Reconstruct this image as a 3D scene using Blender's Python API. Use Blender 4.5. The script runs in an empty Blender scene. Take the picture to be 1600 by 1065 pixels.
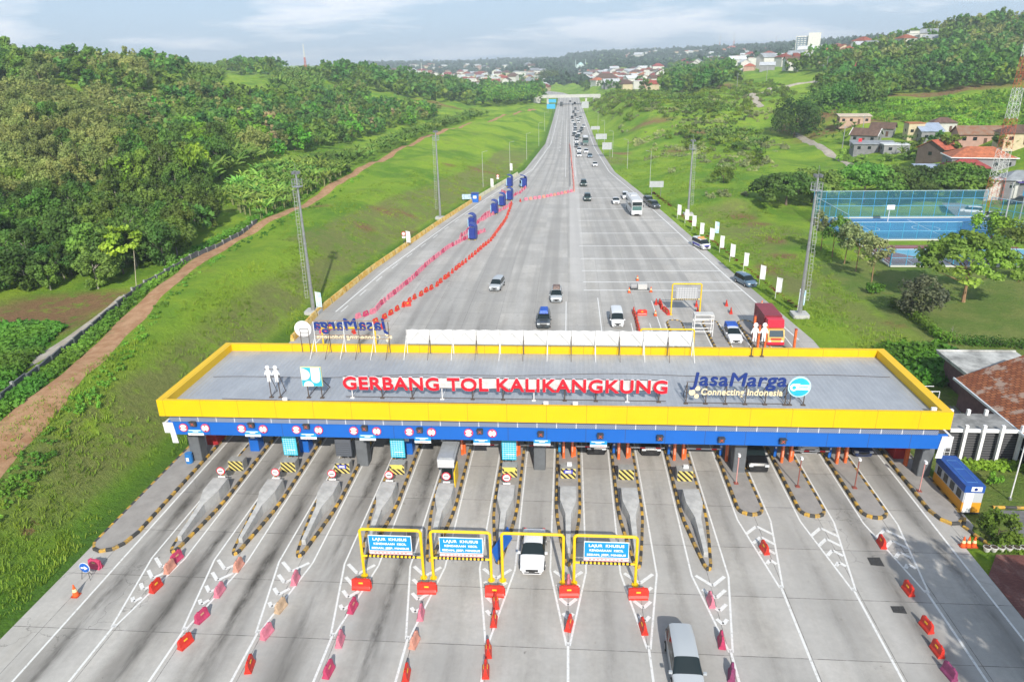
import bpy, math, random
import numpy as np
from mathutils import Vector, Matrix
random.seed(7); rng=np.random.default_rng(7)
sc=bpy.context.scene; COL=sc.collection
R_=math.radians
# ---------------------------------------------------------------- camera
FPX,CX,CY,HC=1110.,800.,532.5,34.
def _setup(vp=(888.,97.),roll=-0.021):
    fy=np.array([vp[0]-CX,vp[1]-CY,FPX]); fy/=np.linalg.norm(fy)
    p2=np.array([vp[0]+1000-CX,vp[1]+1000*roll-CY,FPX])
    up=np.cross(p2,fy); up/=np.linalg.norm(up)
    if up[1]>0: up=-up
    X=np.cross(fy,up)
    if X[0]<0: X=-X
    return np.stack([X,fy,up],1)
RC=_setup()
def ray(px,py): return RC.T@np.array([px-CX,py-CY,FPX])
def at(px,py,z=0.):
    d=ray(px,py); t=(z-HC)/d[2]; return (d[0]*t,d[1]*t,z)
def atY(px,py,Y):
    d=ray(px,py); t=Y/d[1]; return (d[0]*t,Y,HC+d[2]*t)
cam_d=bpy.data.cameras.new('camera'); cam=bpy.data.objects.new('camera',cam_d); COL.objects.link(cam)
cam_d.sensor_width=36; cam_d.lens=FPX/1600*36; cam_d.clip_start=.5; cam_d.clip_end=20000
M=Matrix([[RC[0][i],-RC[1][i],-RC[2][i]] for i in range(3)]).to_4x4(); M.translation=(0,0,HC)
cam.matrix_world=M; sc.camera=cam
# ---------------------------------------------------------------- sky and sun
_a=ray(712,788); _a=_a/np.linalg.norm(_a)
SUN=Vector((-_a[0],-_a[1],-_a[2]))
w=bpy.data.worlds.new('World'); sc.world=w; w.use_nodes=True
nt=w.node_tree; N=nt.nodes; Lk=nt.links; N.clear()
sky=N.new('ShaderNodeTexSky'); sky.sky_type='NISHITA'; sky.sun_disc=False
sky.sun_elevation=math.asin(SUN.z); sky.sun_rotation=math.atan2(SUN.x,SUN.y)
sky.air_density=1.0; sky.dust_density=1.6; sky.ozone_density=1.2
bg=N.new('ShaderNodeBackground'); bg.inputs[1].default_value=0.125
out=N.new('ShaderNodeOutputWorld')
tc=N.new('ShaderNodeTexCoord'); sep=N.new('ShaderNodeSeparateXYZ'); Lk.new(tc.outputs['Generated'],sep.inputs[0])
# clouds: noise on the direction projected to a flat layer
def mth(op,a,b=None,c=None,clamp=False,nt=nt):
    n=nt.nodes.new('ShaderNodeMath'); n.operation=op; n.use_clamp=clamp
    for i,v in enumerate((a,b,c)):
        if v is None: continue
        if isinstance(v,(int,float)): n.inputs[i].default_value=v
        else: nt.links.new(v,n.inputs[i])
    return n.outputs[0]
zz=mth('ADD',mth('MAXIMUM',sep.outputs[2],0.0),0.10)
u=mth('DIVIDE',sep.outputs[0],zz); v=mth('DIVIDE',sep.outputs[1],zz)
cmb=N.new('ShaderNodeCombineXYZ'); Lk.new(u,cmb.inputs[0]); Lk.new(v,cmb.inputs[1]); cmb.inputs[2].default_value=3.1
n1=N.new('ShaderNodeTexNoise'); n1.inputs['Scale'].default_value=.62; n1.inputs['Detail'].default_value=8; n1.inputs['Roughness'].default_value=.58
Lk.new(cmb.outputs[0],n1.inputs['Vector'])
cr=N.new('ShaderNodeValToRGB'); cr.color_ramp.elements[0].position=.47; cr.color_ramp.elements[1].position=.60
cr.color_ramp.elements[0].color=(0,0,0,1); cr.color_ramp.elements[1].color=(1,1,1,1); Lk.new(n1.outputs[0],cr.inputs[0])
mx=N.new('ShaderNodeMixRGB'); mx.inputs[2].default_value=(8.3,8.6,9.2,1)
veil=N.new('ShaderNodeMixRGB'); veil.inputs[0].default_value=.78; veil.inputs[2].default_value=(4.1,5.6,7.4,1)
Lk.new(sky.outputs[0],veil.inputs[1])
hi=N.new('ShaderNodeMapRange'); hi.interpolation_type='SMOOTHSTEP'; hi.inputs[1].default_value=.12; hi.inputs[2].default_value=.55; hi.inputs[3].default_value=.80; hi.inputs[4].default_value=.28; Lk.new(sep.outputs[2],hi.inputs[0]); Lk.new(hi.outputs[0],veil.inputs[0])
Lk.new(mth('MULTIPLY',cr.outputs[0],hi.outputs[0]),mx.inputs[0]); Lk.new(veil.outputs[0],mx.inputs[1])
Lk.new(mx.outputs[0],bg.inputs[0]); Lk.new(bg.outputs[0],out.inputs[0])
sd=bpy.data.lights.new('sun','SUN'); sd.energy=5.0; sd.angle=R_(.6); sd.color=(1,.95,.87)
so=bpy.data.objects.new('sun',sd); COL.objects.link(so); so.rotation_euler=SUN.to_track_quat('Z','Y').to_euler(); so.location=(0,-50,200)
sc.view_settings.view_transform='Standard'; sc.view_settings.look='None'; sc.view_settings.exposure=0.10; sc.view_settings.gamma=1
sc.cycles.max_bounces=5; sc.cycles.diffuse_bounces=3; sc.cycles.glossy_bounces=2; sc.cycles.transmission_bounces=3; sc.cycles.transparent_max_bounces=6
sc.cycles.caustics_reflective=False; sc.cycles.caustics_refractive=False
try: sc.cycles.use_denoising=True
except Exception: pass
# ---------------------------------------------------------------- helpers: materials
MATS={}
def mat(name,col,rough=.6,metal=0,noise=None,bump=None,spec=None,emit=None,var=0,coat=0):
    """noise=(scale,amount[,second colour]); bump=(scale,strength); var = per-object brightness variation"""
    if name in MATS: return MATS[name]
    m=bpy.data.materials.new(name); m.use_nodes=True; nt=m.node_tree; b=nt.nodes['Principled BSDF']
    b.inputs['Roughness'].default_value=rough; b.inputs['Metallic'].default_value=metal
    if spec is not None: b.inputs['Specular IOR Level'].default_value=spec
    if coat: b.inputs['Coat Weight'].default_value=coat
    c=tuple(col)+(1,); b.inputs['Base Color'].default_value=c
    last=None
    if noise or bump:
        tc=nt.nodes.new('ShaderNodeTexCoord')
        src=tc.outputs['Object']
    if noise:
        n=nt.nodes.new('ShaderNodeTexNoise'); n.inputs['Scale'].default_value=noise[0]; n.inputs['Detail'].default_value=5; n.inputs['Roughness'].default_value=.65
        nt.links.new(src,n.inputs['Vector'])
        r=nt.nodes.new('ShaderNodeValToRGB'); r.color_ramp.elements[0].position=.35; r.color_ramp.elements[1].position=.66
        a=noise[1]; c2=noise[2] if len(noise)>2 else tuple(x*(1-a) for x in col)
        r.color_ramp.elements[0].color=tuple(c2)+(1,); r.color_ramp.elements[1].color=tuple(min(1,x*(1+a*.4)) for x in col)+(1,)
        nt.links.new(n.outputs[0],r.inputs[0]); last=r.outputs[0]
    if var:
        oi=nt.nodes.new('ShaderNodeObjectInfo'); h=nt.nodes.new('ShaderNodeHueSaturation')
        k=nt.nodes.new('ShaderNodeMapRange'); k.inputs[3].default_value=1-var; k.inputs[4].default_value=1+var
        nt.links.new(oi.outputs['Random'],k.inputs[0]); nt.links.new(k.outputs[0],h.inputs['Value'])
        k2=nt.nodes.new('ShaderNodeMapRange'); k2.inputs[3].default_value=.5-.03*min(1,var*3); k2.inputs[4].default_value=.5+.03*min(1,var*3)
        f=mth('FRACT',mth('MULTIPLY',oi.outputs['Random'],7.31,nt=nt),nt=nt); nt.links.new(f,k2.inputs[0]); nt.links.new(k2.outputs[0],h.inputs['Hue'])
        if last: nt.links.new(last,h.inputs['Color'])
        else: h.inputs['Color'].default_value=c
        last=h.outputs[0]
    if last: nt.links.new(last,b.inputs['Base Color'])
    if bump:
        n=nt.nodes.new('ShaderNodeTexNoise'); n.inputs['Scale'].default_value=bump[0]; n.inputs['Detail'].default_value=4
        nt.links.new(src,n.inputs['Vector'])
        bp=nt.nodes.new('ShaderNodeBump'); bp.inputs['Strength'].default_value=bump[1]; bp.inputs['Distance'].default_value=.05
        nt.links.new(n.outputs[0],bp.inputs['Height']); nt.links.new(bp.outputs[0],b.inputs['Normal'])
    if emit: b.inputs['Emission Color'].default_value=tuple(emit[0])+(1,); b.inputs['Emission Strength'].default_value=emit[1]
    MATS[name]=m; return m
# ---------------------------------------------------------------- helpers: meshes
class MB:
    def __init__(s): s.v=[]; s.f=[]; s.m=[]; s.mi=0
    def add(s,vs,fs,mi=None):
        o=len(s.v); s.v+= [tuple(map(float,p)) for p in vs]; s.f+=[tuple(o+i for i in f) for f in fs]; s.m+=[s.mi if mi is None else mi]*len(fs); return s
    def box(s,c,d,rz=0,mi=None,taper=1,tapy=None,bev=0):
        x,y,z=d[0]/2,d[1]/2,d[2]/2; tx=taper; ty=taper if tapy is None else tapy
        if bev:
            b=min(bev,x*.9,y*.9)
            pl=[(-x+b,-y),(x-b,-y),(x,-y+b),(x,y-b),(x-b,y),(-x+b,y),(-x,y-b),(-x,-y+b)]
            return s.prism([(c[0]+p[0]*math.cos(rz)-p[1]*math.sin(rz),c[1]+p[0]*math.sin(rz)+p[1]*math.cos(rz)) for p in pl],c[2]-z,c[2]+z,mi)
        P=[(-x,-y,-z),(x,-y,-z),(x,y,-z),(-x,y,-z),(-x*tx,-y*ty,z),(x*tx,-y*ty,z),(x*tx,y*ty,z),(-x*tx,y*ty,z)]
        ca,sa=math.cos(rz),math.sin(rz)
        return s.add([(c[0]+p[0]*ca-p[1]*sa,c[1]+p[0]*sa+p[1]*ca,c[2]+p[2]) for p in P],[(0,3,2,1),(4,5,6,7),(0,1,5,4),(1,2,6,5),(2,3,7,6),(3,0,4,7)],mi)
    def prism(s,poly,z0,z1,mi=None,top=None):
        n=len(poly); top=top or poly
        return s.add([(p[0],p[1],z0) for p in poly]+[(p[0],p[1],z1) for p in top],[tuple(range(n-1,-1,-1)),tuple(range(n,2*n))]+[(i,(i+1)%n,n+(i+1)%n,n+i) for i in range(n)],mi)
    def sideprism(s,poly,x0,x1,mi=None):   # polygon in (y,z) extruded along x
        n=len(poly)
        return s.add([(x0,p[0],p[1]) for p in poly]+[(x1,p[0],p[1]) for p in poly],[tuple(range(n)),tuple(range(2*n-1,n-1,-1))]+[(i,n+i,n+(i+1)%n,(i+1)%n) for i in range(n)],mi)
    def frontprism(s,poly,y0,y1,mi=None):  # polygon in (x,z) extruded along y
        n=len(poly)
        return s.add([(p[0],y0,p[1]) for p in poly]+[(p[0],y1,p[1]) for p in poly],[tuple(range(n)),tuple(range(2*n-1,n-1,-1))]+[(i,n+i,n+(i+1)%n,(i+1)%n) for i in range(n)],mi)
    def tube(s,a,b,r0,r1=None,n=8,mi=None,cap=True):
        r1=r0 if r1 is None else r1; a=Vector(a); b=Vector(b); d=(b-a).normalized()
        u=d.orthogonal().normalized(); w=d.cross(u)
        vs=[tuple(a+u*r0*math.cos(t)+w*r0*math.sin(t)) for t in [2*math.pi*i/n for i in range(n)]]+[tuple(b+u*r1*math.cos(t)+w*r1*math.sin(t)) for t in [2*math.pi*i/n for i in range(n)]]
        fs=[(i,(i+1)%n,n+(i+1)%n,n+i) for i in range(n)]
        if cap: fs+=[tuple(range(n-1,-1,-1)),tuple(range(n,2*n))]
        return s.add(vs,fs,mi)
    def path(s,pts,r,n=6,mi=None):
        for a,b in zip(pts[:-1],pts[1:]): s.tube(a,b,r,r,n,mi)
        return s
    def disc(s,c,r,th=.03,axis='y',n=20,mi=None):
        d={'x':(1,0,0),'y':(0,1,0),'z':(0,0,1)}[axis] if isinstance(axis,str) else axis
        c=Vector(c); d=Vector(d)*th/2
        return s.tube(c-d,c+d,r,r,n,mi)
    def build(s,name,mats,parent=None,smooth=False):
        me=bpy.data.meshes.new(name); me.from_pydata(s.v,[],s.f)
        if not isinstance(mats,(list,tuple)): mats=[mats]
        for m in mats: me.materials.append(m)
        if len(mats)>1: me.polygons.foreach_set('material_index',s.m)
        if smooth: me.polygons.foreach_set('use_smooth',[True]*len(s.f))
        me.update()
        o=bpy.data.objects.new(name,me); COL.objects.link(o)
        if parent: o.parent=parent
        return o
def npmesh(name,V,F,mats,parent=None,smooth=False,mi=None,attr=None):
    """V (n,3) F (m,3|4) numpy"""
    me=bpy.data.meshes.new(name); n=len(V); m,k=F.shape
    me.vertices.add(n); me.vertices.foreach_set('co',np.ascontiguousarray(V,dtype=np.float32).ravel())
    me.loops.add(m*k); me.loops.foreach_set('vertex_index',np.ascontiguousarray(F,dtype=np.int32).ravel())
    me.polygons.add(m); me.polygons.foreach_set('loop_start',np.arange(0,m*k,k,dtype=np.int32))
    if not isinstance(mats,(list,tuple)): mats=[mats]
    for q in mats: me.materials.append(q)
    if mi is not None: me.polygons.foreach_set('material_index',np.asarray(mi,dtype=np.int32))
    me.update(calc_edges=True)
    if smooth: me.polygons.foreach_set('use_smooth',np.ones(m,dtype=bool))
    if attr:
        for an,vals in attr.items():
            a=me.attributes.new(an,'FLOAT','POINT'); a.data.foreach_set('value',np.asarray(vals,dtype=np.float32))
    o=bpy.data.objects.new(name,me); COL.objects.link(o)
    if parent: o.parent=parent
    return o
def tag(o,label=None,cat=None,group=None,kind=None):
    if label: o['label']=label
    if cat: o['category']=cat
    if group: o['group']=group
    if kind: o['kind']=kind
    return o
def struct(o,label=None,cat=None): return tag(o,label,cat,None,'structure')
def thing(name,label,cat,loc=(0,0,0),rz=0,group=None):
    o=bpy.data.objects.new(name,None); COL.objects.link(o); o.empty_display_size=.3
    o.location=loc; o.rotation_euler=(0,0,rz); return tag(o,label,cat,group)
KIDS={}
def copy_tree(o,loc=None,rz=None,label=None,group=None,scale=None,_p=None):
    c=o.copy(); COL.objects.link(c)
    if _p is not None: c.parent=_p
    if loc is not None: c.location=loc
    if rz is not None: c.rotation_euler=(0,0,rz)
    if scale is not None: c.scale=(scale,)*3 if isinstance(scale,(int,float)) else scale
    if label: c['label']=label
    if group: c['group']=group
    ks=KIDS.get(o.name)
    if ks is None:
        ks=KIDS[o.name]=[k for k in bpy.data.objects if k.parent==o]
    for k in ks: copy_tree(k,_p=c)
    return c
ORD=['first','second','third','fourth','fifth','sixth','seventh','eighth','ninth','tenth','eleventh','twelfth','thirteenth','fourteenth','fifteenth','sixteenth']
# ---------------------------------------------------------------- terrain height
YL=[-80,42,58,98,120,160,192,247,330,457,700,760,900,1000]; XL=[-36.3,-36.3,-36.3,-36.9,-35.1,-29.6,-24.5,-14.5,-10,-9.5,-9.5,-10,-28,-60]
YR=[-80,45.6,48.5,70,88,118,201,240,313,457,700,760,900,1000]; XR=[29.6,29.6,31.6,31.6,31.8,28.5,20.2,15.6,13.1,12.2,11.5,11.5,-6,-36]
PT=[]
def cz(px,py,z): p=at(px,py,z); PT.append((p[0],p[1],z))
def cy(px,py,Y,dz=0): p=atY(px,py,Y); PT.append((p[0],p[1],p[2]-dz))
PATHPX=[(-160,812,6.2),(-60,730,6.2),(0,680,6.2),(100,600,6.2),(220,480,6.2),(340,385,6.4),(440,335,6.4),(560,265,6.6),(640,228,6),(700,205,5.6),(770,186,5),(838,170,4)]
for p in PATHPX[1:]: cz(*p)
for p in [(0,590,5.6),(0,460,6),(130,480,5.6),(240,400,6.4),(420,300,7),(70,540,4.8),(520,262,7),(640,215,6.4),(-300,600,6)]: cz(*p)
for p in [(0,290,112,9),(150,290,115,9),(-200,250,120,7),(0,150,190,7),(150,180,190,7),(-150,110,220,8),(0,85,330,9),(100,80,340,9),(200,82,360,9),(262,92,380,9),(300,116,420,5),(400,114,480,5),(430,100,540,10),
          (560,108,580,9),(640,124,600,9),(700,142,560,9),(770,152,520,10),(300,200,220,6),(300,262,150,5),(450,200,260,7),(450,150,380,3),(600,170,400,5),(600,197,330,6),(380,240,180,5),
          (900,130,1000,3),(950,128,1000,4),(1000,124,1050,5),(1100,98,1200,6),(1180,92,1300,5),(1240,96,1100,5),(700,128,1150,5),(800,120,1300,5),(620,118,1250,5),(760,133,900,6),(830,135,1000,4),
          (560,104,4000,0),(650,99,4000,0),(700,98,4200,0),(800,94,3600,0),(850,94,3600,0),(890,89,3000,0),(900,84,2900,8),(960,80,2900,8),(1000,80,2900,8),(1060,76,2900,8),(1100,75,2900,8),(1160,73,2900,8),(1230,72,2800,8),(1330,66,2800,8),
          (900,110,2000,5),(1050,100,1900,5),(750,112,2200,5),(620,108,2300,5)]: cy(*p)
PT+=[(-1500,5500,20),(0,5500,20),(1500,5500,20),(3000,5000,60),(-3000,5000,30),(-900,1200,40),(-2500,2500,60),(2500,1500,120),(-200,-60,6),(-60,-60,6),(60,-60,0),(250,-60,0),(-300,150,30),(-600,500,50),(55,80,0),(60,40,0),(150,60,1),(200,150,4),(60,124,-.3),(62,180,-.2),(99,171,0),(45,90,.2),(80,110,0),(100,140,0)]
for p in [(1100,300,2.4),(1060,270,2.5),(1180,330,1.5),(1240,210,4),(1330,255,1.5),(1200,260,3),(1420,300,0),(1330,330,0)]: cz(*p)
for p in [(960,230,330,0),(1000,165,400,0),(960,152,520,0),(1100,152,400,1),(1165,150,430,0),(1200,142,480,0),(1140,128,520,2),(1050,150,480,2),(1280,150,400,0),(1300,182,320,0),(1450,160,330,2),(1400,118,430,6),(1340,105,480,4),(1550,120,380,4),(1600,60,520,8),
          (1500,28,650,8),(1600,30,650,8),(1420,52,680,8),(1360,68,760,6),(1300,78,850,5),(1600,185,225,2),(1400,225,262,0),(1550,235,235,0),(1500,200,280,0),(1350,205,290,0)]: cy(*p)
PT=np.array(PT)
def _wp(x,y): return np.stack([np.arcsinh(np.asarray(x,float)/70.),np.arcsinh(np.asarray(y,float)/110.)*1.3],-1)
_C=_wp(PT[:,0],PT[:,1])
def _phi(d2): return .5*d2*np.log(d2+1e-9)
def _fit():
    n=len(_C); D=((_C[:,None]-_C[None])**2).sum(-1); A=np.zeros((n+3,n+3)); A[:n,:n]=_phi(D)+np.eye(n)*2e-3
    P=np.concatenate([np.ones((n,1)),_C],1); A[:n,n:]=P; A[n:,:n]=P.T
    return np.linalg.solve(A,np.concatenate([PT[:,2],np.zeros(3)]))
_W=_fit()
def _rbf(x,y):
    q=_wp(x,y); sh=q.shape[:-1]; q=q.reshape(-1,2); o=np.empty(len(q))
    for i in range(0,len(q),20000):
        b=q[i:i+20000]; D=((b[:,None]-_C[None])**2).sum(-1); o[i:i+20000]=_phi(D)@_W[:-3]+_W[-3]+b@_W[-2:]
    return o.reshape(sh)
def sstep(t): t=np.clip(t,0,1); return t*t*(3-2*t)
def lumps(x,y):
    return (np.sin(x*.11+1.3*np.sin(y*.07))*np.sin(y*.093+1.7*np.sin(x*.05))*.6+np.sin(x*.31+y*.17)*np.sin(y*.27-x*.12)*.25)
def hgt(x,y):
    x=np.asarray(x,float); y=np.asarray(y,float)
    xl=np.interp(y,YL,XL); xr=np.interp(y,YR,XR)
    z=_rbf(x,y)
    dl=xl-x; dr=x-xr
    wl=sstep((dl-.5)/np.interp(y,[0,60,120,250,460,760,1000],[11,11,15,30,16,30,60]))
    wr=sstep((dr-1.0)/np.interp(y,[0,60,120,250,460,760,1000],[14,14,18,18,22,30,60]))
    k=np.where(x<(xl+xr)/2,wl,wr)
    flat=((x>28)&(x<110)&(y<175)&(y>-80))   # lawn and courts stay level
    lm=lumps(x,y)*np.interp(np.hypot(x,y),[0,150,400,1500],[.5,.9,2.,6.])*k
    e=np.clip(np.maximum(dl,dr)/1.5,0,1)
    lmf=np.where(flat,.12,1.)
    zz=z*k+lm*lmf
    fl=np.where(flat&(x<105),sstep((125-x)/40)*sstep((178-y)/12),0.)
    zz=zz*(1-fl)+(-.02+.04*sstep((dr-3)/15)*np.sin(x*.13)*np.sin(y*.1))*fl
    t=sstep((y-960)/80)
    return (zz*(1-t)+(z+lumps(x,y)*4)*t)-.10*(1-e)-.02
def hz(x,y): return float(hgt(np.array([x]),np.array([y]))[0])
def T(px,py):
    """where the sight line through a photo pixel meets the ground"""
    d=ray(px,py); d=d/d[1]
    Y=np.concatenate([np.linspace(20,600,1200),np.linspace(602,5000,1500)])
    g=hgt(d[0]*Y,Y); r=HC+d[2]*Y; i=np.where(r<g)[0]
    if len(i)==0:      # passes just over a crest: take the crest
        j=int(np.argmin((r-g)/Y)); return (d[0]*Y[j],Y[j],g[j])
    i=i[0]
    if i==0: Yh=Y[0]
    else:
        a=r[i-1]-g[i-1]; b=g[i]-r[i]; Yh=Y[i-1]+(Y[i]-Y[i-1])*a/(a+b+1e-9)
    return (d[0]*Yh,Yh,hz(d[0]*Yh,Yh))
def grid_axis(lo,hi,fine,s0): # graded spacing
    a=[0.]; 
    while a[-1]<hi: a.append(a[-1]+max(fine,abs(a[-1])*s0))
    b=[0.]
    while b[-1]>lo: b.append(b[-1]-max(fine,abs(b[-1])*s0))
    return np.array(b[:0:-1]+a)
gx=grid_axis(-3500,3500,1.1,.02); gy=grid_axis(-70,6500,1.3,.0125)
GX,GY=np.meshgrid(gx,gy); GZ=hgt(GX,GY)
nx,ny=len(gx),len(gy); I=np.arange(nx*ny).reshape(ny,nx)
TF=np.stack([I[:-1,:-1],I[:-1,1:],I[1:,1:],I[1:,:-1]],-1).reshape(-1,4)
# ------- node DSL for ground-like materials
class ND:
    def __init__(s,name):
        s.m=bpy.data.materials.new(name); s.m.use_nodes=True; s.nt=s.m.node_tree; s.b=s.nt.nodes['Principled BSDF']
        g=s.nt.nodes.new('ShaderNodeNewGeometry'); s.pos=g.outputs['Position']; s.b.inputs['Specular IOR Level'].default_value=.25
        q=s.nt.nodes.new('ShaderNodeSeparateXYZ'); s.nt.links.new(s.pos,q.inputs[0]); s.x,s.y,s.z=q.outputs
    def m_(s,op,a,b=None,c=None,clamp=False): return mth(op,a,b,c,clamp,s.nt)
    def sc(s,vec,k):
        n=s.nt.nodes.new('ShaderNodeVectorMath'); n.operation='MULTIPLY'; s.nt.links.new(vec,n.inputs[0]); n.inputs[1].default_value=k; return n.outputs[0]
    def noise(s,scale,detail=4,rough=.6,stretch=None,off=0,dist=0):
        n=s.nt.nodes.new('ShaderNodeTexNoise'); n.inputs['Scale'].default_value=scale; n.inputs['Detail'].default_value=detail; n.inputs['Roughness'].default_value=rough; n.inputs['Distortion'].default_value=dist
        v=s.pos
        if off:
            a=s.nt.nodes.new('ShaderNodeVectorMath'); a.operation='ADD'; s.nt.links.new(v,a.inputs[0]); a.inputs[1].default_value=(off,off*1.7,0); v=a.outputs[0]
        if stretch: v=s.sc(v,stretch)
        s.nt.links.new(v,n.inputs['Vector']); return n.outputs[0]
    def ramp(s,f,lo,hi,a=0.,b=1.):
        n=s.nt.nodes.new('ShaderNodeMapRange'); n.interpolation_type='SMOOTHSTEP'
        for i,v in enumerate((f,lo,hi,a,b)):
            if isinstance(v,(int,float)): n.inputs[i].default_value=v
            else: s.nt.links.new(v,n.inputs[i])
        return n.outputs[0]
    def mix(s,f,a,b,mode='MIX'):
        n=s.nt.nodes.new('ShaderNodeMixRGB'); n.blend_type=mode
        for i,v in enumerate((f,a,b)):
            if isinstance(v,(int,float)): n.inputs[i].default_value=v
            elif isinstance(v,tuple): n.inputs[i].default_value=tuple(v)+((1,) if len(v)==3 else ())
            else: s.nt.links.new(v,n.inputs[i])
        return n.outputs[0]
    def attr(s,name):
        n=s.nt.nodes.new('ShaderNodeAttribute'); n.attribute_name=name; return n.outputs['Fac']
    def done(s,col,rough=.8,bump=None,bs=.4,bd=.1):
        s.nt.links.new(col,s.b.inputs['Base Color'])
        if isinstance(rough,(int,float)): s.b.inputs['Roughness'].default_value=rough
        else: s.nt.links.new(rough,s.b.inputs['Roughness'])
        if bump is not None:
            p=s.nt.nodes.new('ShaderNodeBump'); p.inputs['Strength'].default_value=bs; p.inputs['Distance'].default_value=bd
            s.nt.links.new(bump,p.inputs['Height']); s.nt.links.new(p.outputs[0],s.b.inputs['Normal'])
        return s.m
# ground material: grass greens, drier patches, bare laterite soil
g=ND('ground_grass')
big=g.noise(.035,5,.6); mid=g.noise(.16,5,.65,off=31); fine=g.noise(1.6,6,.75,off=7); tiny=g.noise(7.,4,.8)
col=g.mix(g.ramp(big,.38,.62),(.150,.33,.020),(.33,.52,.034))
col=g.mix(g.ramp(mid,.45,.66,0,.7),col,(.40,.56,.040))
dry=g.ramp(g.noise(.09,5,.7,off=77),.55,.68,0,.8)
dryness=g.attr('dry')
col=g.mix(g.m_('MULTIPLY',dryness,g.ramp(g.noise(.25,6,.75,off=5),.28,.55),clamp=True),col,(.28,.30,.09))
col=g.mix(g.m_('MULTIPLY',dry,.45),col,(.22,.22,.07))
soil=g.m_('MULTIPLY',g.attr('soil'),g.ramp(g.noise(.5,6,.7,off=3),.3,.5),clamp=True)
soil2=g.ramp(g.noise(.13,8,.75,off=140),.66,.70)
soil=g.m_('MAXIMUM',soil,g.m_('MULTIPLY',soil2,g.attr('bare')))
col=g.mix(soil,col,g.mix(fine,(.26,.12,.055),(.42,.24,.13)))
col=g.mix(g.attr('lawn'),col,g.mix(g.ramp(g.noise(.12,5,.7,off=9),.4,.62),(.18,.29,.045),(.29,.34,.08)))
col=g.mix(g.m_('MULTIPLY',g.attr('verge'),.75),col,(.085,.21,.022))
col=g.mix(g.attr('shade_cover'),col,(.035,.065,.018))
col=g.mix(g.ramp(fine,.3,.7,.42,0),col,g.mix(.6,col,(.03,.07,.008)))
col=g.mix(g.ramp(tiny,.35,.7,.25,0),col,(.03,.06,.008))
ground_mat=g.done(col,.95,g.m_('ADD',g.m_('MULTIPLY',fine,1.),g.m_('MULTIPLY',tiny,.35)),.95,.6)
xl=np.interp(GY,YL,XL); xr=np.interp(GY,YR,XR)
dl=xl-GX; dr=GX-xr
dry=np.where(GX<0,sstep((dl-2.2)/1.5)*sstep((np.where(GY<120,9.5,16)-dl)/2)*(.35+.65*sstep((GY-38)/14))*sstep((330-GY)/60),0)*.95+np.where((GX>0)&(GY<175)&(GY>62),sstep((dr-5)/3)*sstep((16-dr)/4)*.75,0)
soil=np.zeros_like(GX)
for (px,py,rx,ry) in [(1300,178,0,0)]: pass
bare=((GX<0)&(dl<40)).astype(float)*.8+((GX>0)&(GY>180)).astype(float)*.8
strip_=np.where(GX<0,sstep((2.6-dl)/.8)*(dl>-1),0)
lawn=((GX>31)&(GX<95)&(GY<128)&(dr>14)).astype(float)+((GX>31)&(GX<80)&(GY<66)).astype(float)
lawn=np.clip(lawn,0,1)
# left waste ground
cov=np.zeros_like(GX)
ATTR=dict(dry=dry,soil=soil,bare=bare,lawn=lawn,shade_cover=cov,verge=strip_)
def blob(name,cx,cy,rx,ry,ang=0,val=1.):
    c,s_=math.cos(ang),math.sin(ang); X=(GX-cx)*c+(GY-cy)*s_; Y=-(GX-cx)*s_+(GY-cy)*c
    ATTR[name]=np.maximum(ATTR[name],val*sstep(1.5-np.hypot(X/rx,Y/ry)))
# ---------------------------------------------------------------- ground sheet
def pb(name,px,py,rx,ry,ang=0,val=1.):
    p=T(px,py)
    if p: blob(name,p[0],p[1],rx,ry,ang,val)
for a in [(40,500,9,7),(100,478,8,4),(0,515,8,6),(150,470,6,3)]: pb('soil',*a)
for a in [(1330,180,0,0)]: pass
for a in [(455,157,16,10),(700,165,26,6),(640,165,10,5),(1330,190,20,7),(1450,150,40,10),(1590,64,30,30),(1260,190,14,10),(745,265,3,2.2),(600,330,3,2),(630,333,3.5,1.2),(570,355,2,2),(700,258,2,2),(645,365,1.5,3),(765,270,2,2),(500,322,2.5,1.5),(970,240,4,4),(1060,235,5,4),(1100,205,6,5),(1020,190,10,5),(1210,375,2,3),(1180,350,3,2),(1160,340,3,3),(1225,400,2.5,2),(1200,420,2,3),(1420,505,3,1.5),(1130,135,10,10),(1555,765,1.5,.8),(1560,700,2,1)]: pb('soil',*a)
for a in [(1190,365,8,10),(1240,440,4,12),(1150,330,5,5),(960,250,6,12)]: pb('dry',*a)
struct(npmesh('ground',np.stack([GX,GY,GZ],-1).reshape(-1,3),TF,ground_mat,smooth=True,attr={k:v.ravel() for k,v in ATTR.items()}))
# ---------------------------------------------------------------- concrete plaza and motorway
IX=[-29.55,-24.7,-19.75,-14.8,-9.9,-4.8,.3,5.3,10.3,14.95,19.8,24.6]      # centre lines of the toll islands
g=ND('concrete_paving')
base=g.mix(g.ramp(g.noise(.22,6,.65),.35,.68),(.43,.408,.372),(.54,.515,.472))
base=g.mix(g.ramp(g.noise(2.2,6,.75,off=4),.30,.72,.38,0),base,(.27,.26,.24))
base=g.mix(g.ramp(g.noise(.6,5,.7,stretch=(1.,.06,1.)),.38,.62,0,.30),base,(.56,.555,.54))
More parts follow.
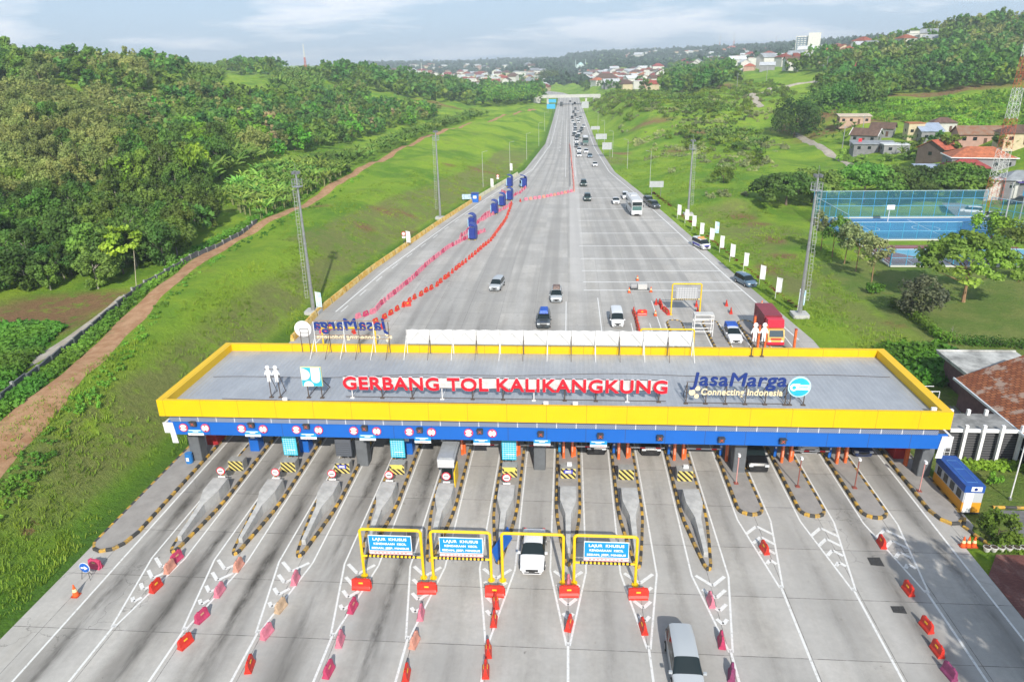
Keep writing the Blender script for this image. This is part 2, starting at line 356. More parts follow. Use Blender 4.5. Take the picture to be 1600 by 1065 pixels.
# poured slabs vary a little in tone
def cell(v,p,off): return g.m_('FLOOR',g.m_('DIVIDE',g.m_('SUBTRACT',v,off),p))
wn=g.nt.nodes.new('ShaderNodeTexWhiteNoise'); wn.noise_dimensions='2D'
cb=g.nt.nodes.new('ShaderNodeCombineXYZ'); g.nt.links.new(cell(g.x,4.93,.3),cb.inputs[0]); g.nt.links.new(cell(g.y,5.3,34.35),cb.inputs[1]); g.nt.links.new(cb.outputs[0],wn.inputs['Vector'])
base=g.mix(g.ramp(wn.outputs['Value'],0,1,.0,.36),base,(.30,.295,.285))
# expansion joints
def joint(v,p,off,wd):
    d=g.m_('ABSOLUTE',g.m_('SUBTRACT',g.m_('FRACT',g.m_('ADD',g.m_('DIVIDE',g.m_('SUBTRACT',v,off),p),.5)),.5))
    return g.m_('LESS_THAN',d,wd/p/2)
jn=g.noise(.9,5,.8,off=61)
near=g.ramp(g.y,60,170,.85,.16)
jt=g.m_('MULTIPLY',g.m_('MAXIMUM',joint(g.y,5.3,34.35,.055),joint(g.x,4.93,.3,.045)),g.m_('MULTIPLY',near,g.ramp(jn,.35,.6,.35,1.)))
# tyre rubber and oil: one dark band down every lane, strongest in the busy left lanes
fl=g.m_('ABSOLUTE',g.m_('SUBTRACT',g.m_('FRACT',g.m_('ADD',g.m_('DIVIDE',g.m_('SUBTRACT',g.x,-27.1+.25),4.95),.5)),.5))   # 0 at lane centre
wob=g.m_('MULTIPLY',g.m_('SUBTRACT',g.noise(.5,3,.5,off=12,stretch=(1,.08,1)),.5),.10)
band=g.ramp(g.m_('ADD',fl,wob),.0,.13,1,0)
bl=g.m_('MULTIPLY',band,g.ramp(g.noise(.5,5,.7,stretch=(1,.16,1),off=90),.36,.60))
left=g.ramp(g.x,-12,-7.5,1.25,.36)
left=g.m_('MULTIPLY',left,g.ramp(g.x,16,23,1,2.6))
yf=g.m_('MULTIPLY',g.ramp(g.y,18,34,.7,1),g.ramp(g.y,78,110,1,.0))
edge=g.m_('MULTIPLY',g.m_('GREATER_THAN',g.x,-33),g.m_('LESS_THAN',g.x,28.5))
bl=g.m_('MULTIPLY',g.m_('MULTIPLY',bl,left),g.m_('MULTIPLY',yf,edge))
soft=g.m_('MULTIPLY',g.ramp(fl,.05,.42,.62,0),g.m_('MULTIPLY',yf,g.m_('MULTIPLY',edge,g.m_('MULTIPLY',left,g.ramp(g.noise(.3,4,.6,stretch=(1,.2,1)),.3,.6)))))
base=g.mix(g.m_('MULTIPLY',soft,1.05,clamp=True),base,(.185,.175,.16))
base=g.mix(g.m_('MULTIPLY',bl,g.m_('MULTIPLY',g.ramp(g.noise(.35,6,.8,stretch=(1,.35,1),off=55),.36,.64,.25,1.),g.ramp(g.y,24,46,.62,.95)),clamp=True),base,(.075,.070,.062))
# behind the gate: worn wheel paths running along the carriageways, fanning with the plaza
fan=g.m_('DIVIDE',g.x,g.ramp(g.y,95,320,1.,.42))
wear=g.noise(.55,4,.7,stretch=(1,0,0),off=3)
cbf=g.nt.nodes.new('ShaderNodeCombineXYZ'); g.nt.links.new(fan,cbf.inputs[0]); g.nt.links.new(g.m_('MULTIPLY',g.y,.012),cbf.inputs[1])
wn2=g.nt.nodes.new('ShaderNodeTexNoise'); wn2.inputs['Scale'].default_value=.42; wn2.inputs['Detail'].default_value=3; g.nt.links.new(cbf.outputs[0],wn2.inputs['Vector'])
rear=g.ramp(g.y,72,95,0,1)
base=g.mix(g.m_('MULTIPLY',g.ramp(wn2.outputs[0],.44,.62,0,.62),rear),base,(.29,.28,.262))
stripe=g.m_('MULTIPLY',g.m_('LESS_THAN',g.m_('ABSOLUTE',g.m_('SUBTRACT',g.x,1.9)),1.3),g.ramp(g.y,95,125,0,.55))
base=g.mix(stripe,base,(.56,.545,.52))
spots=g.m_('MULTIPLY',g.ramp(g.noise(1.1,3,.5,off=300),.70,.76),g.ramp(g.noise(.12,3,.5,off=350),.45,.6,0,.7))
base=g.mix(g.m_('MULTIPLY',spots,g.ramp(g.y,120,160,1,.1)),base,(.13,.12,.11))
base=g.mix(jt,base,(.09,.085,.08))
# small cracks
vn=g.nt.nodes.new('ShaderNodeTexVoronoi'); vn.feature='DISTANCE_TO_EDGE'; vn.inputs['Scale'].default_value=.16
wp=g.nt.nodes.new('ShaderNodeVectorMath'); wp.operation='ADD'
nn=g.nt.nodes.new('ShaderNodeTexNoise'); nn.inputs['Scale'].default_value=.5; nn.inputs['Detail'].default_value=5; g.nt.links.new(g.pos,nn.inputs['Vector'])
nsc=g.nt.nodes.new('ShaderNodeVectorMath'); nsc.operation='SCALE'; nsc.inputs['Scale'].default_value=3.; g.nt.links.new(nn.outputs['Color'],nsc.inputs[0])
g.nt.links.new(g.pos,wp.inputs[0]); g.nt.links.new(nsc.outputs[0],wp.inputs[1]); g.nt.links.new(wp.outputs[0],vn.inputs['Vector'])
ck=g.m_('MULTIPLY',g.ramp(vn.outputs['Distance'],0,.006,1,0),g.m_('MULTIPLY',g.ramp(g.noise(.07,3,.5,off=200),.56,.6),g.ramp(g.y,110,140,.55,0)))
base=g.mix(ck,base,(.12,.115,.105))
conc_mat=g.done(base,.82,g.noise(14,3,.7),.15,.02)
ys=sorted(set(list(np.arange(-80,320,4.))+list(np.arange(320,1001,20.))+YL+YR))
V=[];F=[]
for y in ys:
    a=np.interp(y,YL,XL); b=np.interp(y,YR,XR); V+= [(a,y,0),(a*.5+b*.5,y,0),(b,y,0)]
for i in range(len(ys)-1):
    for k in (0,1): F.append((3*i+k,3*i+k+1,3*i+k+4,3*i+k+3))
struct(npmesh('road',np.array(V),np.array(F),conc_mat))
# road markings: one sheet of thin paint
g=ND('road_paint'); 
pw=g.mix(g.ramp(g.noise(3.5,6,.8),.32,.5,1,0),(.74,.74,.72),(.48,.47,.45)); paint_mat=g.done(pw,.6)
mk=MB()
def line(a,b,wd,z=.006,mb=mk):
    a=np.array(a[:2],float); b=np.array(b[:2],float); d=b-a; L=np.hypot(*d); 
    if L<1e-6: return
    n=np.array([-d[1],d[0]])/L*wd/2
    mb.add([(*(a+n),z),(*(a-n),z),(*(b-n),z),(*(b+n),z)],[(0,1,2,3)])
def gore(cx,yh,y1,hw,n,down=True):
    # two edge lines meet at y1, with arrow-shaped bars between
    for s in (-1,1):
        line((cx+s*hw,yh-3 if False else yh),(cx+s*.10,y1),.14)
    for k in range(n):
        t=(k+.7)/(n+.8); y=yh+(y1-yh)*t; h=hw*(1-t)-.12
        if h<.18: continue
        for s in (-1,1):
            if down: line((cx+s*h,y+h*.85),(cx+s*.02,y-.15),.26,.007)
            else: line((cx+s*h,y-h*.85),(cx+s*.02,y+.15),.26,.007)
for i,x in enumerate(IX):
    A=i<9
    ye=41.6 if A else 48.4; y1=34.6 if A else 40.6
    for s in (-1,1): line((x+s*1.28,ye),(x+s*1.28,94 if not A or i==8 else 81),.13)
    gore(x,ye,y1,1.28,5,A)
    line((x,y1+.3),(x,12 if not A else (12 if i in (0,1,3,5,6,7,8) else 22)),.16)
line((-33.0,28),(-33.0,94),.15); line((-33.0,28),(-33.0,8),.15)
line((28.55,8),(28.55,94),.15)
# rear plaza
for py,x0,x1 in [(277,897,966),(291,899,984),(306,900,1006),(323,902,1035),(341,904,1062),(361,906,1082),(381,905,1106),(401,907,1126),(420,909,1145),(438,911,1163),(451,912,1178)]:
    a=at(x0,py); b=at(x1,py+3); line((a[0],b[1]),(min(b[0],np.interp(b[1],YR,XR)-1.9),b[1]),.32)
def follow(tab,xs,off,y0,y1,wd,dash=None):
    y=y0
    while y<y1:
        st=3. if dash is None else dash[0]; ye=min(y1,y+st)
        line((np.interp(y,tab,xs)+off,y),(np.interp(ye,tab,xs)+off,ye),wd); y=ye+(0 if dash is None else dash[1])
follow(YR,XR,-1.8,88,760,.22); follow(YL,XL,2.6,98,760,.22,None)
follow(YL,XL,3.4,98,200,.16,(3,5))
for X in (-3.2,5.6): 
    y=300
    while y<760: line((X,y),(X,y+5),.2); y+=13
line((-.6,230),(-.6,760),.16); line((2.6,230),(2.6,760),.16)
for px,y0,y1 in [(942,530,478),(884,530,484),(1018,470,530)]:
    a=at(px,y0); b=at(px,y1); line((a[0],a[1]),(a[0],b[1]+4),.14)
struct(mk.build('road_markings',paint_mat))
# dark asphalt patches
pm=MB(); 
for px,py,a,b in [(1368,877,.48,.5),(1404,952,.45,.35)]:
    p=at(px,py); pm.add([(p[0]-a,p[1]-b*.8,.009),(p[0]+a*.9,p[1]-b,.009),(p[0]+a,p[1]+b,.009),(p[0]-a*.9,p[1]+b*.9,.009)],[(0,1,2,3)])
struct(pm.build('asphalt_patches',mat('asphalt_patch',(.045,.045,.045),.9,noise=(9,.5))))
# brick paving, lower right
g=ND('brick_paving'); bt=g.nt.nodes.new('ShaderNodeTexBrick'); bt.inputs['Scale'].default_value=2.2; bt.inputs['Color1'].default_value=(.14,.048,.042,1); bt.inputs['Color2'].default_value=(.20,.075,.062,1); bt.inputs['Mortar'].default_value=(.10,.055,.05,1); bt.inputs['Mortar Size'].default_value=.03
g.nt.links.new(g.pos,bt.inputs['Vector'])
bc=g.mix(g.ramp(g.noise(.8,6,.8,stretch=(1,.35,1)),.45,.7,0,.45),bt.outputs['Color'],(.34,.22,.19)); brick_mat=g.done(bc,.85)
b=MB(); b.add([(29.6,-40,.015),(70,-40,.015),(70,45.0,.015),(31.4,45.0,.015),(29.6,42.6,.015)],[(0,1,2,3,4)]); struct(b.build('brick_paving',brick_mat))
# side road behind the flower bed
asph=mat('side_asphalt',(.16,.16,.16),.9,noise=(1.5,.35)); 
a=T(1530,812); b=MB(); b.add([(34.0,47.2,.05),(60,47.2,.05),(60,50.6,.05),(34.6,50.6,.05)],[(0,1,2,3)]); struct(b.build('side_road',asph))
# dirt paths
def strip(name,pts,wds,m,lift=.10,sub=3.):
    P=[]; 
    for k in range(len(pts)-1):
        a=np.array(pts[k][:2]); b_=np.array(pts[k+1][:2]); n=max(1,int(np.hypot(*(b_-a))/sub))
        for i in range(n): t=i/n; P.append((*(a+(b_-a)*t),wds[k]+(wds[k+1]-wds[k])*t))
    P.append((*pts[-1][:2],wds[-1])); P=np.array(P)
    for _ in range(3): P[1:-1,:2]=(P[:-2,:2]+P[1:-1,:2]*2+P[2:,:2])/4
    V=[];F=[];K=7
    for i in range(len(P)):
        d=P[min(i+1,len(P)-1),:2]-P[max(i-1,0),:2]; d=d/np.hypot(*d); nrm=np.array([-d[1],d[0]])
        wv=P[i,2]*(1+.12*math.sin(i*1.7)+.08*math.sin(i*.63))
        for k in range(K):
            q=P[i,:2]+nrm*wv*(k/(K-1)-.5); z=hz(*q)+(lift if 0<k<K-1 else -.12); V.append((q[0],q[1],z))
    for i in range(len(P)-1):
        for k in range(K-1): a=i*K+k; F.append((a,a+1,a+K+1,a+K))
    return struct(npmesh(name,np.array(V),np.array(F),m,smooth=True))
g=ND('laterite_track'); c=g.mix(g.ramp(g.noise(.7,6,.75),.35,.65),(.34,.18,.09),(.47,.285,.16))
c=g.mix(g.ramp(g.noise(.35,5,.8,off=40),.55,.66,0,.6),c,(.20,.18,.06)); dirt_mat=g.done(c,.95,g.noise(3,5,.8),.6,.1)
pth=[at(*p) for p in PATHPX]; strip('dirt_path',pth,[4.3,4.3,4.1,3.7,3.2,2.7,2.4,2.6,2.6,2.6,2.6,2.2],dirt_mat,.16)
g=ND('pale_track'); c=g.mix(g.ramp(g.noise(.5,6,.75),.35,.65),(.36,.31,.24),(.47,.43,.36)); pale_mat=g.done(c,.9)
strip('footpath',[at(-80,660,5.8),at(0,600,5.8),at(80,540,5.8),at(155,488,5.8),at(190,462,5.8)],[2,2,1.8,1.6,1.2],pale_mat,.14)
vr=[T(*p) for p in [(1345,272),(1315,250),(1285,232),(1258,218),(1242,208)]]; strip('village_road',vr,[3.2]*5,pale_mat,.18)
vr=[T(*p) for p in [(1190,168),(1180,157),(1172,148),(1200,138),(1260,128),(1330,124)]]; strip('hill_road',vr,[3.5,4.5,4.5,4.5,4.5,4.5],pale_mat,.25,5)
# ---------------------------------------------------------------- shared paints
YEL=mat('yellow_paint',(.86,.56,.012),.45,noise=(.8,.12)); BLU=mat('blue_paint',(.012,.13,.52),.4,noise=(.8,.12)); WHT=mat('white_paint',(.78,.78,.77),.5,noise=(3,.10)); WHT2=mat('white_bright',(.85,.85,.85),.45)
GRY=mat('grey_concrete',(.42,.42,.41),.85,noise=(1.4,.22),bump=(20,.2)); DGR=mat('dark_grey',(.06,.065,.07),.6,noise=(2,.3)); BLK=mat('black_paint',(.018,.018,.018),.55); STL=mat('galvanised_steel',(.46,.47,.48),.42,metal=.7,noise=(3,.2))
RED=mat('sign_red',(.74,.012,.03),.45); ORG=mat('orange_panel',(.80,.155,.035),.45,noise=(2,.2)); NAVY=mat('navy_lettering',(.010,.035,.20),.45); CREAM=mat('cream_lettering',(.80,.68,.45),.5)
RUST=mat('rusty_steel',(.10,.075,.06),.8); GLS=mat('window_glass',(.012,.02,.022),.12,spec=.45); CYAN=mat('board_blue',(.02,.30,.62),.4,noise=(1.2,.12)); CYAN2=mat('board_cyan',(.03,.48,.66),.45,noise=(1.2,.15)); TEAL=mat('teal',(.02,.40,.55),.45)
KY=mat('kerb_yellow',(.56,.32,.03),.75,noise=(2.2,.6,(.20,.15,.08))); KB=mat('kerb_black',(.030,.030,.030),.75,noise=(3,.4,(.07,.068,.062)))
def text_mb(s,size,depth=.06,bold=.0,width=None,spacing=1.,shear=0,align='LEFT'):
    c=bpy.data.curves.new('lettering','FONT'); c.body=s; c.size=size; c.extrude=depth/2; c.offset=bold; c.space_character=spacing; c.shear=shear; c.align_x=align; c.resolution_u=4
    o=bpy.data.objects.new('t',c); COL.objects.link(o); dg=bpy.context.evaluated_depsgraph_get(); me=bpy.data.meshes.new_from_object(o.evaluated_get(dg))
    bpy.data.objects.remove(o); bpy.data.curves.remove(c)
    if width:
        xs=[v.co.x for v in me.vertices]; k=width/(max(xs)-min(xs)); x0=min(xs)
        for v in me.vertices: v.co.x=(v.co.x-x0)*k
    return me
def layered(me,shifts):
    V=np.array([v.co[:] for v in me.vertices]); P=[tuple(p.vertices) for p in me.polygons]; n=len(V); vs=[];fs=[]
    for k,(dx,dz) in enumerate(shifts): vs+=[(x+dx,y+dz,z+.004*k) for x,y,z in V]; fs+=[tuple(i+n*k for i in p) for p in P]
    m2=bpy.data.meshes.new('lettering'); m2.from_pydata(vs,[],fs); return m2
def text_obj(name,s,m,parent,loc,size,depth=.06,bold=0,width=None,spacing=1.,shear=0,back=False,align='LEFT'):
    me=text_mb(s,size,depth,bold,width,spacing,shear,align)
    if name=='letters' and s.startswith('Jasa'): me=layered(me,((0,0),(.07,0),(.035,.03),(.035,-.03)))
    me.name=name; me.materials.clear(); me.materials.append(m)
    # stand the lettering up: text x -> x, text y -> z ; facing -y (or +y when back)
    me.transform(Matrix.Rotation(R_(90),4,'X'))
    if back: me.transform(Matrix.Rotation(R_(180),4,'Z'))
    me.transform(Matrix.Translation(loc)); o=bpy.data.objects.new(name,me); COL.objects.link(o); o.parent=parent; return o
# ---------------------------------------------------------------- toll gate canopy
CXW=(-34.9,30.45); CY0,CY1=52.3,65.7; ZT=7.8; OX,OY=-2.2,59.
def seam_mat(name,col,period,off,dark=.55,rough=.45):
    g=ND(name); d=g.m_('ABSOLUTE',g.m_('SUBTRACT',g.m_('FRACT',g.m_('DIVIDE',g.m_('SUBTRACT',g.x,off),period)),.5))
    c=g.mix(g.ramp(g.noise(.5,4,.6),.3,.7,.0,.18),col,tuple(x*.72 for x in col))
    c=g.mix(g.ramp(g.noise(1.6,5,.8,stretch=(1.5,1.5,.12)),.58,.78,.0,.30),c,tuple(x*.5 for x in col))
    c=g.mix(g.m_('MULTIPLY',g.m_('LESS_THAN',d,.012/period*1.6),dark),c,(.05,.04,.03)); m=g.done(c,rough); g.b.inputs['Specular IOR Level'].default_value=.4; return m
YF=seam_mat('yellow_cladding',(.80,.50,.004),3.28,.1); BF=seam_mat('blue_cladding',(.010,.125,.50),3.28,.1,.7)
g=ND('roof_sheeting'); wv=g.m_('SINE',g.m_('MULTIPLY',g.x,2*math.pi/.42))
dirt=g.noise(.35,6,.75,stretch=(1,.5,1)); c=g.mix(g.ramp(dirt,.35,.68),(.35,.372,.405),(.43,.455,.485))
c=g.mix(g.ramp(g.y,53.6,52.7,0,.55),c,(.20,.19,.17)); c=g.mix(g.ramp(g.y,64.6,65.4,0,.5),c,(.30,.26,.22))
c=g.mix(g.m_('MULTIPLY',g.m_('GREATER_THAN',wv,.86),.09),c,(.16,.17,.19))
c=g.mix(g.ramp(g.noise(2.3,6,.85),.62,.72,0,.4),c,(.20,.18,.16))
sheet=g.done(c,g.ramp(g.noise(.22,4,.6,off=20),.4,.6,.34,.55),wv,.22,.05); g.b.inputs['Metallic'].default_value=.15
g=ND('perforated_sheet'); a=g.m_('MULTIPLY',g.m_('SINE',g.m_('MULTIPLY',g.x,42)),g.m_('SINE',g.m_('MULTIPLY',g.z,42)))
d=g.m_('ABSOLUTE',g.m_('SUBTRACT',g.m_('FRACT',g.m_('DIVIDE',g.m_('SUBTRACT',g.x,.1),1.64)),.5))
c=g.mix(g.ramp(a,-.1,.3),(.10,.135,.22),(.30,.34,.44)); c=g.mix(g.m_('LESS_THAN',d,.02),c,(.62,.64,.66)); perf=g.done(c,.6)
cn=thing('toll_gate_canopy','long toll gate canopy with yellow parapet, blue fascia and grey sheet roof','toll canopy',(OX,OY,0))
def L(x,y,z=0): return (x-OX,y-OY,z)
def cbox(mb,x0,x1,y0,y1,z0,z1,mi=None): mb.box(((x0+x1)/2-OX,(y0+y1)/2-OY,(z0+z1)/2),(x1-x0,y1-y0,z1-z0),mi=mi)
b=MB(); cbox(b,CXW[0]+.1,CXW[1]-.1,CY0+.2,CY1-.2,6.75,7.08); b.build('roof',sheet,cn)
b=MB(); cbox(b,CXW[0],CXW[1],CY0,CY0+.28,6.28,ZT); cbox(b,CXW[0],CXW[1],CY1-.45,CY1,6.28,ZT); cbox(b,CXW[0],CXW[0]+.75,CY0+.28,CY1-.45,6.28,ZT); cbox(b,CXW[1]-.75,CXW[1],CY0+.28,CY1-.45,6.28,ZT); b.build('parapet',YF,cn)
b=MB(); cbox(b,CXW[0]+.5,CXW[1]-.5,CY0+.62,CY0+.68,5.45,6.3); cbox(b,CXW[0]+.5,CXW[1]-.5,CY1-.7,CY1-.62,5.15,6.3); b.build('perforated_band',perf,cn)
b=MB(); cbox(b,CXW[0]+.2,CXW[1]+.35,CY0+.72,CY0+.86,4.12,5.45); cbox(b,CXW[0]+.2,CXW[1]+.35,CY1-.9,CY1-.76,4.12,5.2); b.build('blue_fascia',BF,cn)
b=MB(); cbox(b,CXW[0]+.4,CXW[1]-.2,CY0+1.1,CY1-1.1,4.75,6.6); b.build('ceiling_box',mat('soffit_grey',(.20,.21,.23),.8),cn)
for s,x in ((1,CXW[0]-.15),(-1,CXW[1]+.65)):
    b=MB(); P=[(x-.15*s,5.3),(x+.75*s,5.3),(x+.95*s,3.3),(x+.42*s,3.3),(x+.38*s,4.3),(x-.1*s,4.3)]; 
    if s<0: P=P[::-1]
    b.frontprism([(p[0]-OX,p[1]) for p in P],CY0+.64-OY,CY0+.71-OY); b.frontprism([(p[0]-OX,p[1]) for p in P],CY1-.74-OY,CY1-.69-OY)
    cbox(b,min(x-.1*s,x+.1*s),max(x-.1*s,x+.1*s),CY0+.72,CY1-.76,4.3,5.25)
    b.build('end_bracket',WHT,cn)
for x in (-34.1,-18.4,-2.25,15.2,30.75):
    for y in (55.7,62.6):
        b=MB(); b.box(L(x,y,2.38),(1.05,1.15,4.76),bev=.06); b.build('column',mat('column_grey',(.13,.14,.15),.7,noise=(1.2,.2)),cn)
# clutter on the roof: cables, small boxes
cb=thing('roof_cable','thin dark cable lying across the grey canopy roof','cable',(0,59,7.1)); b=MB()
pts=[(x,1.2-.02*abs(x+2)+.25*math.sin(x*.35)+(.035*x),.06) for x in np.linspace(-33,29,48)]; b.path(pts,.022,4); b.path([(-30,-4.9,.05),(-24,-5.1,.05),(-12,-5.0,.05),(3,-5.2,.05),(12,-5.1,.05),(19,-5.2,.05)],.028,4); b.build('cable',RUST,cb)
# ---------------------------------------------------------------- signs on the roof
RZ=7.08
def props(mb,x,y,h,back=2.0,front=True,r=.045):
    """upright post with a diagonal brace behind"""
    mb.tube((x,y,0),(x,y,h),r,n=5); mb.tube((x,y+back,0),(x,y+.05,h*.92),r*.7,n=4); mb.box((x,y,.04),(.35,.22,.08)); mb.tube((x,y,.15),(x,y+back,.1),r*.6,n=4)
y0=54.5
s=thing('roof_sign','big red capital letters naming the toll gate, standing on the canopy roof','roof sign',(0,y0,RZ))
p0=atY(537,604,y0); p1=atY(1042,616,y0); zb=(p0[2]+p1[2])/2-RZ; zt=(atY(537,585,y0)[2]+atY(1042,597,y0)[2])/2-RZ; H_=zt-zb
text_obj('letters','GERBANG TOL KALIKANGKUNG',RED,s,(p0[0],-.08,zb),H_/.70,.14,.020*H_/.7,p1[0]-p0[0],1.08)
text_obj('letter_edges','GERBANG TOL KALIKANGKUNG',WHT2,s,(p0[0]-.03,.06,zb-.02),H_/.70*1.01,.10,  .030*H_/.7,p1[0]-p0[0]+.06,1.08)
b=MB(); 
g_=mat('pale_backing',(.60,.61,.60),.6,noise=(2,.2)); b.box(((p0[0]+p1[0])/2,.18,zb+H_*.48),(p1[0]-p0[0]+.1,.03,H_*.78)); b.build('backing_panel',g_,s)
for k in range(11):
    b=MB(); props(b,p0[0]+.6+k*(p1[0]-p0[0]-1.2)/10,.28,zb+H_*.9,2.2,r=.05); b.build('support',RUST if k%3 else WHT,s)
b=MB(); b.tube((p0[0],.25,zb+.05),(p1[0],.25,zb+.05),.03,n=4); b.tube((p0[0],.25,zt-.1),(p1[0],.25,zt-.1),.03,n=4); b.tube((p0[0],.28,.12),(p1[0],.28,.12),.03,n=4); b.build('rail',RUST,s)
# operator lettering, front right
s=thing('roof_sign','dark blue lettering over a cream text line, right front of the canopy roof','roof sign',(0,y0,RZ))
a=atY(1078,601,y0); e=atY(1227,603,y0); zt_=atY(1085,581,y0)[2]-RZ; zb_=(a[2]+e[2])/2-RZ
text_obj('letters','JasaMarga',NAVY,s,(a[0],-.06,zb_),(zt_-zb_)/.70,.12,0,e[0]-a[0],1.05,.12)
a2=atY(1095,615,y0); e2=atY(1222,617,y0); zz_=(a2[2]+e2[2])/2-RZ
text_obj('tagline','Connecting Indonesia',CREAM,s,(a2[0],-.06,zz_-.03),.80,.1,.012,e2[0]-a2[0],1.04,.08)
for px,py,r in ((1081,612,.27),(1090,606,.21),(1088,618,.20)):
    q=atY(px,py,y0); b=MB(); b.disc((q[0],-.06,q[2]-RZ),r,.08); b.build('dot',CREAM,s)
for k in range(6):
    b=MB(); props(b,a[0]-.2+k*1.62,.1,1.95,1.6); b.build('support',RUST,s)
b=MB(); b.tube((a[0]-.3,.05,2.05),(e[0]+.1,.05,2.05),.028,n=4); b.tube((a[0]-.3,.05,zz_+.1),(e[0]+.1,.05,zz_+.1),.028,n=4); b.tube((a[0]-.3,.1,.12),(e[0]+.1,.1,.12),.03,n=4); b.build('rail',RUST,s)
# round emblem
q=atY(1249,604,y0); s=thing('round_emblem_sign','round turquoise emblem board with a white looped bar, right of the blue roof lettering','roof sign',(q[0],y0,RZ)); zc=q[2]-RZ
b=MB(); b.disc((0,0,zc),.92,.10,n=36); b.build('rim',mat('pale_rim',(.52,.74,.80),.4),s); b=MB(); b.disc((0,-.07,zc),.80,.08,n=36); b.build('disc',CYAN2,s)
b=MB(); b.box((.13,-.13,zc+.0),(1.25,.05,.44),bev=.0); b.disc((-.48,-.135,zc),.32,.05,n=24); b.box((-.18,-.13,zc+.25),(.34,.05,.14)); b.build('emblem',WHT2,s)
b=MB(); b.disc((-.46,-.18,zc),.15,.04,n=20); b.box((.28,-.175,zc+.08),(.72,.03,.05)); b.box((.28,-.175,zc-.07),(.72,.03,.05)); b.build('emblem_lines',CYAN2,s)
for dx in (-.55,.55): b=MB(); props(b,dx,.12,zc,1.5); b.build('support',RUST,s)
# square emblem board
q=atY(487,588,y0); s=thing('square_emblem_board','square cream and turquoise board with rounded white shapes, left of the red roof letters','roof sign',(q[0],y0,RZ)); zc=q[2]-RZ; hw=.90
b=MB(); b.box((0,0,zc),(hw*2,.16,hw*2)); b.build('board',mat('board_yellow',(.80,.74,.36),.5),s)
b=MB(); b.box((.0,-.09,zc),(hw*1.94,.03,hw*1.94)); b.build('face',mat('board_teal',(.03,.42,.55),.5),s)
b=MB(); 
def arcpoly(cx_,cz_,r,a0,a1,n=12): return [(cx_+r*math.cos(R_(a0+(a1-a0)*i/n)),cz_+r*math.sin(R_(a0+(a1-a0)*i/n))) for i in range(n+1)]
b.frontprism(([(-.87,zc+.87)]+[(-.87,zc-.27)]+arcpoly(-.60,zc+.22,.50,-90,70)+[(-.6,zc+.78)])[::1],-.135,-.105)
b.frontprism([(-.0,zc+.87),(-.0,zc+.0)]+arcpoly(.38,zc-.15,.40,180,360)+[(.80,zc+.0),(.80,zc+.87)],-.135,-.105)
b.frontprism([(-.72,zc-.86)]+arcpoly(-.30,zc-.82,.44,180,0)[0:]+[(.14,zc-.86)],-.135,-.105); b.build('emblem',mat('off_white',(.74,.76,.70),.5),s)
for dx in (-.55,.65): b=MB(); props(b,dx,.14,zc,2.2,r=.05); b.build('support',RUST,s)
# pairs of white helmeted cut-out figures
def figure_pair(px,py,Y,base,label,size):
    q=atY(px,py,Y); s=thing('cutout_figures',label,'cutout figures',(q[0],Y,base)); zc=q[2]-base
    for k,dx in enumerate((-.42,.42)):
        b=MB(); k_=size
        P=[(-.16,-.95),(-.05,-.95),(-.02,-.35),(.03,-.35),(.06,-.95),(.17,-.95),(.17,-.2),(.2,.05),(.36,-.12),(.40,.0),(.24,.42),(.10,.5),(.10,.56),(.18,.66),(.22,.80),(.14,.97),(0,1.03),(-.14,.97),(-.22,.80),(-.18,.66),(-.10,.56),(-.10,.5),(-.24,.42),(-.40,.0),(-.36,-.12),(-.2,.05),(-.17,-.2)]
        b.frontprism([(dx*k_+p[0]*k_,zc+p[1]*k_*.95) for p in P],-.04,.04); b.build('figure',WHT2,s)
    b=MB(); b.tube((-.8*size,.06,zc+.5*size),(.8*size,.06,zc+.5*size),.03,n=4); b.tube((-.8*size,.06,zc-.3*size),(.8*size,.06,zc-.3*size),.03,n=4)
    for dx in (-.5,.5): props(b,dx*size,.1,zc+.5*size,1.3)
    b.build('frame',RUST,s); return s
figure_pair(425,584,y0,RZ,'pair of white helmeted figure cut-outs on thin posts, left front of the canopy roof',.82)
figure_pair(1187,519,65.0,RZ,'pair of white helmeted figure cut-outs at the rear right edge of the canopy roof',1.0)
# flood lamps on the roof edge
for i,(px,py) in enumerate(((444,615),(853,626),(899,626),(1459,640))):
    q=atY(px,py,53.3); s=thing('roof_flood_lamp',['small white flood lamp left of the square board','white flood lamp box under the middle red letters','narrow white flood lamp beside the middle lamp box','white flood lamp at the right end of the roof'][i],'flood lamp',(q[0],53.3,RZ),group='flood lamps on the canopy roof')
    b=MB(); b.box((0,0,.45),(.42,.22,.36),bev=.04); b.build('housing',WHT2,s); b=MB(); b.box((0,0,.14),(.12,.12,.28)); b.build('bracket',DGR,s)
# rear signs, seen from behind
yr=65.2
s=thing('rear_roof_sign','long white board with scaffold braces, rear edge of the canopy roof','roof sign',(0,yr,RZ))
xa,xb=atY(635,520,yr)[0],atY(1083,520,yr)[0]; z0=(atY(860,538,yr)[2])-RZ; z1=atY(860,517,yr)[2]-RZ
P=[(xa,z0)]+[(xb,z0)]+[(xb-(xb-xa)*i/46,z1+(.07 if i%2 else 0)) for i in range(47)]
b=MB(); b.frontprism(P,.0,.06); b.build('panel',mat('aged_white_sheet',(.66,.66,.64),.6,noise=(1.5,.18)),s)
b=MB(); n=12
for k in range(n+1):
    x=xa+(xb-xa)*k/n; b.box((x,-.05,(z0+z1)/2),(.06,.06,z1-z0+.2))
    if k<n: xm=x+(xb-xa)/n/2; b.tube((x+.2,-.06,z0+.1),(xm,-.06,z1-.25),.022,n=4); b.tube((xm,-.06,z1-.25),(x+(xb-xa)/n-.2,-.06,z0+.1),.022,n=4)
b.tube((xa,-.06,z0),(xb,-.06,z0),.035,n=4); b.build('brace',mat('pale_steel',(.45,.45,.45),.5),s)
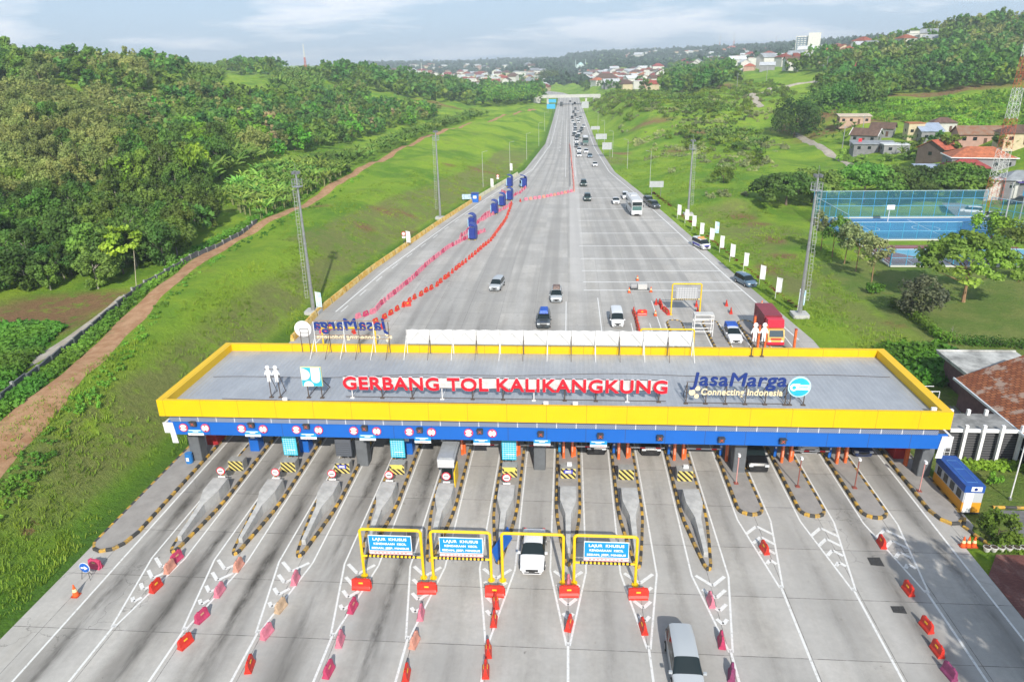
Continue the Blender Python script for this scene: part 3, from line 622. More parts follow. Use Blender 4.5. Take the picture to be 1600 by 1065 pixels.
for k in range(0,n+1): b=MB(); x=xa+(xb-xa)*k/n; b.tube((x,-.1,0),(x,-.1,z0+.4),.045,n=5); b.tube((x,-1.9,0),(x,-.1,z0+.9),.03,n=4); b.build('support',RUST if k%2 else WHT,s)
s=thing('rear_roof_lettering','dark blue lettering seen from behind, reading mirrored, at the rear left of the canopy roof','roof sign',(0,yr,RZ))
a=atY(490,512,yr); e=atY(607,516,yr); zt_=atY(600,500,yr)[2]-RZ; zb_=e[2]-RZ
o=text_obj('letters','JasaMarga',NAVY,s,(0,0,0),(zt_-zb_)/.62,.14,0,e[0]-a[0],1.05,.12,back=True); o.location=(e[0],.05,zb_)
o=text_obj('tagline','Connecting Indonesia',CREAM,s,(0,0,0),.62,.1,.01,(e[0]-a[0])*.86,1.04,.08,back=True); o.location=(e[0]-.9,.05,zb_-.95)
b=MB(); 
for z in (zb_+.1,zb_-.55,zb_-.9,zt_-.1): b.tube((a[0],.0,z),(e[0]+.2,.0,z),.03,n=4)
b.build('rail',mat('rust_brown',(.30,.17,.08),.8),s)
for k in range(6): b=MB(); x=a[0]+(e[0]-a[0])*k/5; b.tube((x,0,0),(x,0,zt_-.2),.045,n=5); b.tube((x,-2.0,0),(x,0,1.6),.03,n=4); b.build('support',RUST if k%2 else WHT,s)
for dz,dx in ((-.75,.3),(-1.05,.05),(-.45,.0)): b=MB(); b.disc((e[0]-.2+dx,.05,zb_+dz),.2,.08); b.build('dot',CREAM,s)
q=atY(473,514,yr); s=thing('rear_round_sign','plain white back of a round board at the rear left corner of the canopy roof','roof sign',(q[0],yr,RZ)); zc=q[2]-RZ
b=MB(); b.disc((0,.05,zc),.86,.08,n=32); b.build('disc',WHT2,s); b=MB()
for (x1,z1_,x2,z2_) in ((-.3,.05,.55,.05),(-.3,-.75,.55,-.75),(-.3,.05,-.3,-.75),(.55,.05,.55,-.75),(-.3,-.35,.55,-.35)): b.tube((x1,-.05,zc+z1_),(x2,-.05,zc+z2_),.03,n=4)
for x in (-.3,.55): b.tube((x,-.05,0),(x,-.05,zc),.04,n=5)
b.build('frame',RUST,s)
# ---------------------------------------------------------------- signs hanging on the fascia
YFC=CY0+.70
lens=mat('lens_red',(.30,.01,.02),.4)
disc_px=[(285,660),(319,660),(376,662),(410,663),(462,664),(497,666),(552,667),(588,668),(639,670),(674,672),(732,673),(769,674)]
for i,(px,py) in enumerate(disc_px):
    q=atY(px,py,YFC-.06); lane=ORD[i//2]; kind='width' if i%2==0 else 'height'
    s=thing('restriction_sign',f'round {kind} limit sign {"left" if i%2==0 else "right"} of the {lane} lamp box on the blue fascia','road sign',(q[0],YFC-.05,min(q[2],4.84)),group='round limit signs on the blue fascia')
    b=MB(); b.disc((0,0,0),.385,.05,n=24); b.build('ring',mat('sign_crimson',(.78,.03,.10),.45),s); b=MB(); b.disc((0,-.035,0),.31,.03,n=24); b.build('face',WHT2,s)
    b=MB()
    for sg in (-1,1):
        P=[(sg*.30,.12),(sg*.16,0),(sg*.30,-.12)] if i%2==0 else [(-.12,sg*.30),(0,sg*.16),(.12,sg*.30)]
        b.frontprism(P,-.065,-.052)
    b.build('arrow_marks',lens,s); text_obj('figures','2.1m',BLK,s,(-.14,-.06,-.05),.15,.01)
led_px=[(302,661),(393,663),(479,665),(570,668),(656,671),(750,673),(845,677),(938,680),(1031,683),(1127,686),(1223,688)]
g_led=mat('led_red',(.3,.05,.03),.5,emit=((1,.12,.05),.6))
for i,(px,py) in enumerate(led_px):
    q=atY(px,py,YFC-.1); s=thing('lane_lamp_box',f'dark lamp box with a red cross on the blue fascia, {ORD[i]} from the left','lane signal',(q[0],YFC-.16,q[2]),group='lane signal boxes on the fascia')
    b=MB(); b.box((0,0,0),(.52,.30,.44),bev=.05); b.box((0,-.2,.21),(.56,.2,.04)); b.build('housing',DGR,s)
    b=MB()
    for sg in (-1,1): b.frontprism([(-.15*sg,-.14),(-.11*sg,-.14),(.15*sg,.14),(.11*sg,.14)],-.175,-.155)
    b.build('cross',g_led,s)
name_px=[(307,674),(396,676),(483,680),(575,682),(661,686),(753,689),(847,690),(935,692)]
for i,(px,py) in enumerate(name_px):
    q=atY(px,py,YFC+.15); s=thing('lane_name_board',f'small blue and white board hanging below the fascia, {ORD[i]} from the left','lane board',(q[0],YFC+.02,q[2]),group='blue and white boards below the fascia')
    b=MB(); b.box((0,0,.12),(1.42,.05,.36)); b.build('upper_panel',CYAN,s); b=MB(); b.box((0,0,-.17),(1.42,.05,.22)); b.build('lower_panel',WHT2,s)
    b=MB(); b.box((-.05,-.03,.20),(1.1,.02,.07)); b.box((.0,-.03,.08),(.5,.02,.06)); b.build('white_line',WHT2,s); b=MB(); b.box((0,-.03,-.17),(1.0,.02,.04)); b.build('red_line',RED,s)
    b=MB(); 
    for dx in (-.5,.5): b.tube((dx,.03,.25),(dx,.03,.62),.02,n=4)
    b.build('hanger',DGR,s)
# ---------------------------------------------------------------- toll islands
deck=mat('island_deck',(.33,.31,.29),.85,noise=(.9,.16),bump=(12,.2))
def outline(cx,hw,y0,y1,kind,tipw=.28):
    """closed loop, counter-clockwise, tip at y0 (towards the camera)"""
    P=[]
    if kind=='V':
        P+= [(hw,y0+7.6),(hw*.93,y0+5.8)]; P=[]
        L_=[(hw,y0+7.4),(hw*.90,y0+5.6),(hw*.62,y0+3.0),(tipw+.06,y0+.55),(tipw*.75,y0+.15)]
        P=[(-x,y) for x,y in L_]+[(0,y0)]+[(x,y) for x,y in L_[::-1]]
    else:
        n=8; P=[(-hw*math.cos(math.pi*i/n),y0+hw*.95-hw*.95*math.sin(math.pi*i/n)) for i in range(n+1)]
    n=8; r=[(hw*math.cos(math.pi*i/n),y1-hw+hw*math.sin(math.pi*i/n)) for i in range(n+1)]
    return P+r
def kerb_loop(P,wd,h,seg,name,parent,closed=True):
    """painted kerb swept along a loop in alternating yellow and black lengths"""
    P=[Vector((p[0],p[1],0)) for p in P]; 
    if closed: P=P+[P[0]]
    # resample
    S=[];acc=0
    for a,b_ in zip(P[:-1],P[1:]):
        L_=(b_-a).length; n=max(1,round(L_/seg))
        for i in range(n): S.append(a+(b_-a)*(i/n))
    if not closed: S.append(P[-1])
    m=len(S); ctr=sum(S,Vector())/m; mb=MB(); V=[]
    for i in range(m):
        d=(S[(i+1)%m]-S[i-1]) if closed else (S[min(i+1,m-1)]-S[max(i-1,0)]); d.normalize(); n_=Vector((-d.y,d.x,0))
        for off,z in ((0,0),(0,h-.04),(.04,h),(wd-.04,h),(wd,h-.04),(wd,0)): q=S[i]+n_*off; V.append((q.x,q.y,z))
    F=[];MI=[]
    for i in range(m if closed else m-1):
        j=(i+1)%m
        for k in range(5): F.append((i*6+k,j*6+k,j*6+k+1,i*6+k+1)); MI.append(i%2)
    mb.v=V; mb.f=F; mb.m=MI; return mb.build(name,[KY,KB],parent)
for i,x in enumerate(IX):
    A=i<9; y_0=42.1 if A else 48.9
    w_=['third','fourth','fifth']
    s=thing('toll_island',(f'long pointed traffic island with striped kerb, {ORD[i]} from the left edge island' if A else f'round-ended traffic island with striped kerb, {ORD[11-i]} from the right edge island'),'traffic island',(x,60,0),group='toll islands between the lanes')
    P=[(p[0],p[1]-60) for p in outline(0,1.08,y_0,95. if not A else 80.,'V' if A else 'R')]
    kerb_loop(P,.24,.24,.58,'kerb',s)
    b=MB(); b.prism([(p[0]*.86,(p[1]+(.28 if p[1]<0 else -.28)) if abs(p[0])<.9 else p[1]) for p in P],0,.21); b.build('deck',deck,s)
def edge_island(pts,label,loc):
    s=thing('edge_island',label,'traffic island',loc); P=[(p[0]-loc[0],p[1]-loc[1]) for p in pts]; kerb_loop(P,.24,.24,.62,'kerb',s)
    c=(sum(p[0] for p in P)/len(P),sum(p[1] for p in P)/len(P)); b=MB(); b.prism([(c[0]+(p[0]-c[0])*.90,c[1]+(p[1]-c[1])*.992) for p in P],0,.215); b.build('deck',deck,s)
edge_island([(-36.3,70),(-36.3,42.9),(-35.9,42.2),(-35.2,41.9),(-34.3,42.2),(-33.75,43.0),(-33.45,44.5),(-33.45,70)],'wide kerbed island along the left edge of the toll lanes',(-35,56,0))
edge_island([(28.95,70),(28.95,50.2),(29.3,49.0),(29.9,48.4),(30.6,48.5),(31.2,49.2),(31.35,50.5),(31.35,70)],'wide kerbed island along the right edge of the toll lanes',(30,58,0))
# crash blocks, striped blocks, no-entry signs, boards
g=ND('hazard_stripes'); d=g.m_('FRACT',g.m_('MULTIPLY',g.m_('ADD',g.x,g.z),2.1)); hz_mat=g.done(g.mix(g.m_('GREATER_THAN',d,.5),(.62,.52,.16),(.035,.030,.025)),.6)
wl=['left','right']
for i in range(9):
    x=IX[i]; s=thing('crash_block',f'pale concrete crash wedge on the {ORD[i]} pointed island from the left','crash block',(x,50,.215),group='concrete crash wedges on the islands')
    b=MB(); pb_=[(-.16,-6.6),(.16,-6.6),(.24,-2.9),(.70,-1.2),(.70,.7),(-.70,.7),(-.70,-1.2),(-.24,-2.9)]
    hh=[.42,.42,.85,1.02,1.06,1.06,1.02,.85]
    n=len(pb_); b.add([(p[0],p[1],0) for p in pb_]+[(p[0]*.94,p[1]+(.03 if p[1]<0 else -.03),h) for p,h in zip(pb_,hh)],[tuple(range(n-1,-1,-1)),(8,9,10,15),(10,11,14,15),(11,12,13,14)]+[(k,(k+1)%n,n+(k+1)%n,n+k) for k in range(n)]); b.build('wedge',mat('crash_concrete',(.47,.47,.455),.8,noise=(1.1,.24),bump=(9,.2)),s)
    b=MB(); b.box((0,.73,.45),(1.25,.05,.7)); b.build('rear_plate',mat('concrete_shade',(.36,.36,.35),.85),s)
    if i<6:
        s=thing('no_entry_sign',f'round red-rimmed white sign with a black bar behind the {ORD[i]} crash wedge from the left','road sign',(x-.05,51.0,.215),group='barred round signs behind the crash wedges')
        zc=1.55; b=MB(); b.disc((0,-.03,zc),.37,.04,n=24); b.build('rim',mat('sign_crimson2',(.7,.02,.05),.5),s); b=MB(); b.disc((0,-.06,zc),.29,.03,n=24); b.build('face',WHT2,s); b=MB(); b.box((0,-.09,zc),(.40,.02,.075)); b.build('bar',BLK,s)
        b=MB(); b.tube((0,0,0),(0,0,zc),.035,n=6); b.build('pole',DGR,s); b=MB(); b.box((.0,-.05,.98),(.62,.05,.13)); b.build('plate',WHT2,s)
    if i!=4:
        s=thing('hazard_block',f'black and yellow striped block on the {ORD[i]} pointed island from the left','hazard block',(x,53.9,.215),group='striped blocks on the islands')
        b=MB(); b.box((0,0,.52),(1.36,.85,1.04)); b.build('block',mat('block_concrete',(.34,.335,.32),.85,noise=(2,.2)),s); b=MB(); b.box((0,-.44,.52),(1.30,.03,.98)); b.build('striped_face',hz_mat,s)
        if i in (2,6): b=MB(); b.box((0,-.47,.72),(.78,.03,.36)); b.build('blue_plate',mat('plate_blue',(.05,.06,.45),.5),s); b=MB(); b.box((0,-.49,.78),(.5,.02,.07)); b.box((0,-.49,.66),(.55,.02,.07)); b.build('plate_lines',WHT2,s)
        if i in (3,5): b=MB(); b.box((0,-.47,.82),(.95,.03,.40)); b.build('yellow_plate',mat('plate_yellow',(.70,.62,.12),.5),s)
        if i in (6,8): b=MB(); b.box((.1,.1,1.16),(.42,.3,.24)); b.build('box',WHT2,s)
for i,lab in ((1,'cyan'),(3,'cyan'),(5,'cyan'),(2,'dark')):
    x=IX[i]; y=54.75
    s=thing('tariff_board',(f'tall blue tariff board on a post behind the striped block of the {ORD[i]} island' if lab=='cyan' else 'unlit dark grey display board behind the striped block of the third island'),'board',(x-.12,y,.215),group='boards behind the striped blocks')
    if lab=='cyan':
        b=MB(); b.box((0,0,2.2),(1.28,.10,2.35)); b.build('panel',CYAN2,s); b=MB(); b.box((0,-.07,3.18),(1.28,.04,.36)); b.build('header',WHT2,s)
        b=MB(); 
        for k in range(8): b.box((0,-.065,1.2+k*.21),(1.18,.02,.018))
        for k in range(5): b.box((-.5+k*.22,-.066,1.95),(.015,.02,1.7))
        b.box((.1,-.07,1.6),(.75,.02,.07)); b.box((-.05,-.08,3.2),(.9,.02,.1)); b.build('table_lines',WHT2,s)
    else:
        b=MB(); b.box((0,0,1.95),(1.45,.32,1.7),bev=.05); b.build('panel',mat('unlit_panel',(.10,.11,.13),.5),s)
        b=MB(); 
        for k in range(6): b.box((0,-.17,1.3+k*.22),(1.3,.02,.03))
        b.build('slats',DGR,s)
    b=MB(); 
    for dx in (-.3,.3): b.tube((dx,.05,0),(dx,.05,1.2),.05,n=6)
    b.build('post',STL,s)
# kiosk on the fifth island
s=thing('ticket_kiosk','narrow grey kiosk with yellow side panel on the fifth pointed island','kiosk',(IX[4]-.15,53.2,.215))
b=MB(); b.box((0,0,1.25),(1.1,2.3,2.5),bev=.05); b.build('cabin',mat('kiosk_grey',(.12,.12,.13),.5),s); b=MB(); b.box((0,.1,2.62),(1.5,3.3,.24),tapy=.96); b.box((0,.1,2.80),(1.2,3.1,.14)); b.build('roof',mat('kiosk_roof',(.36,.38,.40),.5,noise=(2,.15)),s)
b=MB(); b.box((0,-1.56,2.35),(1.42,.05,.75)); b.build('front_panel',mat('pale_grey_panel',(.55,.56,.57),.5),s); b=MB(); b.box((.66,-.6,.75),(.10,1.8,1.5)); b.build('side_guard',YEL,s); b=MB(); b.box((0,-1.17,1.1),(.9,.03,1.1)); b.build('window',GLS,s)
# lane gates: orange posts, boom arm, blue slim sign
for i,x in enumerate(IX):
    if i<5 and i!=4: continue
    for k,dx in enumerate((-.42,.38)):
        if i==4 and k==0: continue
        s=thing('barrier_post',f'tall orange post, {wl[k]} of the pair on the {ORD[i]} island from the left','gate post',(x+dx,57.1+k*.2,.215),group='orange posts under the canopy')
        b=MB(); b.box((0,0,1.25),(.24,.42,2.5),bev=.05); b.build('post',ORG,s); b=MB(); b.box((.0,-.22,1.4),(.12,.03,1.6)); b.build('stripe',mat('post_light',(.85,.32,.20),.5),s); b=MB(); b.box((0,0,2.53),(.28,.46,.06)); b.build('cap',mat('post_dark',(.35,.05,.03),.6),s)
    if i in (4,5,6,7,8,10):
        tip=3.1; s=thing('boom_barrier',f'white and red boom arm across the lane right of the {ORD[i]} island','boom barrier',(x+.55,57.5,.215),group='boom arms across the lanes')
        b=MB(); b.box((0,0,.5),(.3,.4,1.0),bev=.04); b.build('housing',ORG,s); b=MB(); b.box((tip/2+.1,-.12,1.0),(tip,.06,.11)); b.build('arm',WHT2,s); b=MB()
        for k in (1,3): b.box((.5+k*.7,-.16,1.0),(.45,.03,.115))
        b.build('red_band',RED,s)
for i in (0,1,3):
    s=thing('lane_cabinet',f'blue service cabinet under the fascia on the {ORD[i]} island','cabinet',(IX[i]+.2,57.6,.215),group='blue cabinets under the fascia')
    b=MB(); b.box((0,0,1.3),(.9,1.2,2.6),bev=.05); b.build('case',BLU,s); b=MB(); b.box((0,-.62,1.6),(.4,.03,.4)); b.build('label_panel',WHT2,s)
for i in range(4,12):
    x=IX[i]-.78; s=thing('lane_blade_sign',f'slim upright blue sign with white marks at the left kerb of the {ORD[i]} island','blade sign',(x,57.9,.215),group='slim blue signs beside the lanes')
    b=MB(); b.box((0,0,1.3),(.26,.12,2.4)); b.build('panel',BLU if i>6 else CYAN,s); b=MB()
    for k in range(4): b.box((0,-.07,1.0+k*.34),(.14,.02,.20))
    b.build('white_marks',WHT2,s); b=MB(); b.box((0,0,.05),(.3,.2,.1)); b.build('base',DGR,s)
# slim camera poles on the right islands
for i,(bx,by,tx,ty,c) in enumerate(((1150,755,1158,697,0),(1246,760,1258,701,1),(1335,762,1350,703,1),(1436,767,1450,705,0))):
    q=at(bx,by,.2); s=thing('camera_pole',f'thin {"pink and white" if c==0 else "dark red"} camera pole in front of the canopy, {ORD[i]} from the left','pole',q,group='thin camera poles on the right islands')
    b=MB(); b.tube((0,0,0),(0,0,2.75),.045,n=6); b.build('pole',mat('pole_pink',(.62,.30,.27),.6) if c==0 else mat('pole_red',(.28,.08,.06),.6),s); b=MB(); b.box((0,-.05,2.8),(.20,.34,.20),bev=.04); b.build('camera_head',WHT2,s); b=MB(); b.box((0,0,.04),(.35,.35,.08)); b.build('base',mat('pole_red',(.28,.08,.06),.6),s)
# red cabins at both ends below the canopy
for k,(x,lab) in enumerate(((-35.0,'dark red cabin between the left columns under the canopy'),(29.9,'dark red cabin beside the right columns under the canopy'))):
    s=thing('red_cabin',lab,'cabin',(x+1.0-k*.9,59.3,.215)); b=MB(); b.box((0,0,1.35),(1.1,2.6,2.7),bev=.08); b.build('shell',mat('cabin_red',(.36,.015,.02),.5,noise=(1.5,.2)),s); b=MB(); b.box((0,-1.32,1.7),(.8,.03,.8)); b.box((.56,0,1.7),(.03,1.8,.8)); b.build('window',GLS,s)
s=thing('orange_panel_post','leaning orange panel in front of the right red cabin','gate post',(30.05,57.0,.215)); b=MB(); b.box((0,0,1.3),(.2,.5,2.6),bev=.04); b.build('post',ORG,s)
# blue drum left
q=at(297,722,.2); s=thing('blue_drum','blue plastic drum with a white label on the left edge island','drum',q); b=MB(); 
for z0,z1,r in ((0,.1,.32),(.1,.38,.34),(.38,.42,.355),(.42,.68,.34),(.68,.72,.355),(.72,.98,.33)): b.tube((0,0,z0),(0,0,z1),r,r,16)
b.build('barrel',mat('drum_blue',(.02,.18,.50),.4),s); b=MB(); b.box((.03,-.35,.5),(.26,.03,.36)); b.build('label_sticker',WHT2,s)
# duct and ladder at right end column
s=thing('duct_pipe','grey bent pipe at the foot of the right end column','pipe',(31.9,54.6,0)); b=MB(); b.path([(0,0,1.6),(.05,-.1,.6),(.2,-.5,.3),(1.4,-.55,.25)],.12,8); b.build('pipe',mat('pipe_grey',(.42,.45,.46),.5),s)
s=thing('service_ladder','pale lattice ladder leaning at the right end column','ladder',(32.3,55.2,0)); b=MB()
for dx in (-.22,.22): b.tube((dx,0,.4),(dx+.25,.4,3.9),.03,n=5)
b.build('rail',WHT,s)
for k in range(11): b=MB(); t=k/10; b.tube((-.22+.25*t,.4*t,.5+3.3*t),(.22+.25*t,.4*t,.5+3.3*t),.02,n=4); b.build('rung',WHT,s)
# ---------------------------------------------------------------- height gantries over the four middle lanes
pyl=mat('gantry_yellow',(.84,.56,.01),.4,noise=(1.5,.10))
def gantry(x0,x1,Y,h,label,sign,r=.105,name='height_gantry'):
    cx=(x0+x1)/2; s=thing(name,label,'gantry',(cx,Y,0),group='yellow pipe gantries'); hw=(x1-x0)/2
    for sg in (-1,1): b=MB(); b.tube((sg*hw,0,0),(sg*hw,0,h-.16),r,n=10); b.disc((sg*hw,0,.03),.25,.06,'z',10); b.build('post',pyl,s)
    b=MB(); b.tube((-hw+.16,0,h),(hw-.16,0,h),r,n=10)
    for sg in (-1,1): b.tube((sg*hw,0,h-.18),(sg*(hw-.07),0,h-.05),r,n=10); b.tube((sg*(hw-.07),0,h-.06),(sg*(hw-.2),0,h),r,n=10)
    b.build('top_pipe',pyl,s)
    if sign:
        b=MB(); b.tube((-hw,0,h-2.25),(hw,0,h-2.25),.075,n=8); b.build('lower_bar',pyl,s)
        b=MB()
        for k in range(13): b.box((-hw+.45+k*(hw*2-.9)/12,0,h-2.25),(.12,.162,.162))
        b.build('bar_stripes',BLK,s)
    return s,hw
def lane_board(cx,Y,h,label):
    """blue lane sign hung in a gantry"""
    s=thing('lane_sign',label,'lane sign',(cx,Y-.12,0),group='blue lane signs on the gantries'); zc=h-1.02; W_,H_=3.05,1.28
    b=MB(); b.box((0,0,zc),(W_,.06,H_)); b.build('border',WHT2,s); b=MB(); b.box((0,-.035,zc),(W_-.08,.03,H_-.08)); b.build('board',mat('lane_sign_blue',(.008,.27,.68),.35),s)
    for k,(t,wd,sz) in enumerate((('LAJUR  KHUSUS',2.4,.30),('KENDARAAN  KECIL',2.3,.23),('SEDAN, JEEP, MINIBUS',2.65,.22))):
        text_obj('lettering',t,WHT2,s,(-wd/2,-.065,zc+.26-k*.36),sz,.02,.008,wd,1.06)
    b=MB(); b.box((0,0,zc-H_/2-.16),(W_,.05,.26)); b.build('lower_strip',mat('strip_white',(.80,.74,.74),.5),s); b=MB(); 
    b.box((0,-.035,zc-H_/2-.05),(W_,.02,.025)); b.box((0,-.035,zc-H_/2-.275),(W_,.02,.025))
    for k in range(9): b.box((-1.1+k*.27,-.035,zc-H_/2-.16),(.16,.02,.05))
    b.build('strip_marks',mat('strip_red',(.62,.10,.10),.5),s)
    b=MB(); 
    for dx in (-1.2,1.2): b.tube((dx,.05,zc+H_/2-.1),(dx,.1,h-.02),.02,n=4)
    b.build('hanger',STL,s); return s
GX0=[(-14.25,-9.95),(-9.25,-5.1),(-4.3,-.05),(.7,4.95)]
for i,(a,b_) in enumerate(GX0):
    gantry(a,b_,40.4,4.02,f'{ORD[i]} yellow pipe gantry from the left'+(', empty over the white car' if i==2 else ', holding a blue lane sign'),i!=2)
    if i!=2: lane_board((a+b_)/2+(.05 if i else -.02),40.4,4.02,f'blue lane sign with three lines of white capitals in the {"leftmost" if i==0 else "second" if i==1 else "rightmost"} yellow gantry')
gantry(14.95,19.0,97.6,4.6,'yellow pipe gantry holding a grey grid board in the plaza behind the canopy',True)
s=thing('grid_board','grey grid board seen from behind in the rear yellow gantry','board',(17,97.5,0)); b=MB(); b.box((0,0,3.3),(3.0,.05,1.75)); b.build('board',mat('grid_grey',(.50,.51,.52),.6),s); b=MB()
for k in range(9): b.box((-1.4+k*.35,-.04,3.3),(.03,.03,1.75))
for k in range(6): b.box((0,-.04,2.5+k*.32),(3.0,.03,.03))
b.build('ribs',mat('rib_grey',(.22,.23,.25),.6),s)
gantry(9.4,16.0,84.6,2.6,'low yellow pipe frame right behind the white roof board',False)
gantry(-31.5,-24.5,84.,2.7,'low yellow pipe frame behind the mirrored lettering',False)
s=thing('equipment_frame','pale steel box frame with cross rails behind the canopy, right side','frame',(17.9,88.5,.2)); b=MB()
for dx in (-1.2,1.2):
    for dy in (0,1.2): b.tube((dx,dy,0),(dx,dy,2.9),.06,n=6)
b.build('corner_frame',WHT,s); b=MB()
for z in (.7,1.8,2.4,2.9):
    for dy in (0,1.2): b.tube((-1.2,dy,z),(1.2,dy,z),.06,n=6)
b.build('rail',WHT,s); b=MB(); b.box((0,.6,2.95),(2.5,1.3,.05)); b.build('top_sheet',mat('frame_sheet',(.62,.61,.58),.6,noise=(2,.15)),s)
for x,y in ((23.9,84.5),(24.9,84.9),(27.9,83.2),(24.2,88)):
    s=thing('barrier_post','tall orange red post behind the canopy beside the red truck','gate post',(x,y,.215),group='rear orange posts'); b=MB(); b.box((0,0,1.5),(.25,.4,3.0),bev=.05); b.build('post',ORG,s); b=MB(); b.box((0,0,3.03),(.28,.44,.06)); b.build('cap',mat('post_dark',(.35,.05,.03),.6),s)
# ---------------------------------------------------------------- vehicles (local x = forward)
TYRE=mat('tyre',(.02,.02,.02),.8); RIM=mat('wheel_rim',(.45,.45,.46),.35,metal=.8); LAMP=mat('headlamp',(.75,.78,.80),.12); TAIL=mat('tail_lamp',(.45,.01,.01),.3); PLATE=mat('number_plate',(.03,.03,.03),.5); TRIM=mat('black_trim',(.025,.025,.027),.5)
def paint(name,c,r=.28): return mat('paint_'+name,c,r,coat=.6)
CW=paint('white',(.72,.73,.74)); CS=paint('silver',(.42,.45,.47),.3); CB=paint('black',(.012,.013,.015)); CG=paint('dark_grey',(.055,.065,.072)); CBL=paint('blue_grey',(.10,.17,.24)); CR=paint('red',(.40,.02,.03)); CDG=paint('dark_green',(.02,.05,.045)); CDB=paint('navy',(.02,.04,.13))
# stations: x (0 rear .. 1 front), belt height, top height, width factor, roof width factor, cabin flag
PROF={
'sedan':dict(L=4.6,W=1.78,st=[(0,.62,.64,.80,.9,0),(.015,.80,.84,.90,.9,0),(.06,.86,.96,.96,.88,0),(.17,.88,1.02,.99,.86,1),(.30,.89,1.42,1,.72,2),(.42,.88,1.46,1,.74,2),(.56,.87,1.42,1,.74,2),(.72,.86,.96,1,.84,1),(.80,.82,.90,.99,.86,0),(.93,.74,.80,.95,.86,0),(.985,.60,.68,.84,.86,0),(1,.45,.50,.76,.9,0)]),
'mpv':dict(L=4.6,W=1.78,st=[(0,.70,.72,.86,.9,0),(.012,.92,.98,.93,.86,1),(.07,.96,1.62,.97,.74,2),(.30,.96,1.70,1,.76,2),(.50,.95,1.70,1,.76,2),(.64,.94,1.62,1,.76,2),(.80,.92,1.04,1,.84,1),(.86,.90,.98,.99,.86,0),(.96,.82,.88,.94,.86,0),(.99,.62,.70,.86,.88,0),(1,.48,.52,.8,.9,0)]),
'suv':dict(L=4.7,W=1.85,st=[(0,.76,.78,.88,.9,0),(.012,1.0,1.06,.94,.86,1),(.05,1.04,1.70,.97,.76,2),(.30,1.04,1.80,1,.78,2),(.50,1.03,1.79,1,.78,2),(.60,1.02,1.72,1,.78,2),(.72,1.0,1.14,1,.84,1),(.80,.99,1.08,.99,.86,0),(.95,.94,1.0,.94,.86,0),(.99,.70,.78,.88,.88,0),(1,.5,.55,.84,.9,0)]),
'van':dict(L=4.8,W=1.72,st=[(0,.70,.72,.9,.92,0),(.01,1.02,1.10,.95,.88,1),(.04,1.05,1.80,.98,.82,2),(.30,1.05,1.88,1,.83,2),(.60,1.05,1.88,1,.83,2),(.74,1.04,1.80,1,.82,2),(.87,1.0,1.12,1,.86,1),(.93,.92,1.0,.98,.88,0),(.985,.76,.84,.92,.9,0),(1,.5,.55,.88,.92,0)])}
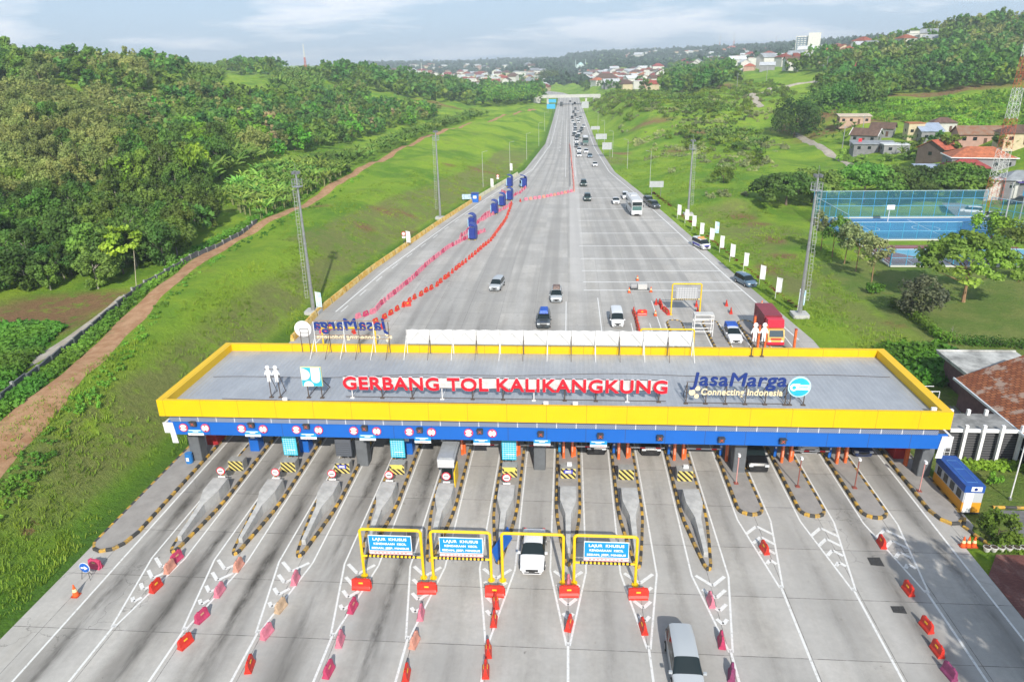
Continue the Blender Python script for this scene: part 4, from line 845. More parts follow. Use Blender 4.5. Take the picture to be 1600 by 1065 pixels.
def vehicle_parts(root,kind,body,H=1.0,Ls=1.0):
    p=PROF[kind]; Lc=p['L']*Ls; W=p['W']; parts={'body':MB(),'windscreen':MB(),'rear_window':MB(),'side_window':[MB(),MB()]}
    rings=[]
    for (t,bz,tz,wf,rf,fl) in p['st']:
        x=(t-.5)*Lc; w=W/2*wf; bz*=H; tz*=H; lo=.24
        half=[(0,lo),(w*.92,lo),(w*1.0,lo+.14),(w*1.0,bz*.72),(w*.985,bz)]
        rw=w*rf
        if fl==2: half+=[(rw+.035,tz-.10),(rw*.86,tz-.015),(rw*.5,tz+.008),(0,tz+.015)]
        else: half+=[(w*.93,bz+(tz-bz)*.45),(w*.80,bz+(tz-bz)*.8),(w*.5,tz-.006),(0,tz)]
        rings.append([(x,y,z) for y,z in half]+[(x,-y,z) for y,z in half[-2:0:-1]])
    n=len(rings[0]); fl=[s[5] for s in p['st']]
    def put(mb,q): mb.add(q,[(0,1,2,3)] if len(q)==4 else [tuple(range(len(q)))])
    for i in range(len(rings)-1):
        for k in range(n):
            k2=(k+1)%n; q=[rings[i][k],rings[i+1][k],rings[i+1][k2],rings[i][k2]]
            kk=k if k<8 else 15-k     # mirrored index: 4 = belt to roof edge, 5.. = top
            side=0 if k<8 else 1; a,b_=fl[i],fl[i+1]
            if kk==4 and a==2 and b_==2: put(parts['side_window'][side],q)
            elif kk>=5 and {a,b_}=={1,2}: put(parts['windscreen' if i>len(rings)/2 else 'rear_window'],q)
            elif kk==4 and {a,b_}=={1,2}: put(parts['side_window'][side],q)
            else: put(parts['body'],q)
    parts['body'].add(rings[0],[tuple(range(n))]); parts['body'].add(rings[-1],[tuple(range(n-1,-1,-1))])
    o=parts['body'].build('body',body,root)
    # merge for smooth shading
    import bmesh
    bm=bmesh.new(); bm.from_mesh(o.data); bmesh.ops.remove_doubles(bm,verts=bm.verts,dist=.001); bmesh.ops.recalc_face_normals(bm,faces=bm.faces)
    for f in bm.faces: f.smooth=True
    for e in bm.edges:
        if len(e.link_faces)==2 and e.calc_face_angle(0)>.6: e.smooth=False
    bm.to_mesh(o.data); bm.free()
    parts['windscreen'].build('windscreen',GLS,root); parts['rear_window'].build('rear_window',GLS,root)
    for m_ in parts['side_window']: m_.build('side_window',GLS,root)
    xs=(p['st'][-1][2],); 
    for sx in (-.31,.30):
        for sg in (-1,1):
            c=(sx*Lc,sg*(W/2-.07),.31); m=MB(); m.disc(c,.315,.22,'y',18); wh=m.build('wheel',TYRE,root)
            m=MB(); m.disc((c[0],c[1]+sg*.10,c[2]),.19,.05,'y',14); m.build('rim',RIM,wh)
    f=Lc/2; zf=p['st'][-3][1]*H
    for sg in (-1,1):
        m=MB(); m.box((f*.955,sg*W*.37,zf*.86),(.22,.34,.15)); m.build('headlight',LAMP,root)
        m=MB(); m.box((-f*.985,sg*W*.40,.74*H),(.05,.20,.20)); m.build('tail_light',TAIL,root)
        xm=[s for s in p['st'] if s[5]==1][-1][0]-.5; m=MB(); m.box((xm*Lc-.10,sg*(W/2+.09),1.02*H),(.14,.20,.14)); m.build('mirror',body,root)
    m=MB(); m.box((f*.985,0,zf*.72),(.07,W*.50,.16)); m.box((f*.99,0,.36),(.06,W*.6,.10)); m.build('grille',TRIM,root)
    m=MB(); m.box((f*1.0,0,.50),(.05,.42,.13)); m.build('number_plate',PLATE,root)
    return Lc,W
CARS={}
def car(kind,body,bname,label,px,py,rz=-90,group=None,H=1.,z=0,Ls=1.,extra=None,world=None,name=None):
    """px,py: photo position of the middle of the car's nearest lower edge"""
    key=(kind,bname,H,Ls); p=world or at(px,py,z)
    loc=(p[0],p[1]+(0 if world else PROF[kind]['L']/2*Ls*abs(math.sin(R_(rz)))),z)
    if key in CARS and not extra: o=copy_tree(CARS[key],loc,R_(rz),label)
    else:
        o=thing(name or {'sedan':'sedan_car','mpv':'minivan_car','suv':'suv_car','van':'van'}[kind],label,'van' if kind=='van' else 'car',loc,R_(rz)); vehicle_parts(o,kind,body,H,Ls)
        if extra: extra(o)
        else: CARS[key]=o
    if group: o['group']=group
    return o
car('sedan',CW,'white','white sedan driving under the empty yellow gantry',831,901)
car('mpv',CS,'silver','silver minivan at the bottom edge of the photo between two lanes',1077,1094,H=1.0)
car('suv',CB,'black','glossy black car leaving its lane under the right half of the canopy',1190,744,world=(16.95,57.6,0))
def rack(o,m,w=1.2,l=2.2,h=.38,z=1.78,x=-.3,lump=True,name='roof_cargo'):
    b=MB(); b.box((x,0,z+h/2),(l,w,h),taper=.82,bev=0); b.box((x+.1,0,z+h*.95),(l*.6,w*.7,h*.3),taper=.7); b.build(name,m,o)
BT=mat('blue_tarpaulin',(.015,.10,.52),.5,noise=(4,.4),bump=(6,.6)); BR_=mat('brown_load',(.22,.16,.14),.8,noise=(5,.5))
car('suv',CG,'grey','dark grey car with a blue covered load on its roof, behind the canopy',849,515,extra=lambda o:rack(o,BT))
car('mpv',CS,'silverb','silver car with brown luggage on its roof, behind the canopy',869,474,extra=lambda o:rack(o,BR_,z=1.68,l=1.6))
car('mpv',CS,'silver','silver minivan alone in the left lanes of the rear plaza',775,456,rz=-97)
car('van',CW,'white','white van just behind the canopy, left of the long red barrier',965,513)
car('mpv',CBL,'bluegrey','blue grey car parked at the right road edge beside the banner flags',1169,450,rz=-72)
def police(o):
    m=MB(); m.box((-.2,0,1.96),(.35,1.3,.16)); m.build('light_bar',mat('lamp_orange',(.75,.25,.03),.4),o)
    m=MB(); m.box((.2,0,1.905),(1.5,1.0,.03)); m.build('roof_panel',mat('roof_orange',(.70,.42,.16),.5),o)
    m=MB(); m.box((2.34,0,.78),(.06,1.35,.36)); m.build('blue_front',mat('livery_blue',(.06,.05,.40),.4),o)
    for sg in (-1,1): m=MB(); m.box((-.3,sg*.875,.72),(2.8,.03,.32)); m.build('side_stripe',mat('livery_blue',(.06,.05,.40),.4),o)
car('van',CW,'patrol','white patrol van with orange roof and blue bonnet at the right road edge',1098,391,rz=-72,extra=police,name='patrol_van')
car('sedan',CW,'white','white car left of the big bus in the rear plaza',963,320)
car('mpv',CW,'white','white car directly behind the big bus',978,312)
car('suv',CG,'greyb','dark grey car waiting at the road edge right of the bus, rear one of two',1015,320,rz=-80)
car('suv',CG,'greyb','dark grey car at the road edge right of the bus, nearer one of two',1023,327,rz=-75)
car('suv',CDG,'dgreen','dark green car coming down the middle lane left of the bus',918,315)
car('suv',CDG,'dgreen','dark green car farther up the middle lane behind the other dark green car',912,292)
def bus(label,px,py,L_,W_,H_,white,z=0,rz=-90,world=None):
    p=world or at(px,py,z); s=thing('coach_bus',label,'bus',(p[0],p[1]+L_/2,z),R_(rz)); f=L_/2; w=W_/2
    m=MB(); m.box((-.0,0,H_*.52+.15),(L_,W_,H_*.92),bev=.18); m.build('body',white,s)
    m=MB(); m.box((0,0,H_+.10),(L_*.96,W_*.86,.12),taper=.96); m.box((-f*.3,0,H_+.24),(2.2,1.4,.2)); m.build('roof',mat('bus_roof',(.60,.61,.62),.5,noise=(1,.1)),s)
    m=MB(); m.box((f+.01,0,H_*.80),(.08,W_*.88,H_*.24)); m.build('destination_window',GLS,s); m=MB(); m.box((f+.02,0,H_*.52),(.08,W_*.86,H_*.26)); m.build('windscreen',mat('bus_glass',(.08,.16,.15),.1),s)
    for sg in (-1,1):
        m=MB(); m.box((0,sg*(w+.005),H_*.62),(L_*.92,.04,H_*.27)); m.build('side_window',GLS,s)
        m=MB(); m.box((f+.03,sg*W_*.36,.62),(.06,.36,.2)); m.build('headlight',LAMP,s); m=MB(); m.box((f+.15,sg*(w+.16),H_*.66),(.18,.14,.42)); m.build('mirror',TRIM,s)
    m=MB(); m.box((f+.03,0,.45),(.08,W_*.45,.22)); m.build('grille',TRIM,s)
    for sx in (-.30,.33):
        for sg in (-1,1): m=MB(); m.disc((sx*L_,sg*(w-.12),.48),.48,.3,'y',16); m.build('wheel',TYRE,s)
    return s
bus('big white coach with a green windscreen among the white cars in the rear plaza',993,338,11.,2.5,3.6,mat('bus_white',(.66,.67,.67),.35),rz=-87)
bus('grey coach in the traffic queue on the motorway',915,228,10.,2.5,3.5,mat('bus_grey',(.16,.18,.18),.35))
def box_truck(label,loc,rz,cargo,cab,z=0,L_=7.2,W_=2.2,Hc=3.5):
    s=thing('box_truck',label,'truck',loc,rz); f=L_/2
    m=MB(); m.box((-1.1,0,.95+(Hc-.95)/2),(L_-2.1,W_,Hc-.95),bev=.03); bx=m.build('cargo_box',cargo,s)
    m=MB(); 
    for k in range(8): m.box((-f+.3+k*.62,0,(Hc+.95)/2),(.05,W_+.05,Hc-1.0))
    m.build('ribs',cargo,bx)
    m=MB(); m.box((f-1.35,0,Hc-.62),(1.3,W_*.95,1.0),taper=.80,tapy=.95); m.build('wind_deflector',mat('truck_red_bright',(.62,.02,.05),.4),s)
    m=MB(); P=[(f-1.95,.55),(f,.55),(f,1.35),(f-.28,2.25),(f-1.95,2.3)]
    n=len(P); m.add([(x,-W_*.46,z_) for x,z_ in P]+[(x,W_*.46,z_) for x,z_ in P],[tuple(range(n)),tuple(range(2*n-1,n-1,-1))]+[(i,n+i,n+(i+1)%n,(i+1)%n) for i in range(n)]); m.build('cab',cab,s)
    m=MB(); m.add([(f+.015,-W_*.40,1.40),(f+.015,W_*.40,1.40),(f-.25,W_*.38,2.2),(f-.25,-W_*.38,2.2)],[(0,1,2,3)]); m.build('windscreen',mat('truck_glass',(.06,.09,.11),.1),s)
    for sg in (-1,1): m=MB(); m.box((f-.75,sg*(W_*.46+.01),1.75),(.8,.03,.6)); m.build('side_window',GLS,s); m=MB(); m.box((f+.02,sg*.75,.85),(.06,.3,.2)); m.build('headlight',LAMP,s)
    m=MB(); m.box((f+.0,0,.55),(.2,W_*.95,.34)); m.build('bumper',mat('truck_red_bright',(.62,.02,.05),.4),s); m=MB(); m.box((f+.02,0,1.13),(.05,1.3,.22)); m.build('grille',mat('grille_red',(.5,.04,.03),.5),s)
    m=MB(); m.box((-.6,0,.72),(L_-1.4,.9,.25)); m.build('chassis',DGR,s)
    for sx in (-f+1.2,f-1.0):
        for sg in (-1,1): m=MB(); m.disc((sx,sg*(W_/2-.16),.43),.43,.3,'y',16); m.build('wheel',TYRE,s)
    return s
box_truck('red box truck with a yellow cab behind the right end of the canopy',(26.3,88.9,0),R_(-90),mat('truck_maroon',(.26,.03,.045),.5,noise=(1,.2)),mat('cab_yellow',(.72,.48,.14),.4))
# pickup with blue load
def pickup_load(o): 
    b=MB(); b.box((-1.2,0,1.30),(1.8,1.5,.9),taper=.9,bev=0); b.build('covered_load',BT,o)
car('sedan',CW,'pickup','white pickup with a blue covered load beside the red truck',1156,542,extra=pickup_load,world=(21.6,88.2,0),name='pickup_truck',H=1.12)
# cars under the canopy
car('sedan',CB,'black','black car under the canopy in the lane left of the ticket kiosk',0,0,world=(-12.3,61.2,0))
car('suv',CB,'black','dark car under the canopy behind the eighth hanging board',0,0,world=(2.9,60.0,0))
car('suv',CB,'black','black car behind the boom arm in a middle lane under the canopy',0,0,world=(7.9,60.0,0))
car('mpv',CW,'white','pale car under the canopy in the lane right of the black car',0,0,world=(22.3,60.9,0))
car('sedan',CDB,'navy','navy car under the canopy in the second lane from the right edge',0,0,world=(27.0,60.6,0))
# the queue far up the motorway
far=[('sedan',CW,'white',930,261),('sedan',CBL,'bluegrey',922,247),('mpv',CW,'white',916,240),('mpv',CW,'white',905,246),('mpv',CW,'white',905,238),('mpv',CG,'grey',901,231),('suv',CW,'white',901,224),('mpv',CG,'grey',901,218),('suv',CDG,'dgreen',904,216),('mpv',CW,'white',904,211),('suv',CG,'grey',897,213),('suv',CG,'grey',907,209),('mpv',CW,'white',898,208),('mpv',CG,'grey',899,204),('sedan',CW,'white',899,200),('mpv',CG,'grey',898,198),('mpv',CW,'white',904,193),('mpv',CW,'white',895,193),('suv',CB,'black',894,186),('suv',CG,'grey',899,182),('mpv',CG,'grey',896,177),('suv',CG,'grey',899,172),('sedan',CG,'grey',895,165),('mpv',CB,'black',891,160),('mpv',CW,'white',912,200),('mpv',CG,'grey',909,204),('sedan',CW,'white',902,188),('mpv',CS,'silver',907,186),('suv',CB,'black',898,163),('mpv',CW,'white',903,177)]
cn_={'white':'white','bluegrey':'blue grey','grey':'dark grey','dgreen':'dark green','black':'black','silver':'silver'}
cnt={}
for k,(kd,b_,bn,px,py) in enumerate(far):
    cnt[bn]=cnt.get(bn,0)+1
    car(kd,b_,bn,f'{cn_[bn]} car, {ORD[min(cnt[bn]-1,15)]} of that colour up the motorway traffic queue',px,py,group='cars queuing on the motorway',Ls=1.)
box_truck('dark truck driving away under the overpass on the left carriageway',(at(877,166)[0],at(877,166)[1],0),R_(90),CG,CG)
# parked beside the courts
for k,(kd,b_,bn,px,py,rz,lab) in enumerate([('mpv',CW,'white',1516,333,155,'white and silver car parked leftmost beside the sports courts'),('mpv',CS,'silver',1548,342,155,'silver car parked behind the long navy car by the courts'),('sedan',CDB,'navy',1556,347,152,'navy car parked in front of the silver car by the courts'),('suv',CG,'grey',1592,318,150,'dark car parked at the far right beyond the courts')]):
    p=T(px,py); car(kd,b_,bn,lab,0,0,rz=rz,world=(p[0],p[1],p[2]),z=p[2])
# ---------------------------------------------------------------- water-filled barriers, cones
BRED=mat('barrier_red',(.62,.035,.02),.42,noise=(1.5,.15)); BPNK=mat('barrier_pink',(.66,.20,.27),.55,noise=(2.5,.25)); BMAG=mat('barrier_magenta',(.52,.05,.13),.5,noise=(2.5,.25)); BSAL=mat('barrier_salmon',(.66,.30,.22),.6,noise=(2.5,.3)); BTAN=mat('barrier_tan',(.56,.40,.26),.65,noise=(2.5,.3)); BDM=mat('barrier_plum',(.28,.05,.14),.55,noise=(2.5,.3))
YP=mat('barrier_plate',(.85,.52,.03),.45)
BC={}
def barrier(kind,loc,rz,label,group,big=False,tilt=0):
    m,nm=dict(r=(BRED,'red'),p=(BPNK,'pink'),m=(BMAG,'magenta'),s=(BSAL,'salmon'),t=(BTAN,'tan'),d=(BDM,'plum'))[kind]
    if (kind,big) in BC: return copy_tree(BC[(kind,big)],loc,rz,label,group)
    s=thing('water_barrier',label,'barrier',loc,rz,group); L_=1.08 if not big else 1.32
    b=MB(); P=[(-.25,0),(.25,0),(.24,.14),(.15,.30),(.10,.70),(.07,.82),(-.07,.82),(-.10,.70),(-.15,.30),(-.24,.14)]
    b.frontprism  # body: profile across, extruded along x, with stepped ends
    n=len(P); xs=[(-L_/2,.55),(-L_/2+.12,.92),(-L_*.16,1),(0,.93),(L_*.16,1),(L_/2-.12,.92),(L_/2,.55)]
    for (x0,k0),(x1,k1) in zip(xs[:-1],xs[1:]):
        b.add([(x0,p[0],p[1]*(.80+.2*k0)) for p in P]+[(x1,p[0],p[1]*(.80+.2*k1)) for p in P],[tuple(range(n)),tuple(range(2*n-1,n-1,-1))]+[(i,n+i,n+(i+1)%n,(i+1)%n) for i in range(n)])
    b.tube((-L_*.25,0,.80),(-L_*.25,0,.90),.05,n=8); b.tube((L_*.25,0,.80),(L_*.25,0,.90),.05,n=8); b.tube((L_/2+.02,0,.05),(L_/2+.02,0,.62),.05,n=6); b.build('shell',m,s)
    if kind in 'rm' : 
        for sg in (-1,1): b=MB(); b.box((0,sg*.125,.55),(.30,.03,.12)); b.build('reflector_plate',YP if kind=='r' else mat('plate_faded',(.6,.35,.2),.6),s)
    BC[(kind,big)]=s; s.scale=(.9,)*3 if not big else (1,)*3; return s
GB=[[(273,880,'m'),(262,895,'s'),(240,925,'r')],[(370,892,'s'),(340,932,'p'),(312,973,'m'),(286,1014,'r')],[(459,913,'p'),(436,957,'t'),(414,998,'p'),(387,1050,'r')],[(549,957,'m'),(529,1010,'p'),(511,1058,'m')],[(656,968,'p'),(646,1012,'s'),(633,1064,'r')],[(774,950,'r'),(771,978,'r'),(762,1026,'r'),(758,1058,'r')],[(889,985,'r')],[(1006,990,'r')],[(1112,948,'p'),(1129,1012,'m'),(1145,1064,'d')],[(1196,865,'r')],[],[(1380,856,'r'),(1422,930,'r'),(1451,988,'r'),(1468,1026,'r'),(1487,1062,'d')]]
nmz=dict(r='bright red',p='faded pink',m='magenta',s='salmon',t='tan',d='plum coloured')
rnd=random.Random(3)
for gi,lst in enumerate(GB):
    for k,(px,py,c) in enumerate(lst):
        p=at(px,py); barrier(c,(p[0],p[1]+.35,0),R_(90+rnd.uniform(-14,14)-(6 if gi<4 else 0)),f'{nmz[c]} plastic barrier, {ORD[k]} one down the lane divider of the {ORD[gi]} island','plastic barriers on the lane dividers')
for k,(px,py) in enumerate(((565,920),(667,926),(773,931),(889,931),(997,935))):
    p=at(px,py); barrier('r',(p[0],p[1]+.1,0),R_(rnd.uniform(-4,4)),f'red barrier with a yellow plate at the foot of the gantries, {ORD[k]} from the left','red barriers at the gantry feet',True)
p=at(150,886); barrier('m',(p[0],p[1],0),R_(-8),'faded pink red barrier at the left road edge behind the round arrow sign',None)
p=at(888,915); barrier('p',(p[0],p[1],0),R_(90),'pink barrier standing between the two middle gantry posts',None)
# leaning blue board beside the sixth island tip
s=thing('leaning_board','blue board leaning at the tip of the sixth pointed island','board',(IX[5]+.15,43.6,.2),R_(72)); b=MB(); b.add([(-1.5,-.25,0),(1.5,-.25,0),(1.5,.1,.95),(-1.5,.1,.95),(-1.5,-.2,-.0),(1.5,-.2,0),(1.5,.15,.95),(-1.5,.15,.95)],[(0,1,2,3),(7,6,5,4),(0,4,5,1),(3,2,6,7),(0,3,7,4),(1,5,6,2)]); b.build('panel',BLU,s)
# barrier rows across the left rear plaza
def row(pxs,kinds,step,rz0,label,group,wob=.25,along=True):
    P=[at(*q) for q in pxs]; out=[]; carry=0; n=0
    for a,b_ in zip(P[:-1],P[1:]):
        a=Vector(a);b_=Vector(b_); L_=(b_-a).length; d=(b_-a).normalized(); t=carry
        while t<L_:
            q=a+d*t; ang=math.atan2(d.y,d.x)+(0 if along else R_(rz0))
            barrier(kinds[n%len(kinds)],(q.x+rnd.uniform(-wob,wob)*.4,q.y+rnd.uniform(-wob,wob),0),ang+rnd.uniform(-.15,.15),label,group); n+=1; t+=step
        carry=t-L_
    return n
n1_=row([(588,504),(610,492),(640,472),(680,448),(730,408),(768,375),(790,345),(800,318)],'r',1.9,0,'bright red barrier in the long curved row across the left rear plaza','red barriers in the curved row',.25)
n2_=row([(560,497),(585,488),(600,472),(640,440),(672,410),(700,388),(725,375),(757,362)],'pmpp',1.35,0,'faded pink barrier in the long row left of the red row','pink barriers in the long row',.15)
n3_=row([(719,372),(745,350),(760,335),(775,330)],'pmp',1.5,0,'faded pink barrier around the nearest blue hooded booths','pink barriers at the near booths',.3)
n4_=row([(755,344),(765,338),(790,326),(800,318)],'pp',1.6,0,'pink barrier beside the middle blue hooded booths','pink barriers at the middle booths',.3)
n5_=row([(785,300),(800,308),(812,302),(823,293)],'pm',1.7,0,'pink barrier around the farthest blue hooded booths','pink barriers at the far booths',.3)
n6_=row([(822,313),(850,309),(880,303),(897,299)],'psp',1.45,0,'pink barrier in the straight row crossing to the median','pink barriers crossing to the median',.1)
n7_=row([(897,299),(895,272),(892,240),(890,226)],'ssm',2.1,0,'salmon barrier in the line along the motorway median','salmon barriers along the median',.1)
for k,(px,py) in enumerate(((813,315),(553,520),(566,512),(598,512),(637,478),(497,512),(505,520),(515,515))):
    p=at(px,py); barrier('r' if k<5 else 'm',(p[0],p[1],0),rnd.uniform(0,3),['lone orange red barrier between the red row and the crossing pink row','red barrier seen through the mirrored lettering, left one','red barrier seen through the mirrored lettering, upper one','red barrier just right of the mirrored lettering','doubled red barrier where the pink row bends','magenta barrier heap under the mirrored letters, left piece','magenta barrier heap under the mirrored letters, middle piece','magenta barrier heap under the mirrored letters, right piece'][k],None)
# right rear plaza
n8_=row([(990,488),(994,500),(999,522)],'r',1.35,0,'red barrier in the tight line ending at the white roof board','red barriers in the tight line',.05)
n9_=row([(1031,474),(1035,483),(1044,492)],'r',1.25,0,'red barrier in the cluster left of the rear yellow gantry','red barriers left of the rear gantry',.15)
for k,(px,py,lab) in enumerate(((1025,475,'single red barrier left of the cluster by the rear gantry'),(1088,478,'upper red barrier at the right post of the rear gantry'),(1090,488,'lower red barrier at the right post of the rear gantry'),(1135,477,'upper red barrier of the pair right of the rear gantry'),(1142,489,'lower red barrier of the pair right of the rear gantry'),(1003,492,'small red barrier with a yellow plate in front of the white board'))):
    p=at(px,py); barrier('r',(p[0],p[1],0),R_(80 if k<5 else 3),lab,None,big=(k==5))
CN={}
def cone(p,label,group=None,s_=1.):
    if 'c' in CN: return copy_tree(CN['c'],p,0,label,group,scale=s_)
    s=thing('traffic_cone',label,'traffic cone',p,0,group); b=MB(); b.tube((0,0,.04),(0,0,.30),.17,.125,14); b.tube((0,0,.48),(0,0,.75),.085,.03,14); b.build('cone',mat('cone_orange',(.80,.12,.02),.5),s)
    b=MB(); b.tube((0,0,.30),(0,0,.48),.127,.086,14); b.build('band',mat('cone_band',(.82,.66,.35),.5),s); b=MB(); b.box((0,0,.02),(.42,.42,.04),bev=.04); b.build('base',mat('cone_base',(.45,.06,.02),.6),s); CN['c']=s; s.scale=(s_,)*3; return s
cone(at(119,930),'orange cone at the left road edge below the round arrow sign',s_=1.25)
for k,px in enumerate((1504,1512,1521)): cone(at(px,853),f'orange cone in the row of three beside the flower pots, {ORD[k]} from the left','three cones by the flower pots',1.15)
for k,(px,py,l) in enumerate(((996,438,'orange cone beyond the generator in the rear plaza'),(983,457,'orange cone left of the generator in the rear plaza'),(1017,456,'orange cone right of the generator in the rear plaza'),(1024,493,'orange cone right of the small red barrier behind the white board'),(1190,478,'orange cone at the right road edge near the red truck'))): cone(at(px,py),l,s_=1.2)
s=thing('road_sign_board','round blue sign with a white arrow on a folding stand at the left road edge','road sign',at(137,903),R_(-6)); b=MB(); b.disc((0,0,.95),.42,.04,n=24); b.build('rim',WHT2,s); b=MB(); b.disc((0,-.025,.95),.385,.03,n=24); b.build('face',mat('sign_blue',(.01,.12,.50),.4),s)
b=MB(); b.frontprism([(-.26,.89),(.02,.89),(.02,.78),(.28,.95),(.02,1.12),(.02,1.01),(-.26,1.01)],-.06,-.045); b.build('arrow',WHT2,s)
for sx,sy in ((-.35,-.15),(.35,-.15),(0,.4)): b=MB(); b.tube((sx,sy,0),(sx*.6,sy*.2,.85),.02,n=5); b.build('leg',DGR,s)
s=thing('generator','grey generator set with a pale box on the rear plaza','generator',at(998,452)); b=MB(); b.disc((-.8,0,.55),.45,.9,'x',14); b.build('drum',mat('drum_grey',(.30,.30,.31),.6),s); b=MB(); b.box((.55,0,.55),(1.5,.9,.8),bev=.08); b.build('housing',mat('gen_pale',(.52,.52,.5),.6),s); b=MB(); b.box((.1,0,.08),(3.0,.9,.12)); b.build('skid',DGR,s)
# yellow concrete kerb barrier on the left of the rear plaza
g=ND('barrier_wall_paint'); sg_=g.m_('FRACT',g.m_('DIVIDE',g.y,6.)); c=g.mix(g.ramp(g.noise(.9,5,.7),.4,.62),(.62,.36,.06),(.74,.56,.22)); c=g.mix(g.m_('GREATER_THAN',g.y,190),c,(.62,.60,.42)); c=g.mix(g.m_('LESS_THAN',sg_,.03),c,(.15,.12,.08)); wallm=g.done(c,.8)
s=thing('roadside_parapet','low yellow concrete parapet along the left edge of the rear plaza','parapet',(-34,130,0)); b=MB(); y=86.
while y<232:
    y2=y+5.9; x0=np.interp(y,YL,XL)+.25; x1=np.interp(y2,YL,XL)+.25
    d=Vector((x1-x0,y2-y,0)).normalized(); n_=Vector((-d.y,d.x,0)); o=Vector((-34,130,0)); A=Vector((x0,y,0))-o; B=Vector((x1,y2,0))-o
    V=[]
    for Q in (A,B):
        for off,z in ((-.28,-.1),(-.22,.35),(-.12,.85),(.12,.85),(.22,.35),(.28,-.1)): V.append(tuple(Q+n_*off+Vector((0,0,z))))
    b.add(V,[(0,1,2,3,4,5),(11,10,9,8,7,6)]+[(i,6+i,6+(i+1)%6,(i+1)%6) for i in range(6)]); y+=6.
b.build('wall',wallm,s)
# ---------------------------------------------------------------- lighting masts, street lamps, flags
def mast(px,py,h,label,lad=1,z=0):
    p=at(px,py,z); s=thing('light_mast',label,'light mast',p,group='tall flood light masts'); b=MB(); b.box((0,0,.25),(2.2,2.2,.5),bev=.15); b.build('footing',mat('footing',(.50,.50,.48),.85,noise=(2,.2)),s)
    b=MB(); zz=.5; r=.29
    for k in range(6): z1=.5+(h-.5)*(k+1)/6; r1=.29-.17*(k+1)/6; b.tube((0,0,zz),(0,0,z1),r,r1,12); b.tube((0,0,z1-.12),(0,0,z1),r1+.04,r1+.04,12); zz=z1;r=r1
    b.build('pole',STL,s)
    b=MB(); x=lad*.85
    for dx in (-.2,.2): b.tube((x+dx,.3,2.2),(x*.62+dx,.15,h-1.3),.02,n=4)
    n=int((h-3)/.55)
    for k in range(n): t=k/n; xx=x*(1-.38*t); z=2.3+(h-3.8)*t; b.tube((xx-.2,.3-.15*t,z),(xx+.2,.3-.15*t,z),.022,n=4)
    b.build('ladder',mat('ladder_steel',(.52,.53,.52),.5),s)
    b=MB()
    for k in range(8): t=k/8; xx=x*(1-.38*t); z=2.6+(h-3.8)*t; b.tube((0,0,z),(xx+.3*lad,.2,z),.02,n=4); b.tube((xx+.3*lad,.2,z),(xx+.3*lad,.2,z+.9),.02,n=4)
    b.build('ladder_bracket',STL,s)
    b=MB(); hp=h-2.0
    for a in range(8):
        t0=2*math.pi*a/8;t1=2*math.pi*(a+1)/8; 
        for zz_ in (hp,hp+.5,hp+1.0): b.tube((.75*math.cos(t0),.75*math.sin(t0),zz_),(.75*math.cos(t1),.75*math.sin(t1),zz_),.03,n=4)
        b.tube((.75*math.cos(t0),.75*math.sin(t0),hp),(.75*math.cos(t0),.75*math.sin(t0),hp+1),.03,n=4)
    b.disc((0,0,hp),.75,.06,'z',8); b.build('platform',STL,s)
    for k in range(4): a=R_(45+90*k); b=MB(); b.box((.42*math.cos(a),.42*math.sin(a),h-.1),(.42,.34,.36),rz=a,bev=.05); b.build('flood_light',mat('lamp_housing',(.16,.17,.18),.5),s)
    b=MB(); b.tube((0,0,h),(0,0,h+1.2),.02,n=4); b.build('lightning_rod',STL,s); return s
mast(490,489,20.6,'tall steel light mast with side ladder on the left slope near the canopy',-1)
mast(1249,494,19.6,'tall steel light mast with side ladder on the right verge near the canopy',1)
mast(688,342,20.,'tall steel light mast on the left verge farther up the plaza',-1)
mast(1075,336,17.,'tall steel light mast on the right verge behind the banner flags',1)
def lamp(px,py,h,side,label,gp='slim street lamps along the motorway',z=None):
    p=T(px,py) if z is None else at(px,py,z); s=thing('street_lamp',label,'street lamp',p,group=gp); b=MB(); b.tube((0,0,0),(0,0,h),.06,.035,6); b.tube((0,0,h),(side*1.1,0,h+.25),.03,n=5); b.build('pole',mat('lamp_pole',(.55,.57,.56),.5),s); b=MB(); b.box((side*1.3,0,h+.27),(.5,.2,.1),bev=.05); b.build('lamp_head',STL,s)
for k,(px,py,h,sd) in enumerate(((755,292,10,1),(797,268,9.5,1),(823,250,9.5,1),(842,228,9.5,1),(851,205,9.5,1),(1015,293,10,-1),(980,264,9.5,-1),(957,246,9.5,-1),(944,224,9.5,-1),(934,206,9.5,-1))):
    lamp(px,py,h,sd,f'slim street lamp on the {"left" if sd>0 else "right"} motorway verge, {ORD[k%5]} one from the plaza')
s_flag=None
FL=mat('banner_white',(.74,.75,.75),.7,noise=(1.2,.08)); FLB=mat('banner_blue',(.25,.55,.75),.7,noise=(2.2,.5,(.75,.8,.82)))
